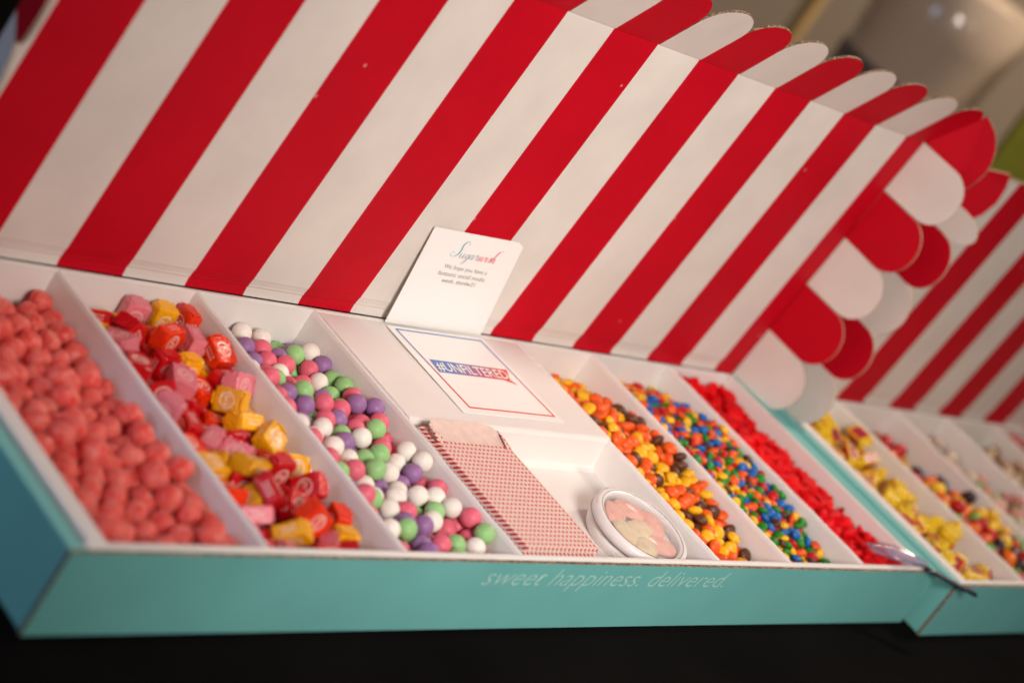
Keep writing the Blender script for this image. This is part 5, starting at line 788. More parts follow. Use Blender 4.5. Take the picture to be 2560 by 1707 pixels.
8836,1126,560,6,-63,-76,8,3,9010,1118,493,95,-18,-19,-5,5,9117,1134,510,88,0,-23,-39,1,9540,1127,506,14,20,95,14,0,8773,1245,571,9,16,10,-97,2,8907,1312,507,8,79,54,-24,3,
9003,1349,522,90,26,4,-32,5,9076,1332,480,68,30,-10,-64,2,9294,1367,520,91,-30,0,24,2,9638,1379,479,1,-17,-2,-97,0,9845,1377,464,81,-22,2,52,2,8939,1428,537,26,-22,-90,-22,4,
9044,1421,506,53,55,41,-47,4,9367,1476,466,48,-28,-10,-81,0,9462,1443,500,9,-82,-42,-35,4,8763,1624,554,97,-1,-3,-18,1,8853,1477,564,23,-41,-85,-20,2,9174,1638,549,88,-25,-13,-35,1,
9261,1572,570,19,-86,-35,27,1,9309,1552,499,95,3,-29,6,4,9455,1538,505,86,24,-18,38,0,9867,1617,583,25,11,92,-23,2,8722,1726,559,24,-66,69,-11,1,9034,1757,567,19,45,-85,16,1,
9135,1724,519,77,29,31,46,1,9231,1748,510,90,5,-3,-41,1,9471,1767,504,10,92,-20,-28,0,9640,1707,514,99,5,-7,1,3,9794,1676,552,78,-28,-25,48,1,9891,1722,584,78,12,3,-60,1,
8773,1837,621,49,7,18,-84,3,8812,1813,556,0,-6,98,-9,5,8990,1845,516,96,-7,9,21,3,9151,1855,520,95,-22,17,10,2,9319,1787,550,52,-4,-5,84,5,9467,1890,524,98,-3,4,16,5,
9556,1795,522,52,48,-3,-69,2,9685,1785,560,2,-96,21,-9,0,9792,1774,577,98,-7,-10,9,3,8882,1991,524,17,-31,-80,46,2,9283,1952,534,0,-22,-95,17,5,9391,1975,501,69,18,-1,69,4,
9852,1942,574,95,-20,15,7,4,9945,2019,517,70,0,5,69,2,8718,2059,562,36,84,-26,-27,3,8817,2069,526,87,26,19,34,5,8884,2136,500,85,-10,-47,14,3,9044,2120,514,20,9,-4,-96,5,
9250,2114,557,16,-3,-3,98,0,9362,2072,548,84,-1,18,-49,2,9454,2062,559,96,10,17,-16,0,9584,2044,566,0,94,-31,2,2,9740,1993,555,67,12,7,-71,1,9770,2128,532,91,-22,28,-17,3,
9943,2099,564,11,-74,65,-4,3,8724,2291,567,80,-31,7,-50,1,8828,2185,567,26,-94,10,16,4,8992,2229,509,80,4,-14,-57,3,9333,2337,549,2,-22,6,96,0,9480,2251,504,18,-79,40,-39,2,
9758,2239,518,95,-12,21,15,4,9847,2274,548,90,23,-10,32,1,9908,2206,569,53,10,0,83,3,8766,2482,528,34,-36,-30,80,1,8898,2346,538,87,0,-3,47,4,9021,2370,472,78,30,17,-50,2,
9089,2437,524,85,-36,-27,-24,2,9222,2339,540,97,15,9,2,2,9631,2399,499,97,11,3,14,3,9726,2335,541,98,-4,11,8,4,8727,2584,561,77,13,-23,56,3,8877,2577,502,22,-77,-57,-10,1,
8901,2468,498,92,15,-12,-30,0,9020,2511,503,6,42,-88,13,4,9214,2511,475,55,31,-9,-76,1,9343,2497,486,83,10,-20,-49,3,9584,2435,450,4,67,-72,-8,3,9755,2518,514,30,54,58,52,5,
9812,2485,454,5,-91,39,-4,2,8867,2627,444,0,-5,-9,-98,1,8971,2710,515,91,-3,-12,-37,0,9338,2592,457,33,2,-15,92,2,9494,2650,504,39,42,39,71,1,9723,2617,504,26,8,25,-92,0,
9852,2584,458,85,2,-33,38,1,8818,2781,500,89,-11,5,41,0,9021,2780,444,97,-9,10,-16,3,9338,2781,462,64,-26,49,52,1,9435,2738,446,6,-88,42,-17,3,9701,2723,505,97,9,-18,-3,0,
9920,2820,471,47,-9,57,-66,2,8910,2855,446,92,4,14,-34,3,9306,2851,413,91,23,15,-26,4,9750,2914,423,25,62,-72,10,2,9832,2866,393,98,-8,-4,-12,1,9944,2856,398,97,18,5,-9,3,
8862,3071,410,60,-42,0,-67,2,9122,3143,446,18,87,-31,-30,4,9385,3127,400,91,-22,6,-32,2,9660,2956,404,18,28,19,91,1,9773,157,393,90,-8,4,-40,4,8876,324,448,50,-33,60,51,0,
9163,304,402,32,-47,81,7,1,9229,371,393,97,9,-2,17,1,9438,302,396,75,11,9,63,3,9944,314,447,67,2,7,72,0,8727,427,452,5,31,93,-13,3,8844,545,479,23,6,-96,-5,0,
8987,503,452,49,-14,-17,-83,3,9489,652,442,75,5,0,65,3,8881,745,479,22,-52,81,8,2,8717,960,469,84,-34,37,-13,1,8899,918,507,76,33,54,0,1,8978,879,511,94,-10,-22,-20,4,
8758,954,531,93,-9,24,-21,4,8880,1037,540,71,-28,-9,-63,2,9786,1065,454,10,82,52,17,4,8725,1146,561,5,-15,-98,-4,5,8967,1132,542,94,-18,-22,-12,2,9063,1185,536,45,-27,5,84,3,
9673,1196,503,97,-12,-5,15,1,8996,1257,515,73,29,-11,59,3,9472,1348,468,44,-21,63,-59,0,9637,1296,526,95,2,17,21,5,9887,1262,581,3,-74,65,9,2,8724,1469,599,97,-14,4,16,3,
9314,1460,539,77,-6,7,-62,3,8724,1553,613,89,-37,23,8,4,9332,1542,582,91,-3,37,-8,1,9405,1490,545,53,40,-22,-70,1,8725,1740,632,8,88,44,-10,4,8960,1684,556,82,-41,-24,28,2,
9285,1659,517,70,-1,24,-66,0,8860,1900,572,71,-9,-2,-68,5,8932,1802,564,8,-96,14,-17,2,8717,1989,634,38,-35,84,-8,2,8885,2045,574,13,-8,-23,-95,0,8970,1931,546,9,98,-9,-10,5,
9053,1966,569,94,-3,12,27,1,9387,1944,561,96,8,3,-23,2,9945,1906,536,88,-4,3,-45,0,8756,2111,600,15,-24,-94,13,3,8963,2159,556,95,15,9,20,2,9523,2152,548,4,96,-21,-6,3,
9684,2087,579,98,14,7,1,3,9811,2177,564,94,-14,24,14,4,8746,2207,625,24,-4,-5,-96,3,8928,2256,562,71,18,-6,66,1,8818,2412,569,21,-22,15,-93,3,9007,2368,545,2,95,24,10,1,
8812,2624,544,79,-16,-57,-9,4,8926,2554,551,2,85,-45,-23,1,9136,2511,480,43,45,70,32,2,9578,2495,502,4,61,72,-28,1,8796,2723,564,20,-81,-51,13,2,8981,2607,508,73,32,13,-57,4,
9061,2683,498,90,1,-13,-40,0,9265,2605,508,90,18,7,-37,3,9591,2711,519,97,11,6,15,4,9745,2556,415,80,11,-53,-21,1,8979,2835,494,9,41,89,-2,4,9858,2871,460,9,-92,-26,23,4,
8813,2936,439,25,43,-27,-81,2,9839,2951,415,69,-61,33,14,4,8910,3103,451,38,24,-88,-9,4,9074,3074,443,7,-73,-44,50,4,9952,3061,414,17,82,-28,45,0,9256,155,393,58,7,5,-80,5,
9662,148,403,88,32,-10,29,0,8752,292,410,36,-73,49,28,0,9264,335,447,95,3,7,-26,4,9523,310,446,71,-16,-18,64,1,9074,268,397,1,-90,-37,-18,3,8709,529,475,70,-11,-58,38,1,
8942,593,474,93,23,3,-24,4,8795,686,519,79,-33,23,-44,2,8846,764,542,49,20,8,-83,3,8829,950,569,88,18,22,-36,1,8896,834,535,72,31,-36,49,0,8774,1036,567,98,-3,14,-5,0,
9858,1126,506,81,-46,-31,-12,3,8755,1113,616,13,15,-97,-3,0,8703,1267,614,68,-30,-55,36,1,8874,1288,576,68,-1,0,-72,3,8732,1366,573,58,5,31,74,1,8814,1568,608,15,92,7,-34,0,
8736,1646,614,4,27,94,-13,4,9259,1682,588,86,-4,-17,46,4,9781,2085,600,30,-79,-51,-1,0,8717,2397,596,15,-90,15,-35,1,8915,2435,570,97,-13,15,5,3,8712,2492,567,44,-5,88,12,3,
8837,2508,536,46,4,87,14,1,9813,2569,510,87,-8,-41,21,3,8870,2683,506,81,-6,-26,50,2,9802,2677,507,6,49,80,32,1,8724,2755,531,15,-97,16,-1,1,8840,2863,514,89,-37,-4,-22,4,
8922,2792,535,13,70,66,19,4,9823,2777,500,15,-25,-95,3,0,8937,2940,489,9,33,93,2,1,9056,2875,470,91,32,-21,-6,4,8719,2964,406,91,15,-35,7,0,8984,3038,463,10,12,86,-46,4,
9164,3021,452,95,9,-15,22,0,8774,3140,393,91,1,-9,38,1,
])
DATA['fish'] = (111, [
10622,1244,565,5,-49,-85,9,0,10853,2666,549,17,42,80,37,0,10703,719,578,66,-73,1,7,0,10593,1488,552,20,39,83,30,0,10948,1529,549,90,35,1,-21,0,11044,3037,581,78,11,-9,-60,0,
10974,2034,576,68,0,-7,-72,0,10902,2867,571,93,-2,-11,32,0,10729,2264,552,5,-16,-76,62,0,10867,932,524,16,94,-9,27,0,10912,2286,554,54,-14,-13,81,0,10369,3078,586,22,-87,-28,-30,0,
10474,875,560,10,-4,97,-15,0,10942,1750,539,29,71,62,-6,0,10800,1970,557,7,40,89,-15,0,10554,1030,559,76,-55,-13,28,0,10978,1266,543,9,-49,84,-13,0,10585,3059,587,9,-11,6,-98,0,
10685,598,540,16,74,59,-24,0,10864,1350,540,82,-13,-1,54,0,10449,1854,548,28,4,20,93,0,10446,2448,569,4,4,-21,-97,0,10738,292,555,55,72,7,-39,0,10868,1063,531,18,97,9,3,0,
10518,2250,546,16,-96,16,-6,0,11124,1412,532,67,21,25,66,0,10647,1946,531,82,38,-24,-33,0,10681,1772,514,53,28,-27,74,0,10599,301,536,56,71,6,-40,0,11029,668,562,83,48,25,4,0,
10825,2475,518,10,17,-20,-95,0,11097,814,502,88,5,41,17,0,10783,3105,536,39,-41,19,-79,0,10674,2394,520,68,51,2,-52,0,10758,1647,532,4,99,-4,1,0,10837,2122,520,8,96,-23,-7,0,
10740,2925,539,22,0,-17,-95,0,11010,2597,533,20,-51,80,-18,0,11024,2807,551,4,-47,85,-17,0,10609,788,527,27,-1,22,-93,0,10525,2693,544,21,-94,-12,18,0,10539,1674,511,70,54,-35,-29,0,
10210,497,603,55,-21,-5,79,0,10562,2848,512,59,-73,16,-26,0,10457,2560,528,52,-83,-12,-8,0,10920,3163,514,39,-42,-41,-69,0,10764,1176,484,35,61,24,-66,0,10506,1962,468,70,-18,-67,12,0,
11041,1131,490,2,19,42,-87,0,10808,1868,504,73,-26,0,-62,0,10853,633,535,88,-4,4,45,0,10676,2156,495,24,55,-79,-4,0,10461,1361,523,7,-52,84,4,0,10552,604,521,17,-85,-30,36,0,
11078,559,502,50,24,35,-74,0,10939,358,527,84,-49,11,15,0,10544,456,526,20,14,-54,-79,0,10358,1209,561,7,-16,-97,4,0,10341,2254,558,83,25,-11,-46,0,10874,182,562,76,-3,-58,-25,0,
10711,1494,518,27,-14,-4,94,0,11037,1615,526,13,-97,8,-10,0,10189,673,565,20,1,71,-66,0,10671,395,543,70,69,-7,12,0,10462,243,559,17,-13,3,97,0,10674,2613,499,65,-74,-1,5,0,
10543,2124,486,14,-28,-16,-93,0,10310,195,600,25,-2,17,94,0,10548,2984,512,12,21,23,93,0,10724,501,484,65,-39,-40,-51,0,10954,2997,505,87,4,5,-47,0,10340,2874,551,93,21,-3,27,0,
10933,1948,503,90,-17,-7,-38,0,10670,1038,494,66,-56,-3,48,0,11045,1022,496,80,-56,-10,-10,0,11064,2001,476,21,13,64,72,0,11060,930,492,80,-56,0,19,0,10588,1195,491,20,14,22,93,0,
10317,1436,559,59,0,-1,80,0,11074,1869,475,94,-12,-18,-24,0,10339,358,544,67,56,11,45,0,10735,3009,438,33,19,-48,78,0,10513,329,438,41,-80,25,33,0,11125,417,505,41,-71,-39,39,0,
10470,3142,547,92,29,7,-19,0,10241,3129,518,23,-57,46,63,0,10890,2850,478,95,3,2,-26,0,10674,2732,430,47,-76,-8,-43,0,11067,2411,481,88,36,-20,-19,0,10967,2372,504,24,25,89,24,0,
11075,2257,466,92,8,-32,16,0,10990,217,543,50,-67,-25,46,0,10268,2959,523,40,-50,-68,-34,0,10136,3175,534,44,-49,55,50,0,10418,2765,539,24,7,-94,-19,0,10173,2652,551,27,-21,80,-46,0,
10228,920,562,86,-46,3,-17,0,10780,2818,378,71,49,45,-21,0,11118,2681,450,54,58,-59,0,0,10944,301,431,76,-49,30,25,0,11106,228,575,16,-80,-54,13,0,11084,2532,457,87,19,-9,-42,0,
10639,2520,482,3,-11,73,-66,0,10818,808,494,2,-15,24,95,0,10140,1628,576,53,-21,-9,80,0,11131,2108,474,5,-77,-37,50,0,10339,2075,543,19,96,-7,-14,0,11107,2814,463,6,56,73,-35,0,
10380,1744,523,19,80,-56,-2,0,11118,3003,504,5,-70,70,6,0,10980,481,536,63,60,-45,-15,0,11090,3175,465,36,29,-61,63,0,10130,157,396,68,32,58,-27,0,10754,994,388,3,67,-72,10,0,
10310,1896,305,99,6,4,6,0,10491,1989,305,80,6,-6,-58,0,10390,3128,436,40,5,-46,77,0,10486,1205,395,18,95,-18,10,0,10339,526,360,20,45,-77,38,0,10140,1203,371,62,4,-2,77,0,
11072,1270,378,0,26,95,4,0,10390,1620,379,0,43,89,-3,0,10772,1872,398,46,47,-69,-28,0,10708,3147,473,7,-94,2,29,0,10893,178,414,16,-21,20,93,0,10364,595,416,82,-24,22,46,0,
10801,1534,371,10,-98,4,-1,0,10176,1879,381,31,-3,-4,94,0,10782,1696,377,11,95,24,5,0,10672,2525,343,68,3,-33,64,0,10112,2990,377,66,-33,65,-9,0,10667,388,420,46,-18,-11,85,0,
10520,604,412,33,-84,-36,20,0,10356,1989,370,1,-8,97,-16,0,11117,1874,392,70,-2,-9,-69,0,11107,2231,305,58,-6,-7,80,0,10105,564,472,67,16,70,12,0,10315,786,374,6,-89,-43,0,0,
10851,847,378,20,-6,-21,-94,0,10421,694,528,9,86,-44,-18,0,10456,1777,413,82,-2,22,-51,0,10883,1086,409,21,32,-88,25,0,11145,1521,413,51,-51,-55,40,0,10599,2066,375,9,-98,-4,4,0,
10397,2469,425,86,-21,-34,-28,0,10660,145,354,64,-71,-20,-16,0,10238,749,454,60,-2,-13,78,0,10790,1569,462,41,-9,1,90,0,10373,2272,387,64,6,2,75,0,10617,1819,367,97,-6,-4,-19,0,
10183,2324,386,22,3,15,-95,0,11117,2337,389,4,-70,70,-2,0,10688,2882,420,46,-83,-29,3,0,10485,463,368,40,75,-44,24,0,10837,569,440,75,-45,2,-46,0,10433,712,415,90,-26,17,28,0,
11071,912,383,90,-33,9,24,0,10161,1188,497,2,41,55,72,0,10687,907,467,20,85,31,36,0,10171,2038,392,34,-16,21,89,0,10615,1660,422,69,49,-31,-40,0,11032,1704,383,97,-7,2,-18,0,
10152,2784,492,52,-2,19,-82,0,10979,2726,396,41,50,-55,50,0,10172,2871,420,25,-22,-93,-7,0,10433,2763,416,9,-67,65,32,0,10835,433,363,20,-90,9,36,0,10380,1024,385,82,-12,-3,54,0,
10592,1095,377,1,-18,97,-10,0,10825,2498,409,38,28,-1,-87,0,10562,2699,408,30,53,56,54,0,10229,2995,427,68,35,34,-53,0,11076,3072,414,29,19,-44,82,0,10130,2997,548,22,-63,70,-21,0,
10591,3161,429,3,18,-45,86,0,10126,253,556,15,-67,64,-32,0,11116,370,380,6,-68,-71,-4,0,10652,594,408,71,-55,-17,37,0,11145,625,421,57,-37,-54,48,0,10919,960,411,90,-23,7,34,0,
10384,1328,412,93,-7,-21,27,0,10985,1542,441,3,-24,95,-14,0,10658,1982,424,28,13,36,-87,0,11071,1720,467,2,25,95,-10,0,10406,2202,464,1,-95,-26,4,0,10531,2246,382,56,-4,4,-81,0,
11085,2579,375,3,43,88,12,0,10412,2962,465,68,43,21,54,0,11108,230,471,7,59,-78,14,0,10393,471,491,45,-84,-25,10,0,10855,694,426,23,-5,-91,30,0,10105,975,435,40,-61,32,-58,0,
10376,838,463,26,45,-82,-17,0,10389,1562,496,34,-33,-74,46,0,10856,1241,379,98,-7,-6,-10,0,10296,1734,442,60,0,-4,-79,0,10889,1887,416,65,-13,-10,73,0,10199,2182,405,98,8,-5,-3,0,
11043,2116,390,88,-40,18,-13,0,10868,3094,407,61,37,55,40,0,10239,145,482,65,54,40,-33,0,10247,561,518,89,0,-24,-37,0,10233,971,424,78,-27,-17,-52,0,10183,1306,449,14,-25,-95,-1,0,
10701,1350,397,76,-23,-5,-59,0,10340,1941,466,22,0,32,-91,0,10511,1595,433,42,6,-87,19,0,10170,2494,547,0,38,-91,-3,0,10690,2271,381,62,5,-15,-75,0,10655,2437,405,98,-4,-15,-6,0,
10542,2910,396,3,32,-91,-23,0,10410,145,461,37,46,54,-59,0,10197,445,497,36,64,-63,21,0,10640,751,408,88,-44,8,-5,0,10990,718,466,77,4,3,62,0,10332,1028,469,49,-13,17,83,0,
10484,1056,461,6,-73,66,12,0,10133,1450,438,20,-66,-68,-21,0,11072,1228,460,27,-2,-21,93,0,10382,2074,428,28,95,-3,7,0,10135,2470,460,72,4,3,-68,0,10491,2593,437,80,18,12,-55,0,
10920,412,422,5,-18,34,-91,0,10159,1078,480,59,68,-39,-12,0,11088,1080,391,88,2,-10,-44,0,10311,1520,439,49,75,-43,-4,0,10903,1401,388,3,-97,-17,-5,0,10597,1843,454,9,19,-95,16,0,
11038,1383,462,96,13,7,-19,0,10192,2090,476,3,98,-13,5,0,10338,2616,430,24,80,36,40,0,10965,2496,380,0,44,89,4,0,10293,2762,468,70,-21,2,67,0,10173,306,462,23,90,29,16,0,
10586,220,401,3,-20,90,-35,0,10310,1082,543,22,96,0,-8,0,10600,1465,440,97,-15,11,11,0,10880,1264,466,1,-72,-67,11,0,10580,2313,462,79,-18,18,-54,0,10331,2325,481,25,18,8,-94,0,
10270,1371,486,13,84,40,-30,0,10569,1325,446,27,-89,-12,-31,0,10761,1377,467,19,54,-81,6,0,10193,1621,498,0,96,-22,11,0,10876,1697,459,95,4,8,-26,0,10172,1974,510,26,-89,-22,-27,0,
10816,2300,459,67,17,-14,-69,0,10898,2344,392,4,-99,0,-8,0,10232,2583,458,32,-27,-35,83,0,10867,2651,418,64,75,-8,0,0,10159,2798,586,46,5,11,-87,0,10559,193,505,14,25,95,0,0,
10190,807,540,10,16,96,15,0,10328,1203,475,19,10,-8,96,0,10970,2199,486,6,-89,36,-23,0,10523,863,474,86,5,3,49,0,10184,1852,488,87,41,-15,16,0,10176,2254,489,94,5,-7,-31,0,
10813,2089,428,0,2,11,-98,0,10241,2399,521,2,44,-56,69,0,10752,189,493,69,-18,48,49,0,10147,1417,551,15,-52,81,-17,0,10180,1765,513,87,40,-19,18,0,10133,2169,555,5,70,69,11,0,
])
DATA['wrap'] = (46, [
1281,418,464,70,-70,1,-1,0,1294,2283,557,54,82,-6,9,0,660,2369,495,2,97,0,21,0,424,2390,528,70,0,-70,0,0,1057,1337,436,48,18,55,64,0,1296,1435,468,67,11,51,-51,0,
1589,2677,622,62,14,-24,-72,0,676,703,528,70,5,-70,5,0,1088,2415,511,29,44,-51,-67,0,1380,697,383,17,29,5,-93,0,987,2718,611,12,27,11,94,0,556,609,592,10,-69,-10,-69,0,
1425,2789,412,32,90,-15,20,0,808,2356,423,13,79,56,16,0,1229,2120,430,37,-77,13,-49,0,1438,164,336,0,0,-70,70,0,767,1276,528,69,-9,69,9,0,1103,709,336,61,-61,-34,34,0,
563,1952,464,25,-25,-65,65,0,475,3030,601,69,13,-25,-66,0,824,2948,492,43,-64,-53,-31,0,475,1092,624,0,-70,70,0,0,846,766,499,79,10,20,-55,0,1087,945,464,34,34,-61,-61,0,
964,1183,516,64,-6,70,28,0,906,1997,464,33,33,62,62,0,676,1658,496,98,0,0,10,0,1632,2498,408,65,-25,-49,50,0,1584,1689,304,69,0,0,71,0,524,172,527,48,51,51,-48,0,
1632,1076,528,50,-49,-50,-49,0,1271,1694,464,63,63,31,31,0,789,461,432,98,0,0,15,0,1544,2017,336,64,-64,-28,28,0,745,1070,560,99,0,0,9,0,810,1890,464,30,-30,-63,63,0,
1634,413,412,62,-31,63,-32,0,1560,1898,490,98,9,10,1,0,1298,2431,434,6,-78,-56,-23,0,1099,2877,529,51,-81,21,-14,0,1377,962,464,9,-9,-69,69,0,523,2695,532,18,79,55,13,0,
1584,692,304,81,0,0,-56,0,1072,1662,464,43,-43,55,-55,0,530,3062,458,95,1,-27,0,0,1422,2134,424,58,-16,68,39,0,902,418,304,97,0,0,-22,0,1573,1240,400,70,-2,70,2,0,
887,1901,304,56,0,0,-82,0,1268,1889,304,77,0,0,-62,0,1140,2638,336,53,53,45,45,0,1412,2559,304,0,43,-89,0,0,802,1011,432,24,0,0,-96,0,1568,1405,336,70,-70,1,-1,0,
614,2029,304,32,0,0,-94,0,689,2657,432,81,0,0,56,0,642,3116,379,95,1,-27,2,0,997,3108,464,11,-11,-69,69,0,1260,3034,432,0,50,-86,0,0,1033,164,336,70,70,0,0,0,
1248,419,304,91,0,0,-38,0,1384,959,624,99,0,0,9,0,536,1381,412,26,-73,-42,-45,0,1563,1712,464,70,-70,-5,5,0,530,1655,336,44,44,-54,-54,0,1039,2109,416,37,29,82,31,0,
1517,2350,406,65,-26,-49,51,0,1074,292,512,28,-38,-51,70,0,1366,1170,520,34,-2,93,1,0,820,1559,624,96,0,0,25,0,1195,1701,624,90,0,0,41,0,744,2641,598,28,-14,-94,-6,0,
1423,3035,545,4,-90,34,23,0,435,442,589,0,-72,0,67,0,
])
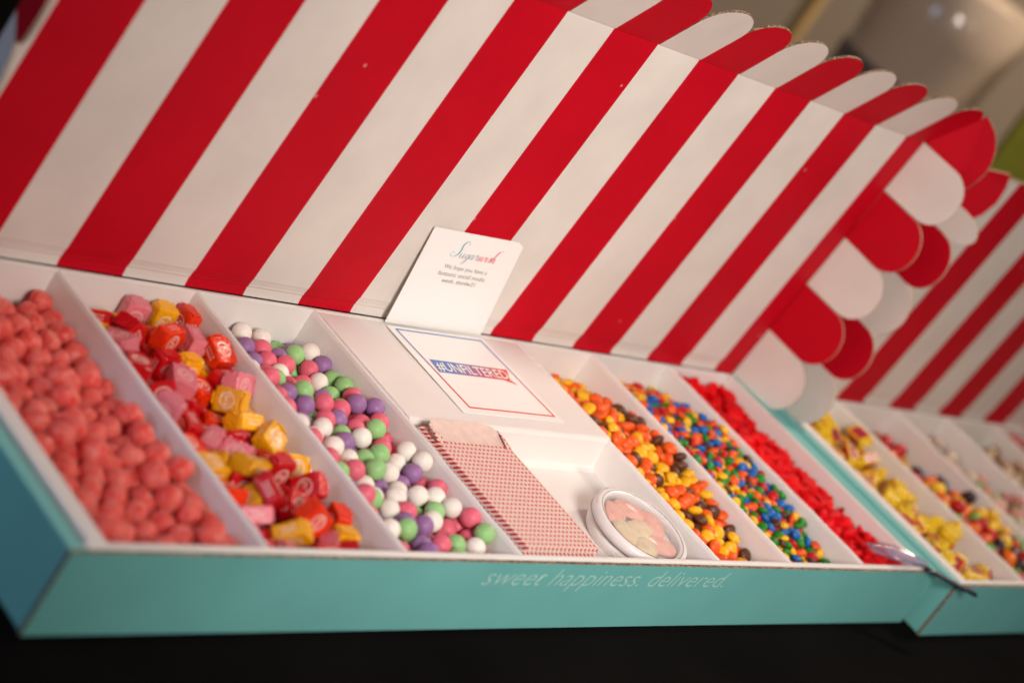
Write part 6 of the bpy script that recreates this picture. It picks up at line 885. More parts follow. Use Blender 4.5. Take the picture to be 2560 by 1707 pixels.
DATA['gummy'] = (72, [
2367,1502,617,16,60,77,-8,0,2402,639,577,10,-51,82,-16,3,3083,1741,566,49,50,69,-8,4,2992,2794,414,89,37,-24,0,0,2346,800,608,65,-52,-53,5,4,2257,1652,578,78,6,-15,-58,3,
2619,873,613,32,-72,58,-15,2,3074,1371,607,5,85,44,-26,2,2978,2997,379,52,75,13,36,0,2542,1895,534,22,13,90,33,2,2623,1204,579,21,-90,6,36,0,2946,1439,544,20,-66,-17,-70,2,
2530,515,576,14,-13,15,96,4,2509,1018,565,80,40,-41,9,0,2579,686,593,60,71,15,30,4,2692,1352,538,29,-12,-64,69,1,2279,1112,549,41,29,-58,63,3,2954,1209,578,56,53,-20,58,2,
3074,2134,446,22,-74,61,-8,4,3064,2477,319,83,25,-34,-35,4,2740,2100,432,1,35,79,49,3,2789,1189,561,63,-51,2,-57,2,2916,864,552,58,47,49,-44,0,3044,1888,449,47,-62,-21,57,3,
2521,1462,574,13,93,29,14,3,2365,951,544,33,-18,-58,71,3,3077,897,560,80,31,18,-46,1,2443,1211,566,39,88,24,-5,0,3086,1129,537,18,-63,35,-66,2,2009,721,592,14,-87,24,38,1,
3034,2683,316,86,-42,-12,24,2,2905,2163,434,91,24,28,12,3,2062,922,579,56,-79,-6,21,0,2345,1378,520,79,-55,5,23,0,2374,1752,534,56,69,-19,-39,2,2447,2172,447,51,-72,-23,38,0,
2123,1145,552,47,39,-57,-53,3,2859,1941,454,69,-61,13,35,4,2058,248,578,83,45,11,-27,0,2177,1334,525,81,19,-29,-45,1,2279,423,509,40,-62,20,-63,1,2872,641,571,38,-39,-37,74,0,
2872,3121,317,25,-47,-76,35,4,2717,1006,569,6,21,-22,-94,4,3076,3123,314,82,10,-7,54,3,2692,1642,539,11,-1,2,98,2,3078,1604,448,70,8,32,-62,2,2558,1987,417,77,3,-35,52,2,
2853,2767,319,85,-28,31,-28,3,2145,1541,530,27,87,6,-37,2,2206,747,514,47,42,59,-49,0,2754,2470,334,43,35,-61,55,2,2928,1012,531,76,48,-19,36,0,2899,2554,319,12,82,-50,-22,0,
2547,1389,446,88,-34,-21,21,0,2802,1451,485,69,-3,63,-32,0,2408,499,453,24,-74,59,15,2,3073,2886,314,78,13,2,60,3,1967,1160,573,30,-83,-39,22,0,2455,2706,425,39,1,-26,87,0,
2916,2382,314,11,3,-98,-4,0,2969,1728,441,70,7,-69,-7,0,2294,2271,450,12,76,-28,56,4,2114,600,535,36,-5,1,-92,4,2779,1733,443,5,-47,48,73,4,2210,900,485,68,0,60,-41,0,
2810,2960,314,8,-89,41,-11,0,2565,425,465,20,94,22,2,1,2504,817,505,61,43,-62,22,0,2460,3016,396,8,-90,13,-39,4,2356,1523,443,43,-78,8,43,3,2514,1561,445,59,2,-74,30,3,
2832,2242,319,82,-35,23,-35,0,2671,2339,334,37,69,12,-60,0,2436,217,313,75,-11,9,-63,1,2839,178,315,98,0,11,0,3,2133,405,314,96,-11,7,19,2,3075,355,323,55,-69,9,-43,0,
2863,1691,316,37,-76,-46,23,2,3012,1621,314,93,12,6,30,0,2775,1845,317,87,-43,7,-17,4,2065,2077,314,87,1,12,46,0,2661,2178,318,68,68,16,16,0,1873,2253,317,84,-40,16,-31,4,
2181,2740,315,9,54,-82,7,0,1970,2967,316,31,-63,63,-31,1,1884,3140,314,98,-5,-11,0,0,2349,3140,335,5,-56,-42,-70,0,2282,197,323,62,-37,-60,33,0,3040,192,314,97,12,5,14,0,
1864,316,430,80,-32,-40,29,1,2196,316,418,91,37,4,8,1,2550,338,331,72,54,-6,-40,3,1872,516,404,16,90,38,-7,4,2706,612,364,46,45,-27,-70,2,2977,632,454,48,51,0,-70,0,
1881,776,434,91,38,1,-3,0,2456,964,408,80,-47,21,-26,0,2615,926,459,88,-31,32,3,0,3066,997,440,22,-89,-31,20,0,1878,1080,462,83,47,14,-23,2,2094,1009,451,96,12,12,-18,4,
2445,1124,445,94,-30,10,4,0,2624,1088,462,58,76,25,9,3,2795,1071,449,34,8,13,-92,2,2965,1140,424,5,-76,61,-17,0,1875,1246,463,95,-21,-1,-19,2,2043,1346,408,96,23,-7,7,0,
2370,1265,427,49,83,13,14,4,2581,1237,435,2,31,-30,89,1,1864,1695,442,85,0,0,-50,4,2029,1508,420,89,37,-16,-13,4,2395,1996,417,61,-1,15,77,4,2673,2004,315,65,-9,-7,-74,0,
1880,2081,314,97,-14,3,-14,1,2852,2030,313,3,-24,95,-14,0,2035,2283,318,46,-46,53,-53,1,2359,2210,314,96,1,-12,-23,0,3067,2210,315,4,-89,42,10,4,1920,2412,313,8,1,-14,-98,0,
2502,2426,313,97,14,2,13,4,1878,2642,314,97,-5,-11,18,2,2344,2708,314,8,-84,-51,11,0,2586,2700,314,3,9,98,-13,2,2115,2903,314,81,3,-12,55,2,2594,2984,313,2,-12,97,-14,0,
2215,179,485,96,2,24,0,0,1858,178,527,69,0,-71,0,2,1966,476,515,6,23,-5,96,2,2630,750,438,29,-78,-38,37,3,2068,812,456,53,-70,24,38,3,2270,1015,398,6,46,31,-82,4,
2342,807,439,38,-83,-31,-22,0,2859,753,437,64,69,-26,18,3,3067,782,432,94,6,26,18,0,1945,926,453,2,11,80,58,0,2215,1186,420,67,-39,59,-20,2,2789,902,454,79,39,18,-41,2,
1874,1429,410,72,66,13,-14,0,2052,1187,420,25,-90,-6,32,0,2897,1573,427,15,-9,92,-33,0,1878,1546,518,77,60,15,-9,0,2176,1673,443,31,-90,27,-3,3,2474,1794,419,76,-28,28,-50,0,
2674,1515,443,39,-13,-86,-26,2,2681,1891,444,24,30,-62,-67,0,2941,1882,325,62,-37,-14,-67,1,2490,2084,314,79,-5,-12,58,4,2133,2440,314,11,-98,10,-8,3,2180,2214,334,58,58,40,-39,2,
2526,2266,325,17,39,-7,-89,1,2044,2576,334,53,-62,32,45,4,2522,2846,375,20,15,24,93,2,2017,2756,327,57,39,12,-70,4,2230,3042,313,90,13,-6,-38,1,2397,179,474,56,72,11,-37,2,
2615,176,332,32,93,-3,10,2,2890,298,395,83,-23,32,36,0,2401,330,443,93,20,-25,7,0,2739,420,434,85,33,-37,12,2,2976,459,389,30,12,-37,-86,0,1994,645,442,67,33,45,46,2,
2495,639,451,72,-53,10,-42,1,2666,568,503,15,46,81,28,4,3077,522,519,21,-58,-73,-27,0,2737,764,541,68,-35,18,-60,0,1876,993,582,9,-19,94,22,2,1944,1371,540,43,12,-1,88,0,
2752,1315,386,31,30,-89,-7,0,3064,1292,476,94,13,23,-14,3,1934,1830,500,42,19,49,72,0,2266,1845,428,69,-64,-20,-22,2,2613,1709,413,33,38,-77,-36,4,1979,2158,422,2,-5,42,-90,1,
3070,2013,318,65,65,26,26,0,1929,2318,438,23,96,0,-5,1,1880,2527,414,90,35,11,18,4,2274,2541,325,83,-28,-27,-37,4,2453,2577,323,22,-15,-20,-93,0,2369,2896,314,90,6,11,40,3,
2547,3141,325,26,-85,-31,-29,4,2568,184,489,50,7,85,8,0,3063,187,460,3,25,-95,-14,0,2023,339,446,33,-67,23,61,2,2682,280,455,73,57,-10,-33,2,3061,349,484,24,94,17,8,2,
1860,626,515,61,-40,-28,61,0,2136,659,377,0,-47,-30,82,0,2322,643,440,89,26,33,-11,4,2839,551,449,25,80,-51,-11,0,1871,814,582,7,-55,82,-10,1,2189,1445,392,44,4,73,-50,4,
2889,1314,471,77,-52,17,31,2,2094,1834,456,16,-56,-4,-80,2,2021,1662,495,29,-70,42,-48,2,1867,1965,421,13,40,-44,-78,2,2166,2062,440,10,-66,50,-54,2,2172,1945,327,90,-19,36,2,0,
2275,2068,313,4,-30,-93,14,2,2308,2377,314,94,-14,0,28,2,2745,2629,319,48,2,-42,-76,2,1858,2819,322,69,9,-40,-58,1,2691,2838,323,74,-2,26,60,4,1859,3011,406,81,-16,-30,46,0,
2070,3132,325,55,20,-34,72,0,2232,2904,416,47,28,31,77,2,2712,3124,325,73,-2,-39,54,1,1995,182,437,68,9,-71,10,0,2132,464,456,49,37,77,3,0,2683,418,583,29,-76,-55,-12,2,
2894,388,519,90,-33,-4,25,3,
])
DATA['sour'] = (33, [
4442,3046,425,8,-55,-82,5,1,4410,2760,414,8,27,94,15,1,4406,1726,599,95,-24,9,-4,0,4319,2384,409,40,54,67,27,1,4450,1856,492,51,-21,25,-78,0,4173,1529,504,12,72,66,9,0,
4363,2087,391,84,45,-21,17,0,4448,2271,426,6,87,-22,-41,0,4049,1757,483,45,-80,32,-20,1,4024,1390,470,78,-16,-57,-11,1,4254,2190,406,24,63,-49,54,2,4438,1681,456,90,-18,36,10,2,
4350,1962,421,86,48,-3,-7,2,3939,1659,482,73,23,1,-63,0,3743,1412,531,83,-17,3,51,2,3661,1579,525,12,-64,-68,-30,0,4082,2121,411,90,-22,-6,36,2,4159,1958,409,5,78,-59,15,0,
4116,2566,392,92,0,-15,-34,0,3934,1248,474,96,4,23,2,1,4410,3004,304,98,-13,0,-3,1,4030,3026,404,95,19,-7,-16,1,4397,1543,468,39,27,-64,59,0,4258,2719,333,50,-81,11,27,0,
4416,3155,318,6,6,-70,-70,0,4289,1645,412,98,3,11,-1,0,4419,2506,321,79,-60,1,-1,1,3992,1915,423,36,-5,-14,91,2,3493,1260,532,57,-20,64,-45,2,4427,2833,305,96,11,-3,19,1,
3789,1681,467,48,24,-83,-4,1,4395,1810,374,95,11,25,-7,0,4008,2793,406,1,83,53,-12,1,3297,726,305,79,-8,9,-58,1,3373,906,304,2,16,-97,-12,1,3936,1076,305,68,-9,-2,-71,2,
3986,1483,325,70,-67,20,-1,0,3609,1706,305,97,-9,6,17,0,3801,1726,305,11,85,49,2,1,3483,1829,305,6,-64,75,-10,2,3576,2003,305,98,5,9,8,2,4089,1886,305,3,19,-97,11,1,
4276,1873,305,81,8,5,-56,1,3320,2257,304,12,-98,-8,0,2,3663,2278,312,40,-90,3,-1,1,3795,2154,304,8,-1,12,-98,0,4400,2190,305,34,-6,-11,92,0,3886,2311,305,88,-8,-6,-44,0,
4042,2235,312,78,35,20,46,1,3312,2713,305,96,-11,4,20,0,3316,2888,304,96,-12,3,-22,1,3611,2902,318,50,50,49,49,0,3543,3124,305,93,10,6,32,1,4201,300,305,2,-9,4,-98,1,
3546,495,305,0,20,-96,12,2,3464,660,315,58,7,36,71,0,3415,810,394,88,14,-3,43,1,4082,794,315,32,-91,9,-21,2,4442,832,305,84,-8,-8,51,2,3619,1160,305,91,0,-10,-37,0,
3322,1520,422,97,-16,-10,5,1,3864,1594,342,47,-67,20,52,0,3677,1623,396,13,17,-16,95,0,3333,1945,305,98,-11,5,-12,0,3673,1863,312,29,94,11,3,1,3885,1908,305,96,-10,-5,20,1,
4003,2036,315,82,-38,-1,-40,2,3511,2177,305,98,-3,9,-12,0,4173,2100,305,1,-95,27,-10,2,3620,2433,305,95,-10,4,24,0,3792,2518,305,10,-60,-78,-1,1,4197,2343,312,8,-73,63,-21,1,
3307,2545,315,89,29,25,22,2,4088,2720,304,90,12,5,39,1,3296,2811,418,11,-84,51,5,0,3681,2955,434,78,18,44,38,2,4094,2924,305,66,3,-11,-73,0,3323,3140,305,99,5,9,0,0,
3448,193,380,8,-91,-31,22,0,3750,253,404,72,-41,-3,54,1,3895,340,312,88,-39,-9,21,0,3594,596,411,45,81,30,19,2,3819,423,395,13,95,-20,13,0,4042,504,410,94,-29,-7,-8,0,
4202,414,401,45,-28,7,-83,1,4173,587,305,3,90,-40,9,1,3314,1035,384,91,31,-18,15,0,3462,1058,315,32,92,1,18,0,3952,935,408,72,-5,14,-66,2,4149,1038,401,3,-15,-96,-16,2,
4340,953,343,67,39,-61,11,1,3350,1205,433,35,8,-27,-88,0,3485,1213,366,82,22,-34,-37,0,3734,1277,316,96,-9,21,-2,2,4420,1066,407,17,-97,8,3,0,3315,1369,446,90,38,8,-15,0,
4286,1469,400,90,0,15,-38,1,3316,1794,321,93,24,-26,0,2,3605,1784,424,5,92,33,13,2,3906,1787,395,85,-15,37,-31,0,4084,1596,406,92,12,6,34,0,4218,1682,305,95,4,9,25,0,
3316,2105,316,90,38,-5,15,2,3772,1996,339,82,-31,-38,-27,0,3305,2398,342,63,-52,-47,-29,1,3663,2107,396,94,-25,-20,-3,0,3777,2404,398,29,-57,75,7,2,4421,2358,305,98,-11,-4,-11,0,
3437,2625,378,81,-32,20,43,2,4426,2657,305,8,21,-96,-9,1,3450,2977,315,91,-28,23,-17,0,3910,2758,305,94,7,9,29,0,3901,3119,305,5,88,43,10,0,4084,3121,305,9,-38,91,-7,1,
3521,342,342,7,-54,-45,-70,2,3599,234,432,54,64,48,23,0,3929,201,407,7,92,-37,-5,0,3609,450,429,85,46,22,4,1,3750,349,500,5,-23,20,94,0,3932,461,506,9,74,65,9,0,
4206,602,431,20,94,-22,-7,0,4378,706,419,76,-40,-16,46,0,3930,1106,456,63,-71,20,21,1,4078,1161,510,10,-26,-70,-64,2,4216,873,394,97,-9,-1,-16,0,3449,1087,477,91,-11,36,-11,1,
3630,1214,443,84,-19,14,-47,1,4124,1255,403,34,-5,-75,55,0,4312,1236,402,59,-3,16,-78,0,3482,1414,431,37,-34,-29,80,0,3888,1463,457,65,4,0,74,2,4154,1396,402,80,42,-35,-22,1,
4444,1394,427,18,83,49,-10,1,3400,2034,407,84,49,19,-9,0,3462,2495,305,6,-87,-46,10,1,3926,2448,364,10,71,30,-61,0,3705,2723,305,98,-10,6,-10,1,4231,2548,304,11,87,46,6,1,
3787,2811,402,96,13,5,18,2,3763,2917,304,10,-82,-55,7,1,3721,3102,305,9,49,-85,-8,2,3297,292,425,21,-81,52,-8,0,4028,338,411,96,-3,16,-18,1,3458,350,499,96,16,-18,10,2,
4342,395,415,34,53,43,63,0,3313,586,407,7,18,-91,34,2,3610,870,433,94,28,-8,-10,0,4006,748,424,6,-3,16,98,0,4204,738,482,89,-41,8,-15,1,3292,878,435,18,41,-60,-65,1,
3795,978,441,79,23,-17,52,0,4261,991,488,48,-17,18,-83,2,3670,1005,530,83,8,4,-53,0,3862,1207,372,30,-15,-1,-93,1,4447,1215,451,86,21,44,0,1,3410,1445,547,0,92,-36,11,0,
3623,1422,423,28,42,75,41,1,3778,1323,438,2,72,-64,24,0,3427,1723,459,21,1,56,79,0,4183,1780,397,30,92,11,17,2,3409,1888,422,97,-13,12,11,0,3607,1950,420,21,-95,-3,20,2,
3306,2270,441,12,42,-84,-29,0,3776,2231,430,23,45,-74,43,0,3907,2114,404,38,27,-62,-62,0,3475,2369,388,91,23,-14,28,2,4066,2441,316,62,-26,-3,72,0,3618,2591,323,47,81,-32,2,2,
3491,2902,429,88,29,11,32,0,3928,2943,316,42,-22,-1,-87,0,3413,3113,417,86,39,3,-30,0,3293,183,521,67,25,-37,57,2,3422,473,415,16,52,-66,-50,0,3666,459,571,6,-1,97,18,0,
3843,604,405,94,-1,-16,-28,2,4115,428,528,14,0,3,-98,0,3650,736,476,68,-68,-14,-15,1,3822,791,417,14,84,50,-4,0,4317,828,520,60,10,-64,45,2,3478,784,530,31,-22,-52,-75,0,
3629,1032,408,95,-6,6,25,1,3792,864,529,77,-61,-11,5,0,4076,896,480,86,-2,7,49,0,4465,896,450,39,56,-51,-50,0,3298,1255,543,8,84,51,7,0,4208,1285,521,97,11,8,-16,1,
4428,1080,537,92,17,2,33,0,4319,1416,522,8,65,65,36,2,3322,1627,518,97,14,-11,-4,1,3425,2174,448,77,-16,-44,-41,0,3570,2215,431,52,-35,1,76,0,3648,2406,445,44,51,54,48,0,
3488,2782,337,40,-30,-38,-77,0,3945,2594,315,34,91,-7,-18,0,4252,2874,312,24,-80,-52,2,0,3296,3011,399,38,20,82,35,0,3618,3139,418,98,-6,8,2,1,3808,3049,414,69,-48,45,-26,0,
4236,3063,314,25,-45,83,-16,0,3478,194,524,91,7,-20,32,0,3680,221,565,90,17,-10,-35,2,3286,458,506,60,-39,-65,-23,2,3500,663,487,46,-26,46,70,0,3774,527,497,2,40,16,-89,0,
4333,549,526,69,-61,34,12,2,3312,712,467,95,-9,-19,-18,0,3860,663,533,81,-37,23,37,1,4033,603,508,64,-37,43,49,2,4455,619,544,70,-38,57,14,0,
])
DATA['brown'] = (21, [
5782,2955,432,12,-29,39,-85,1,5110,2172,608,91,2,38,-11,1,5782,2791,435,32,87,-20,-27,0,5920,2977,441,44,45,-56,-52,0,5564,2569,477,95,20,-1,-21,0,5472,2333,613,26,37,81,-33,0,
5592,2429,556,68,-40,-48,36,0,5889,2559,537,4,-86,-47,-15,0,5240,2375,516,15,87,43,16,1,5457,2436,503,94,21,24,-2,1,4985,2300,552,8,-8,-91,38,0,4989,1971,623,0,66,72,-16,1,
4878,2132,573,83,-13,-40,-34,1,5893,2646,442,9,-97,-15,-1,1,5713,2655,438,94,-13,28,5,1,5114,2678,516,57,-4,18,-79,1,5658,2872,349,64,-72,18,-16,0,5723,2516,506,65,47,-5,58,1,
5716,3000,339,22,-7,-90,-35,1,5883,3079,320,83,-6,-8,53,0,5493,2238,532,96,-16,-15,-7,1,5353,2469,439,65,0,33,-67,0,4997,2120,520,57,-3,76,-29,0,5269,2679,448,19,89,-35,18,0,
4713,547,320,66,1,-10,-73,0,4859,648,320,51,7,-8,84,0,5540,1974,344,48,25,83,1,0,5116,2389,320,7,-54,83,8,1,4950,2542,320,7,92,-36,8,0,5274,2564,347,58,58,-39,-39,0,
4682,2771,320,98,2,10,10,0,4878,2801,320,95,-10,3,-25,0,5375,2841,320,8,97,15,7,1,5539,2794,338,75,33,-21,-51,0,5689,2716,320,9,-80,-58,6,1,5885,2878,320,93,-6,8,-32,0,
4681,2951,320,87,-4,10,-47,1,5070,2979,320,9,62,77,-4,0,4684,3131,320,98,5,9,0,0,4864,3143,333,54,21,-29,75,0,5005,747,348,88,-14,-38,-19,0,5324,955,320,97,7,7,17,0,
4678,1200,398,90,-38,-3,-16,1,5004,1168,429,2,-12,13,97,1,5175,1079,404,97,13,-5,-13,0,5134,1290,431,79,-1,11,-59,0,5879,1348,438,94,25,-19,-5,0,5357,1610,412,54,-13,-1,82,1,
5720,1528,414,23,-12,95,13,1,5890,1539,442,96,2,-22,-6,0,4679,1672,445,15,-86,39,25,1,5072,1683,403,62,7,8,-77,0,5454,1869,414,98,-5,-16,-1,1,4678,2012,426,98,-6,3,-16,1,
4828,1957,462,68,44,51,-25,0,5501,1993,499,3,-50,-39,-76,0,5651,2040,452,91,-28,-19,-16,0,5835,1942,442,7,-3,26,-95,1,4698,2192,422,95,-8,12,25,0,4857,2114,440,83,-1,11,53,1,
5269,2110,411,91,3,-9,39,0,5727,2203,412,93,-6,-5,32,0,5889,2079,402,4,11,-97,-15,1,4941,2434,410,16,-38,89,11,0,5085,2336,427,27,-80,-50,-14,0,5748,2382,403,29,22,-92,-1,1,
5891,2464,421,12,-97,-16,5,1,4813,2647,334,20,33,7,-91,1,5051,2579,423,4,-16,97,-13,0,5861,2700,327,60,-19,5,-76,0,4960,2864,406,92,-17,10,-30,1,4887,2980,321,3,95,-27,6,0,
4679,610,420,97,-10,-2,16,0,4715,799,419,11,98,-10,0,0,4868,812,333,34,-27,23,86,0,4679,977,416,3,97,-15,11,0,4713,1306,450,60,-31,-18,-70,1,4834,1118,420,92,12,9,-34,1,
4976,1256,514,85,-8,-14,-49,0,5401,1200,392,6,-16,-97,3,1,5566,1106,432,4,-2,-99,1,1,4882,1365,421,46,-10,4,87,0,5011,1414,487,28,-45,-28,-79,0,5327,1414,419,94,6,9,29,0,
5734,1336,331,26,60,74,7,0,5767,1306,495,11,47,83,23,0,4768,1594,515,51,4,-28,80,1,4944,1528,393,8,-93,-14,29,1,5058,1563,494,29,28,-13,-89,0,5198,1644,460,90,7,40,2,0,
5490,1495,426,88,18,-3,41,1,5646,1399,433,78,51,-13,31,0,5822,1476,530,60,-18,-15,75,1,4679,1735,569,86,-20,-4,-45,0,4812,1788,461,88,4,5,-45,0,4985,1816,387,23,-23,82,-45,1,
5318,1771,452,64,20,35,-64,1,5462,1717,483,95,8,16,-19,0,5637,1845,420,11,-90,36,-19,1,5806,1778,426,96,21,-7,-7,1,4677,1879,503,51,0,47,-70,1,4936,1894,516,91,19,31,-9,1,
5095,1951,505,96,1,23,3,0,5344,1978,470,24,-89,36,-8,0,5398,1991,608,92,11,-20,-29,0,5583,1833,529,36,-69,60,-9,0,5891,1979,559,97,-4,11,-16,1,4670,2318,505,42,-40,3,-80,0,
4924,2260,451,88,-36,-3,-29,1,5205,2088,514,63,-20,-14,72,1,5656,2198,515,85,15,-8,-47,0,5905,2170,537,27,57,-19,74,0,4680,2478,465,1,-72,-63,-26,0,4849,2397,499,85,18,-17,45,1,
5133,2230,483,94,26,12,14,1,5233,2284,394,42,-33,83,-6,1,5721,2361,541,95,8,-25,12,0,5888,2271,428,99,4,-1,2,0,4681,2636,419,2,-63,-70,29,1,4942,2701,426,57,-3,44,-68,0,
5121,2771,424,92,7,14,-34,0,5540,2632,373,30,-12,21,-91,0,5386,2677,347,67,39,58,-19,0,5508,2964,328,22,-96,-13,3,0,5471,3126,320,97,9,-4,16,1,5651,3128,325,14,-97,8,9,0,
4681,867,519,73,-8,0,66,0,4683,1063,516,91,-38,5,-3,1,5234,946,458,64,1,-19,73,0,4752,1198,545,82,51,20,0,0,5048,998,475,21,85,45,-11,0,5309,1129,493,82,-11,-22,-49,1,
5432,1046,469,69,32,-50,-39,1,4682,1457,471,92,-17,-3,-32,1,4844,1342,536,93,-8,-20,-25,1,5170,1387,538,73,-58,13,30,0,5368,1298,504,16,41,84,27,0,5481,1338,458,34,-25,89,6,0,
4664,1543,582,38,-44,79,-16,1,4932,1576,531,79,-31,-25,45,0,5067,1491,609,77,23,2,-58,1,5280,1512,507,29,-13,14,93,1,5435,1578,547,93,3,23,-24,0,5604,1525,517,31,91,-20,-6,1,
5734,1584,576,90,-35,-17,-15,1,4778,1858,590,26,3,-95,0,0,4973,1730,512,0,36,84,38,1,5132,1783,520,67,33,64,-6,0,5298,1695,548,87,28,2,38,0,5571,1669,568,64,26,71,-1,0,
5663,1679,439,20,35,-85,31,0,5829,1686,510,4,19,90,37,0,4734,2038,545,39,74,-51,14,0,5168,1984,617,20,25,94,-8,0,5254,1913,536,25,-3,96,8,1,5420,1850,560,8,19,73,-64,0,
5726,1871,544,82,-24,46,-19,0,5890,1826,561,67,55,42,-23,1,4779,2231,535,44,24,-77,-37,0,5345,2176,509,91,-16,36,-3,0,5421,2169,629,52,15,11,-82,0,5574,2098,566,76,36,-33,41,0,
5778,2093,527,51,44,-60,-40,1,4679,2450,585,98,2,-5,-15,0,5167,2489,444,47,-11,-78,-37,1,5890,2368,526,15,5,15,96,1,4755,2748,441,72,-24,44,46,1,4847,2545,459,18,56,-59,54,0,
4778,2906,405,69,12,0,70,0,4787,3056,422,51,-56,-33,-54,0,5215,2904,352,85,-23,45,-4,1,5026,3128,367,59,9,32,72,1,5332,3014,320,87,-10,-2,-46,0,5193,3129,320,92,0,-10,-36,1,
4699,715,536,41,-83,25,24,0,4872,894,425,79,-14,-19,-54,1,4842,1118,583,60,26,62,-40,1,4870,998,504,97,-14,4,11,0,4996,1082,554,21,90,35,-1,1,5159,1105,532,27,-27,91,5,0,
5485,1194,544,63,-35,38,-56,0,4682,1334,578,31,-5,-16,-92,0,4806,1466,578,43,70,-35,43,1,5238,1255,534,28,71,23,58,1,5469,1410,577,95,-22,0,18,0,5636,1250,446,30,-42,-17,-82,0,
4846,1697,593,54,-60,-8,-57,0,5210,1565,596,21,-23,93,-13,1,
])
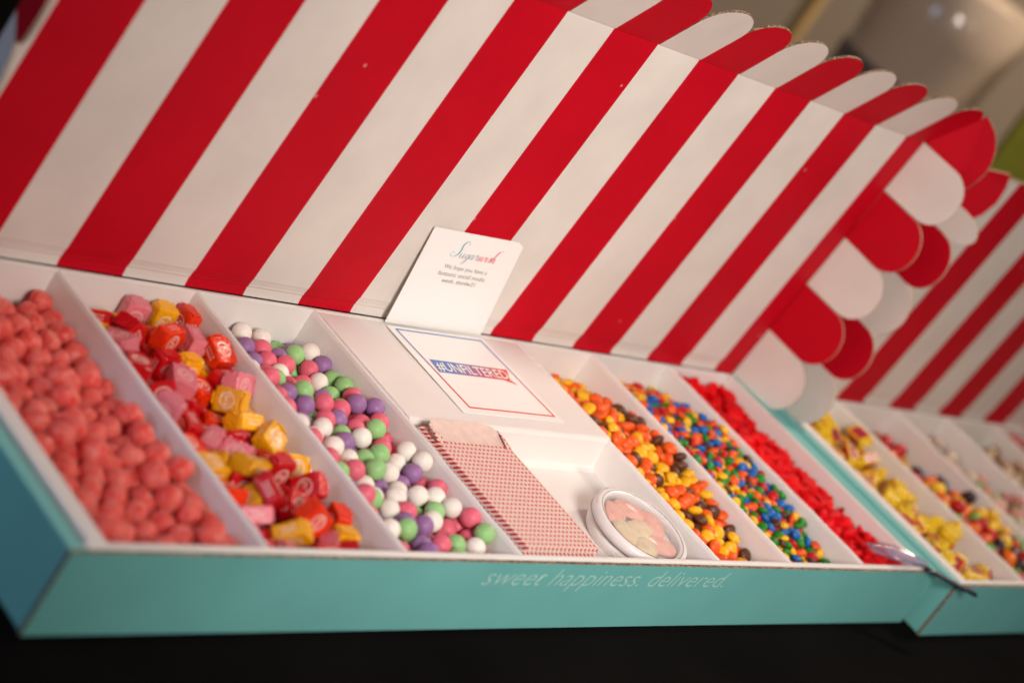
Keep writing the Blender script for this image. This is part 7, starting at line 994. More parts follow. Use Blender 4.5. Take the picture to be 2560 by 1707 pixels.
DATA['tail'] = (2, [
6572,3138,561,6,-72,6,-68,0,6916,3155,496,60,76,16,-10,0,7206,3104,445,42,-49,-69,30,0,6140,1510,338,66,-66,-23,23,0,6305,1488,326,95,6,6,26,0,6380,1870,350,70,-18,-68,8,0,
7098,1920,344,78,39,-42,-22,0,6550,1989,325,98,7,8,1,0,7292,2063,325,97,-12,1,14,0,6520,2160,325,58,-4,11,-80,0,6812,2350,325,19,7,-9,97,0,7099,2270,325,98,-11,-3,-10,0,
6414,2493,325,97,4,10,-14,0,6606,2486,325,98,12,2,-1,0,7123,2530,324,95,-12,-3,25,0,6113,2603,333,20,72,-65,10,0,6385,2735,325,5,-98,13,10,0,6865,2664,343,69,59,40,3,0,
7032,2691,325,8,40,-90,7,0,6438,2886,325,97,-5,-10,-15,0,7171,2834,325,63,-8,6,75,0,6364,3145,332,9,-4,40,-90,0,6770,3137,325,1,95,-27,-11,0,7306,3127,325,82,9,6,-54,0,
6422,1595,342,47,-12,-69,52,0,6483,1756,340,86,-24,-30,-30,0,6148,1830,325,4,40,90,-10,0,6740,2214,339,3,2,-68,-72,0,6987,2376,352,43,28,76,-37,0,7189,2387,370,98,-10,6,-4,0,
6122,2449,414,96,9,-16,-19,0,6507,2415,416,5,-44,-88,-8,0,6735,2572,434,94,-2,-18,-25,0,6956,2534,338,78,-2,-35,50,0,6210,2746,325,64,-5,10,75,0,6515,2629,337,61,22,-15,73,0,
6653,2754,435,10,-94,-27,-8,0,6814,2712,468,60,-45,5,65,0,7046,2743,443,32,-13,-30,-88,0,7304,2647,481,98,-11,-5,-11,0,6124,2834,418,18,-12,-24,94,0,6305,2866,398,92,26,-24,10,0,
7122,2951,422,88,-29,24,-25,0,6126,3016,427,18,97,-3,0,0,6427,3026,383,97,-3,18,9,0,6578,3038,434,71,57,38,1,0,6836,3050,420,91,9,16,35,0,7132,3135,325,12,-95,27,3,0,
7252,2978,332,10,23,87,39,0,6744,1817,430,86,-31,25,27,0,6908,1760,329,64,8,-13,74,0,6952,1911,406,85,14,43,-22,0,7063,2029,440,94,-24,-16,-13,0,6306,1996,332,29,13,-38,-86,0,
6623,2103,400,91,11,28,25,0,7308,2150,424,96,-15,-9,-17,0,6220,2155,325,91,3,-8,38,0,6372,2164,342,32,60,36,62,0,6614,2271,453,87,2,-7,47,0,6930,2216,325,63,6,-10,-76,0,
6492,2344,525,7,11,30,-94,0,6690,2418,425,33,12,39,-84,0,6898,2575,476,53,-34,75,15,0,7054,2487,447,12,78,-58,-14,0,7306,2493,325,95,8,-9,-27,0,6121,2698,448,15,10,65,-73,0,
6400,2614,428,31,-83,-10,-42,0,6574,2770,548,6,-88,44,-3,0,6819,2842,546,27,-92,-14,19,0,7326,2788,533,57,-2,-61,-53,0,6115,2900,540,86,-7,18,46,0,6293,2745,458,10,-10,-58,79,0,
6692,2992,338,69,69,14,14,0,6903,2844,417,96,17,0,-18,0,7032,2860,515,99,-1,-4,5,0,6127,3148,465,88,-45,8,6,0,6310,3125,458,4,-88,43,-12,0,6707,3141,465,22,-18,-28,-91,0,
6926,2987,502,81,15,9,54,0,7005,3065,386,35,-48,-78,15,0,6095,1590,459,56,-51,-41,49,0,6179,1738,441,89,-19,31,-23,0,6610,1729,437,55,-49,-47,47,0,6123,1897,436,90,-32,-13,-21,0,
6638,1846,325,95,8,9,25,0,6139,2079,441,90,-38,6,13,0,6519,1884,426,3,-98,5,9,0,6959,2043,325,98,-9,7,-5,0,7121,2092,330,77,18,-15,-58,0,7278,2220,540,47,-49,-24,68,0,
6892,2272,437,81,6,-22,-52,0,7040,2265,463,48,26,-72,-40,0,6126,2334,506,10,6,75,-63,0,6329,2301,467,46,10,-86,-14,0,6570,2581,448,44,-69,-54,13,0,6882,2434,440,32,60,54,-47,0,
7174,2657,381,19,82,43,-30,0,7242,2510,438,15,97,-4,16,0,6124,2568,497,7,10,85,-49,0,6255,2607,433,79,4,-54,27,0,6479,2759,434,51,-31,-24,-75,0,6688,2628,542,13,75,63,0,0,
7198,2783,466,5,89,5,-42,0,6263,2914,551,80,11,57,1,0,6444,2925,481,6,-27,32,-89,0,6597,2897,452,23,78,-25,50,0,6738,2899,451,55,-25,-73,29,0,7306,2967,463,18,-14,-96,1,0,
6200,3048,551,4,39,-24,87,0,6456,3138,480,14,81,7,-54,0,7335,3128,479,7,71,23,65,0,6207,1634,549,4,-79,-59,8,0,6290,1592,429,0,-50,-63,58,0,6367,1731,440,95,1,4,29,0,
6115,1960,553,86,1,-15,-47,0,6294,1889,465,81,17,-26,-47,0,6826,1987,505,64,3,56,51,0,6125,2216,431,64,-72,-20,8,0,6696,1960,413,25,93,-9,20,0,6933,2104,451,57,-2,-50,-64,0,
7151,2169,456,7,85,-36,35,0,6278,2144,468,26,14,47,82,0,6460,2219,445,65,-37,-1,-65,0,6441,2042,434,79,6,-57,20,0,6760,2290,476,36,-64,-20,63,0,7319,2358,434,81,22,19,49,0,
6213,2443,564,49,-19,73,40,0,6335,2467,456,9,8,-97,17,0,
])
# ------------------------------------------------------------------ candy shapes
def ellv(rx, ry, rz, n=16, m=9, p=1.0):
    v = [(0, 0, rz)]
    sg = lambda x: math.copysign(abs(x) ** p, x)
    for j in range(1, m):
        t = math.pi * j / m
        for i in range(n):
            a = 2 * math.pi * i / n; v.append((rx * sg(math.sin(t)) * sg(math.cos(a)), ry * sg(math.sin(t)) * sg(math.sin(a)), rz * sg(math.cos(t))))
    v.append((0, 0, -rz)); f = [(0, 1 + i, 1 + (i + 1) % n) for i in range(n)]
    for j in range(m - 2):
        for i in range(n):
            a = 1 + j * n + i; b = 1 + j * n + (i + 1) % n; f.append((a, a + n, b + n, b))
    b0 = 1 + (m - 2) * n
    f += [(b0 + i, len(v) - 1, b0 + (i + 1) % n) for i in range(n)]
    return v, f
def lump(v, amp, freq, seed):
    from mathutils import noise
    o = Vector((seed * 3.7, seed * 1.3, seed * .7)); out = []
    for p in v:
        q = Vector(p); out.append(tuple(q * (1 + amp * noise.noise(q * freq + o))))
    return out
def chew_shape(seed):
    """waxed-paper wrapped square chew with folded ends and a slightly crumpled skin"""
    from mathutils import noise
    bm = box_bm((-.0100, -.0096, -.0056), (.0100, .0096, .0056), .0015, 2)
    bmesh.ops.subdivide_edges(bm, edges=[e for e in bm.edges if e.calc_length() > .006], cuts=3, use_grid_fill=True)
    for vv in bm.verts:
        k = noise.noise(vv.co * 260 + Vector((seed * 5, 0, 0))) * .00055 + noise.noise(vv.co * 90 + Vector((0, seed * 3, 0))) * .0007
        vv.co += vv.co.normalized() * k
    for s in (-1, 1):
        for (w0, w1, dz) in ((.0090, .0040, .0011), (.0062, .0086, -.0012)):
            lo = [Vector((s * .0098, -w0, -.0048 + dz)), Vector((s * .0098, w0, -.0048 + dz)), Vector((s * .0106, w1, .0047 + dz)), Vector((s * .0106, -w1, .0047 + dz))]
            a = [bm.verts.new(p) for p in lo]; b = [bm.verts.new(p + Vector((s * .0007, 0, .0004))) for p in lo]
            bm.faces.new(a); bm.faces.new(b[::-1])
            for i in range(4): bm.faces.new((a[i], b[i], b[(i + 1) % 4], a[(i + 1) % 4]))
    bmesh.ops.recalc_face_normals(bm, faces=bm.faces)
    v = [(x.co.x * 1.20, x.co.y * 1.10, x.co.z * 1.15) for x in bm.verts]; bm.verts.index_update(); f = [tuple(x.index for x in q.verts) for q in bm.faces]; bm.free()
    return v, f
def fish_shape():
    out = [(-.0125, .0050), (-.0100, .0020), (-.0075, .0018), (-.003, .0048), (.002, .0062), (.007, .0052), (.0110, .0024), (.0125, 0)]
    pts = out + [(x, -y) for x, y in out[-2::-1]] + [(-.0105, 0)]
    n = len(pts); v = []; f = []
    for sc_, z in ((.78, -.0040), (1.0, -.0018), (1.0, .0014), (.88, .0033), (.58, .0043)):
        v += [(x * sc_ * 1.14, y * sc_ * 1.22, z) for x, y in pts]
    f.append(tuple(range(n))[::-1]); f.append(tuple(range(4 * n, 5 * n)))
    for j in range(4):
        for i in range(n): a = j * n + i; b = j * n + (i + 1) % n; f.append((a, b, b + n, a + n))
    return v, f
def wrap_shape(seed):
    """small bar in a twist wrapper"""
    bm = box_bm((-.0138, -.0096, -.0064), (.0138, .0096, .0064), .0022, 2)
    rg = random.Random(seed)
    for s in (-1, 1):
        rows = [(.0130, .0062, .0044), (.0150, .0034, .0024), (.0170, .0054, .0024), (.0190, .0064, .0014)]
        rings = []
        for (x, ry_, rz_) in rows:
            ring = []
            for i in range(10):
                a = 2 * math.pi * i / 10; wob = 1 + (.28 * rg.uniform(-1, 1) if x > .016 else 0)
                ring.append(bm.verts.new((s * x, ry_ * math.cos(a) * wob, rz_ * math.sin(a) + (.0010 * (-1) ** i if x > .016 else 0))))
            rings.append(ring)
        for a, b in zip(rings, rings[1:]):
            for i in range(10): bm.faces.new((a[i], a[(i + 1) % 10], b[(i + 1) % 10], b[i]))
        bm.faces.new(rings[-1])
    bmesh.ops.recalc_face_normals(bm, faces=bm.faces)
    v = [tuple(x.co) for x in bm.verts]; bm.verts.index_update(); f = [tuple(x.index for x in q.verts) for q in bm.faces]; bm.free()
    return v, f

# ------------------------------------------------------------------ candy materials
def candy(name, col, rough, sss=0.0, bump=None, spec=.5, var=.12, mott=None, coat=0.0):
    m, nt, b = nodes(name); b.inputs['Roughness'].default_value = rough; b.inputs['Specular IOR Level'].default_value = spec
    b.inputs['Coat Weight'].default_value = coat; b.inputs['Coat Roughness'].default_value = .2
    oi = nt.nodes.new('ShaderNodeObjectInfo'); hs = nt.nodes.new('ShaderNodeHueSaturation')
    mr = nt.nodes.new('ShaderNodeMapRange'); mr.inputs['To Min'].default_value = 1 - var; mr.inputs['To Max'].default_value = 1 + var; nt.links.new(oi.outputs['Random'], mr.inputs['Value'])
    nt.links.new(mr.outputs['Result'], hs.inputs['Value']); hs.inputs['Color'].default_value = (*col, 1)
    c = hs.outputs['Color']
    if mott: c = mottled(nt, c, *mott)
    nt.links.new(c, b.inputs['Base Color'])
    if sss: b.inputs['Subsurface Weight'].default_value = sss; b.inputs['Subsurface Radius'].default_value = (.006, .002, .002); b.inputs['Subsurface Scale'].default_value = 1.0
    if bump: add_bump(nt, b, *bump)
    return m
def sugared(name, lo, hi, sss=.35, freq=420, trans=0.0, rough=.5, bump=.5):
    m, nt, b = nodes(name); tc = nt.nodes.new('ShaderNodeTexCoord'); tx = nt.nodes.new('ShaderNodeTexNoise'); tx.inputs['Scale'].default_value = freq; tx.inputs['Detail'].default_value = 4
    nt.links.new(tc.outputs['Object'], tx.inputs['Vector'])
    t2 = nt.nodes.new('ShaderNodeTexNoise'); t2.inputs['Scale'].default_value = 95; nt.links.new(tc.outputs['Object'], t2.inputs['Vector'])
    k = math_(nt, 'ADD', math_(nt, 'MULTIPLY', tx.outputs['Fac'], .6), math_(nt, 'MULTIPLY', t2.outputs['Fac'], .6))
    mr = nt.nodes.new('ShaderNodeMapRange'); mr.inputs['From Min'].default_value = .42; mr.inputs['From Max'].default_value = .78; nt.links.new(k, mr.inputs['Value'])
    nt.links.new(mix_(nt, mr.outputs['Result'], lo, hi), b.inputs['Base Color']); b.inputs['Roughness'].default_value = rough
    b.inputs['Transmission Weight'].default_value = trans; b.inputs['IOR'].default_value = 1.3
    b.inputs['Sheen Weight'].default_value = .35; b.inputs['Sheen Roughness'].default_value = .4; b.inputs['Sheen Tint'].default_value = (*hi, 1)
    b.inputs['Subsurface Weight'].default_value = sss; b.inputs['Subsurface Radius'].default_value = (.008, .002, .0015); b.inputs['Subsurface Scale'].default_value = 1.0
    bp = nt.nodes.new('ShaderNodeBump'); bp.inputs['Strength'].default_value = bump; bp.inputs['Distance'].default_value = .0008
    nt.links.new(tx.outputs['Fac'], bp.inputs['Height']); nt.links.new(bp.outputs['Normal'], b.inputs['Normal'])
    return m
def chew_mat(name, col, mark):
    m, nt, b = nodes(name); s = objxyz(nt)
    def length(ax, ay, cx, cy):
        dx, dy = math_(nt, 'SUBTRACT', ax, cx), math_(nt, 'SUBTRACT', ay, cy)
        return math_(nt, 'SQRT', math_(nt, 'ADD', math_(nt, 'MULTIPLY', dx, dx), math_(nt, 'MULTIPLY', dy, dy)))
    def band(d, r, w): return math_(nt, 'LESS_THAN', math_(nt, 'ABSOLUTE', math_(nt, 'SUBTRACT', d, r)), w)
    ring = band(length(s[0], s[1], 0, 0), .0062, .00065)
    a1 = math_(nt, 'MULTIPLY', band(length(s[0], s[1], 0, .0018), .0019, .00065), math_(nt, 'MAXIMUM', math_(nt, 'LESS_THAN', s[0], .0003), math_(nt, 'GREATER_THAN', s[1], .0020)))
    a2 = math_(nt, 'MULTIPLY', band(length(s[0], s[1], 0, -.0019), .0019, .00065), math_(nt, 'MAXIMUM', math_(nt, 'GREATER_THAN', s[0], -.0003), math_(nt, 'LESS_THAN', s[1], -.0021)))
    logo = math_(nt, 'MAXIMUM', ring, math_(nt, 'MAXIMUM', a1, a2))
    face = math_(nt, 'GREATER_THAN', math_(nt, 'ABSOLUTE', s[2]), .0055)
    logo = math_(nt, 'MULTIPLY', logo, face)
    # small printed lines on the long sides
    bars = math_(nt, 'LESS_THAN', math_(nt, 'FRACT', math_(nt, 'MULTIPLY', math_(nt, 'ADD', s[0], 1.0), 420.0)), .45)
    rows = band(math_(nt, 'ABSOLUTE', s[2]), .0016, .0009)
    sidef = math_(nt, 'GREATER_THAN', math_(nt, 'ABSOLUTE', s[1]), .0098)
    lim = math_(nt, 'LESS_THAN', math_(nt, 'ABSOLUTE', s[0]), .006)
    side = math_(nt, 'MULTIPLY', math_(nt, 'MULTIPLY', bars, rows), math_(nt, 'MULTIPLY', sidef, lim))
    pr = math_(nt, 'MULTIPLY', math_(nt, 'MAXIMUM', logo, side), mark)
    oi = nt.nodes.new('ShaderNodeObjectInfo'); hs = nt.nodes.new('ShaderNodeHueSaturation'); hs.inputs['Color'].default_value = (*col, 1)
    mr = nt.nodes.new('ShaderNodeMapRange'); mr.inputs['To Min'].default_value = .82; mr.inputs['To Max'].default_value = 1.1; nt.links.new(oi.outputs['Random'], mr.inputs['Value']); nt.links.new(mr.outputs['Result'], hs.inputs['Value'])
    nt.links.new(mix_(nt, pr, hs.outputs['Color'], (.85, .70, .62)), b.inputs['Base Color'])
    b.inputs['Roughness'].default_value = .22; b.inputs['Specular IOR Level'].default_value = .6
    add_bump(nt, b, 260, .85, .0016, 2.5)
    return m
def wrap_mat():
    m, nt, b = nodes('yellow_printed_wrapper'); s = objxyz(nt)
    inx = math_(nt, 'LESS_THAN', math_(nt, 'ABSOLUTE', s[0]), .0122); iny = math_(nt, 'LESS_THAN', math_(nt, 'ABSOLUTE', s[1]), .0074)
    flat = math_(nt, 'GREATER_THAN', math_(nt, 'ABSOLUTE', s[2]), .0051)
    red = math_(nt, 'MULTIPLY', math_(nt, 'MULTIPLY', inx, iny), flat)
    sd_ = math_(nt, 'MULTIPLY', math_(nt, 'MULTIPLY', inx, math_(nt, 'GREATER_THAN', math_(nt, 'ABSOLUTE', s[1]), .0089)), math_(nt, 'LESS_THAN', math_(nt, 'ABSOLUTE', s[2]), .0042))
    red = math_(nt, 'MULTIPLY', math_(nt, 'LESS_THAN', math_(nt, 'ABSOLUTE', s[0]), .0102), math_(nt, 'SUBTRACT', 1.0, math_(nt, 'MULTIPLY', math_(nt, 'GREATER_THAN', math_(nt, 'ABSOLUTE', s[1]), .0076), math_(nt, 'GREATER_THAN', math_(nt, 'ABSOLUTE', s[2]), .0046))))
    bl = math_(nt, 'MULTIPLY', math_(nt, 'MULTIPLY', inx, math_(nt, 'GREATER_THAN', math_(nt, 'ABSOLUTE', s[1]), .0089)), math_(nt, 'LESS_THAN', math_(nt, 'ABSOLUTE', s[2]), .0016))
    c = mix_(nt, bl, mix_(nt, red, (.82, .55, .02), (.58, .012, .012)), (.06, .05, .16))
    mid = math_(nt, 'MULTIPLY', math_(nt, 'MULTIPLY', math_(nt, 'LESS_THAN', math_(nt, 'ABSOLUTE', s[0]), .0100), math_(nt, 'LESS_THAN', math_(nt, 'ABSOLUTE', s[1]), .0016)), flat)
    c = mix_(nt, mid, c, (.07, .05, .15))
    nt.links.new(c, b.inputs['Base Color']); b.inputs['Roughness'].default_value = .35
    add_bump(nt, b, 250, .5, .001, 2.0)
    return m

BALLC = dict(P=(.72, .135, .20), V=(.31, .155, .35), W=(.82, .77, .70), G=(.30, .57, .22))
ball_n = dict(P='pink', V='purple', W='white', G='green')
PIEC = dict(O=(.80, .105, .008), Y=(.86, .45, .008), B=(.105, .034, .014))
MINC = dict(B=(.004, .13, .46), G=(.010, .22, .015), Y=(.86, .47, .008), O=(.80, .10, .008), R=(.52, .006, .014), N=(.060, .020, .010))
CHWC = dict(R=(.60, .003, .008), O=(.88, .040, .004), Y=(.90, .42, .006), K=(.76, .20, .25))
GUMC = dict(R=(.50, .006, .010), G=(.09, .30, .02), Y=(.82, .50, .02), O=(.80, .16, .01), D=(.035, .010, .016))
SOUC = dict(P=(.72, .33, .27), W=(.72, .62, .50), G=(.42, .46, .25))
BROC = dict(N=(.30, .17, .09), T=(.55, .42, .28))
def meshes(name, shapes, mats, smooth=True):
    """one shared mesh for each colour and variant"""
    d = {}
    for k, m in mats.items():
        for i, (v, f) in enumerate(shapes):
            me = bpy.data.meshes.new(name); me.from_pydata([tuple(p) for p in v], [], f); me.materials.append(m)
            if smooth: me.polygons.foreach_set('use_smooth', [True] * len(me.polygons))
            d[k, i] = me
    return d
hard_sh = [(lump(v, .16, 130, s), f) for s in range(4) for v, f in [ellv(.0111, .0103, .0087, 20, 12)]]
chew_sh = [chew_shape(s) for s in range(5)]
ball_sh = [(lump(v, .03, 110, s), f) for s in range(3) for v, f in [ellv(.0087, .0087, .0087, 24, 14)]]
gum_sh = [ellv(.0105, .0085, .0075, 16, 9, .8)]
sour_sh = [(lump(v, .15, 120, s), f) for s in range(2) for v, f in [ellv(.0115, .0085, .0065, 14, 8, .85)]]
KIND = {
 'hard': ('hard_candy', 'candy', 'sugar-dusted red hard candies', hard_sh, {'R': sugared('sugar_dusted_red', (.82, .045, .04), (.96, .30, .25), .9, 420, .22, .34, .22)}, 0, {'R': 'red'}),
 'chew': ('wrapped_chew', 'candy', 'square wrapped fruit chews', chew_sh, {k: chew_mat('chew_wrapper_' + k, c, .9 if k != 'K' else .5) for k, c in CHWC.items()}, 0, dict(R='red', O='orange-red', Y='yellow', K='pink')),
 'ball': ('gumball', 'candy', 'pastel gumballs', ball_sh, {k: candy('gumball_' + k, c, .46, .12, (700, .10, .0003), .35, .06) for k, c in BALLC.items()}, 0, ball_n),
 'piece': ('candy_shell_piece', 'candy', 'orange, yellow and brown shelled candies', [ellv(.0076, .0076, .0043, 18, 10, 1.0)], {k: candy('shell_' + k, c, .42, 0, None, .4, .08) for k, c in PIEC.items()}, 0, dict(O='orange', Y='yellow', B='brown')),
 'mini': ('chocolate_lentil', 'candy', 'rainbow chocolate lentils', [ellv(.0059, .0059, .0033, 16, 8, 1.0)], {k: candy('lentil_' + k, c, .40, 0, None, .4, .08) for k, c in MINC.items()}, 0, dict(B='blue', G='green', Y='yellow', O='orange', R='red', N='brown')),
 'fish': ('gummy_fish', 'candy', 'small red gummy fish', [fish_shape()], {'R': candy('red_gummy', (.70, .002, .006), .55, .8, (300, .1, .0004), .15, .08)}, 0, {'R': 'red'}),
 'wrap': ('twist_wrapped_chew', 'candy', 'yellow twist-wrapped chews', [wrap_shape(s) for s in range(3)], {'Y': wrap_mat()}, 1, {'Y': 'yellow'}),
 'gummy': ('fruit_gummy', 'candy', 'mixed fruit gummies', gum_sh, {k: candy('fruit_gummy_' + k, c, .30, .15, None, .5, .1) for k, c in GUMC.items()}, 1, dict(R='red', G='green', Y='yellow', O='orange', D='dark-purple')),
 'sour': ('sugared_gummy', 'candy', 'pale sugared gummies', sour_sh, {k: sugared('sugared_' + k, tuple(x * .6 for x in c), c, .2) for k, c in SOUC.items()}, 1, dict(P='pale-pink', W='cream', G='pale-green')),
 'brown': ('caramel_candy', 'candy', 'brown and tan candies', [ellv(.0095, .0095, .0060, 14, 8)], {k: candy('caramel_' + k, c, .4, 0, None, .5, .12) for k, c in BROC.items()}, 1, dict(N='brown', T='tan')),
 'tail': ('red_candy_drop', 'candy', 'red candies at the edge of the picture', [ellv(.0100, .0085, .0065, 14, 8)], {'R': candy('red_drop', (.45, .03, .03), .4, .1, None, .5, .12)}, 1, {'R': 'red'}),
}
OFF = (Vector((0, 0, 0)), Vector((1.163, -.0205, 0)))
ORD = ['', 'first', 'second', 'third', 'fourth', 'fifth', 'sixth', 'seventh', 'eighth', 'ninth', 'tenth', 'eleventh', 'twelfth', 'thirteenth', 'fourteenth', 'fifteenth', 'sixteenth', 'seventeenth', 'eighteenth', 'nineteenth']
TENS = {2: 'twenty', 3: 'thirty', 4: 'forty', 5: 'fifty', 6: 'sixty', 7: 'seventy', 8: 'eighty', 9: 'ninety'}
TENTH = {2: 'twentieth', 3: 'thirtieth', 4: 'fortieth', 5: 'fiftieth', 6: 'sixtieth', 7: 'seventieth', 8: 'eightieth', 9: 'ninetieth'}
def ordinal(n):
    n = min(n, 99)
    if n < 20: return ORD[n]
    return TENTH[n // 10] if n % 10 == 0 else TENS[n // 10] + '-' + ORD[n % 10]
XR = dict(hard=(.036, .173), chew=(.178, .316), ball=(.321, .453), piece=(.746, .861), mini=(.867, 1.0), fish=(1.006, 1.119), wrap=(.036, .173), gummy=(.178, .316), sour=(.321, .453), brown=(.459, .598), tail=(.603, .74))
COLN = ['left-edge', 'left-hand', 'centre', 'right-hand', 'right-edge']
WHAT = dict(hard='round sugar-dusted {c} hard candy', chew='square {c} wrapped chew', ball='{c} gumball', piece='{c} candy-shell piece', mini='small {c} chocolate lentil', fish='small {c} gummy fish',
            wrap='{c} twist-wrapped chew', gummy='{c} fruit gummy', sour='{c} sugared gummy', brown='{c} candy', tail='{c} candy drop')
WHERE = dict(chew='wrapped chew heap', ball='gumball heap', piece='orange, yellow and brown heap', mini='rainbow heap', hard='leftmost heap', fish='red gummy heap', wrap='second box yellow heap', gummy='second box gummy heap', sour='second box pale heap', brown='second box brown heap', tail='heap at the picture edge')
rest_name = dict(hard='hard_candy_heap', chew='wrapped_chew_heap', ball='gumball_heap', piece='candy_shell_heap', mini='chocolate_lentil_heap', fish='gummy_fish_heap', wrap='twist_wrapped_heap', gummy='fruit_gummy_heap', sour='sugared_gummy_heap', brown='caramel_heap', tail='red_drop_heap')
def unpack(s):
    a = np.array(s, dtype=float).reshape(-1, 8)      # x, y, z in tenths of a millimetre, turn as a quaternion in hundredths, colour
    q = a[:, 3:7]
    return a[:, :3] * 1e-4, q / np.linalg.norm(q, axis=1)[:, None], a[:, 7].astype(int)
for kd, (nm, cat, grp, shapes, mats, bi, cname) in KIND.items():
    if kd not in DATA: continue
    nthing, blob = DATA[kd]; pos, quat, cidx = unpack(blob); keys = list(cname); off = OFF[bi]
    me = meshes(nm, shapes, mats, kd not in ('chew', 'wrap'))
    rg = random.Random(sum(map(ord, kd)))
    order = {}
    xa, xb = XR[kd]
    colm = [min(4, max(0, int((pos[i][0] - xa) / (xb - xa) * 5))) for i in range(n0)] if (n0 := len(pos)) else []
    for i in sorted(range(nthing), key=lambda j: pos[j][1]):
        order.setdefault((cidx[i], colm[i]), []).append(i)
    rank = {i: n + 1 for l in order.values() for n, i in enumerate(l)}
    for i in range(nthing):
        k = keys[cidx[i]]; o = bpy.data.objects.new(nm, me[k, i % len(shapes)]); COL.objects.link(o)
        o.location = Vector(pos[i]) + off; o.rotation_mode = 'QUATERNION'; o.rotation_quaternion = quat[i]
        s_ = rg.uniform(.975, 1.01); o.scale = (s_, s_, s_)
        w = WHAT[kd].format(c=cname[k])
        lab = '%s, %s %sfrom front, %s column of %s' % (w, ordinal(rank[i]), cname[k] + ' ' if len(keys) > 1 else '', COLN[colm[i]], WHERE[kd])
        tag(o, lab, cat, grp)
    n = len(pos)
    if n > nthing:   # the buried rest of the heap
        v0 = []; F = []; mi = []; base = 0
        for i in range(nthing, n):
            vs, fs = shapes[i % len(shapes)]; q = Quaternion(quat[i]); m3 = np.array(q.to_matrix()); a = np.array(vs) @ m3.T + np.array(pos[i]) + np.array(off)
            v0.append(a); F += [tuple(x + base for x in g) for g in fs]; mi += [int(cidx[i])] * len(fs); base += len(vs)
        o = mk(rest_name[kd], np.concatenate(v0).tolist(), F, [mats[k] for k in keys], None, mi, kd not in ('chew', 'wrap'))
        tag(o, 'buried rest of the ' + grp, kind='stuff')

# gummies inside the tub
rg = random.Random(11)
gm = {'P': sugared('sugared_tub_pink', (.66, .27, .20), (.82, .46, .37), .25, 900), 'G': sugared('sugared_tub_green', (.58, .44, .24), (.76, .62, .42), .25, 900)}
gsh, gf = ellv(.0175, .0120, .0037, 20, 9, .85)
for i, (x, y, a, k) in enumerate(((-.020, .020, .5, 'P'), (.006, .022, -.6, 'P'), (.022, .004, 1.1, 'P'), (-.004, -.002, .2, 'G'), (-.026, -.004, 1.4, 'G'), (.010, -.022, -.3, 'P'), (-.014, -.024, .6, 'G'))):
    c_, s_ = math.cos(a), math.sin(a)
    lump_v = lump(gsh, .10, 90, i)
    v = [(x + p[0] * c_ - p[1] * s_, y + p[0] * s_ + p[1] * c_, .0203 + p[2]) for p in lump_v]
    v = [(p[0] * min(1, .0385 / max(1e-6, math.hypot(p[0], p[1]))), p[1] * min(1, .0385 / max(1e-6, math.hypot(p[0], p[1]))), p[2]) for p in v]
    g = mk('sugared_gummy_slice', v, gf, gm[k], None, None, True); g.parent = tub

# ------------------------------------------------------------------ plastic scoop at the front right corner
scoop = empty('plastic_scoop', (1.109, -.001, .0772)); tag(scoop, 'clear plastic scoop with dark-reflecting handle lying over the front right corner of the box', 'scoop')
navy = pm('dark_reflection_plastic', (.012, .012, .030), .2)  # navy colour stands in for dark reflections in the clear plastic handle
clear_blue = pm('clear_tinted_plastic', (.66, .64, .86), .08, None, None, Transmission_Weight=.88, IOR=1.3)
hd = Vector((.0592, -.0387, -.0012)); hl = hd.length; hu = hd.normalized(); hs_ = hu.cross(Vector((0, 0, 1))).normalized(); hv = hs_.cross(hu)
v, f = [], []
rows = [(0, .0040, .0026), (.010, .0036, .0024), (.045, .0038, .0024), (hl - .006, .0046, .0026), (hl - .001, .0040, .0022), (hl, .0016, .0010)]
for (t_, a_, b_) in rows:
    for i in range(10):
        an = 2 * math.pi * i / 10; v.append(hu * t_ + hs_ * a_ * math.cos(an) + hv * b_ * math.sin(an))
for j in range(len(rows) - 1):
    for i in range(10): a = j * 10 + i; b = j * 10 + (i + 1) % 10; f.append((a, b, b + 10, a + 10))
f += [tuple(range(9, -1, -1)), tuple(range(len(v) - 10, len(v)))]
mk('handle', v, f, navy, scoop, None, True)
bu = Vector((-.0745, .0330, -.0010)); bl_ = bu.length; bu.normalize(); bs = bu.cross(Vector((0, 0, 1))).normalized()
v, f = [], []; nu, nv = 14, 10
for lay in (0, 1):
    for j in range(nu + 1):
        t_ = j / nu; wd = .003 + .0095 * math.sin(min(1, t_ * 1.5) * math.pi / 2) * (1 - max(0, (t_ - .6) / .4) ** 2.2 * .8)
        for k in range(nv + 1):
            s_ = -1 + 2 * k / nv
            z = .0085 * s_ * s_ * math.sin(math.pi * min(1, t_ + .12)) ** .6 - .004 * math.sin(math.pi * t_) + lay * .0011
            v.append(bu * (bl_ * t_) + bs * (wd * s_) + Vector((0, 0, z)))
st = (nu + 1) * (nv + 1)
for j in range(nu):
    for k in range(nv):
        a = j * (nv + 1) + k; f.append((a, a + nv + 1, a + nv + 2, a + 1)); f.append((st + a, st + a + 1, st + a + nv + 2, st + a + nv + 1))
for j in range(nu):
    for k in (0, nv): a = j * (nv + 1) + k; f.append((a, a + nv + 1, st + a + nv + 1, st + a))
for k in range(nv):
    for j in (0, nu): a = j * (nv + 1) + k; f.append((a, a + 1, st + a + 1, st + a))
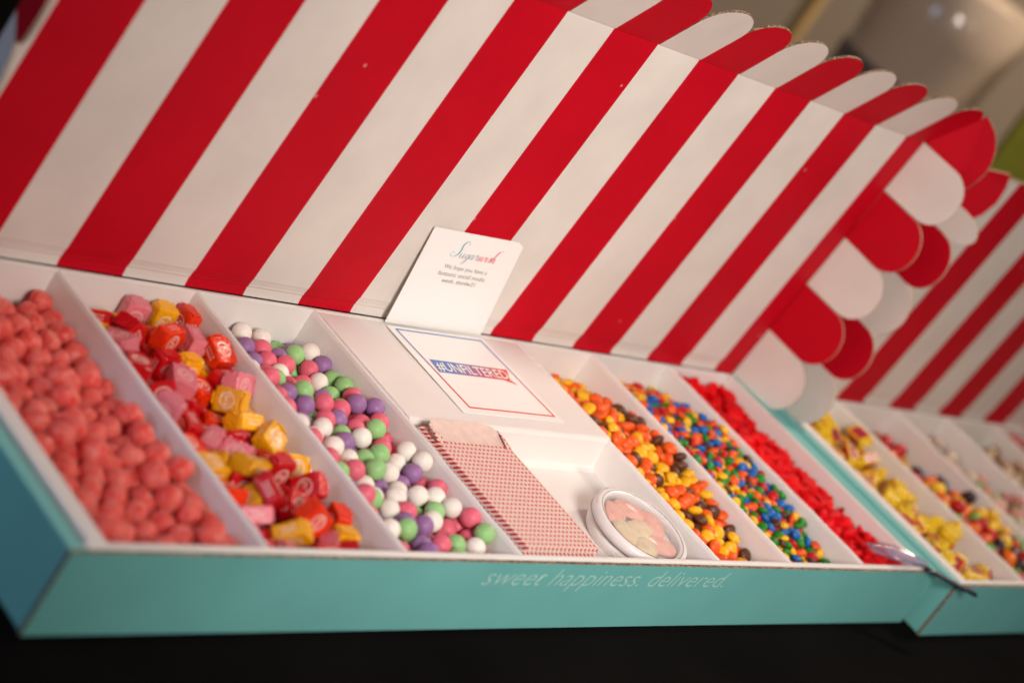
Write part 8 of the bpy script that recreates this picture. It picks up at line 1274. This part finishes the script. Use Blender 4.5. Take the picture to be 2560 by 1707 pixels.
mk('bowl', v, f, clear_blue, scoop, None, True)

# ------------------------------------------------------------------ blurred things behind
vase = empty('glass_vase', (2.40, 1.10, 0)); tag(vase, 'large blurred grey glass vase behind the striped lid', 'vase')
glass_m = pm('smoky_glass', (.72, .56, .42), .35, None, None, Transmission_Weight=.25, IOR=1.35, Coat_Weight=1.0, Coat_Roughness=.06)
dark_m = pm('dark_vase_band', (.12, .095, .075), .3)
v, f = lathe_me([(.0, .0), (.085, .0), (.10, .01), (.115, .10), (.125, .22), (.135, .36), (.150, .46), (.147, .462), (.130, .36), (.118, .22), (.108, .10), (.09, .02), (.0, .018)], 48)
mk('vase_body', v, f, glass_m, vase, None, True)
v, f = lathe_me([(.1225, .17), (.129, .172), (.1345, .262), (.128, .264)], 48); mk('dark_band', v, f, dark_m, vase, None, True)
wood = pm('pale_wood', (.55, .36, .15), .5, (60, .2, .002), (.8, 1.1, 8))
for (px, py, hh) in ((3.07, 1.79, 1.1), (3.325, 1.483, .27)):
    po = box('wooden_post', (px - .016, py - .016, -.75), (px + .016, py + .016, hh), wood, None, .003)
    tag(po, 'pale wooden post, %s of the two blurred posts behind the lid' % ('left' if px < 3.2 else 'right'), 'post', 'blurred wooden posts')
gb = empty('green_paper_bag', (2.512, .842, 0)); gb.rotation_euler.z = -1.0; tag(gb, 'olive green blurred bag behind the second striped lid', 'bag')
green = pm('olive_paper', (.38, .37, .010), .6, (40, .3, .003))
bm = bmesh.new(); ring = []
for (a_, b_, z_) in ((.075, .045, 0), (.078, .046, .30), (.080, .040, .50), (.082, .030, .56), (.076, .026, .56), (.072, .036, .50), (.07, .04, .05)):
    ring.append([bm.verts.new((sx * a_, sy * b_, z_)) for sx, sy in ((-1, -1), (1, -1), (1, 1), (-1, 1))])
for a, b in zip(ring, ring[1:]):
    for i in range(4): bm.faces.new((a[i], a[(i + 1) % 4], b[(i + 1) % 4], b[i]))
bm.faces.new(ring[0][::-1]); bm.faces.new(ring[-1])
from_bm('bag_body', bm, green, gb)
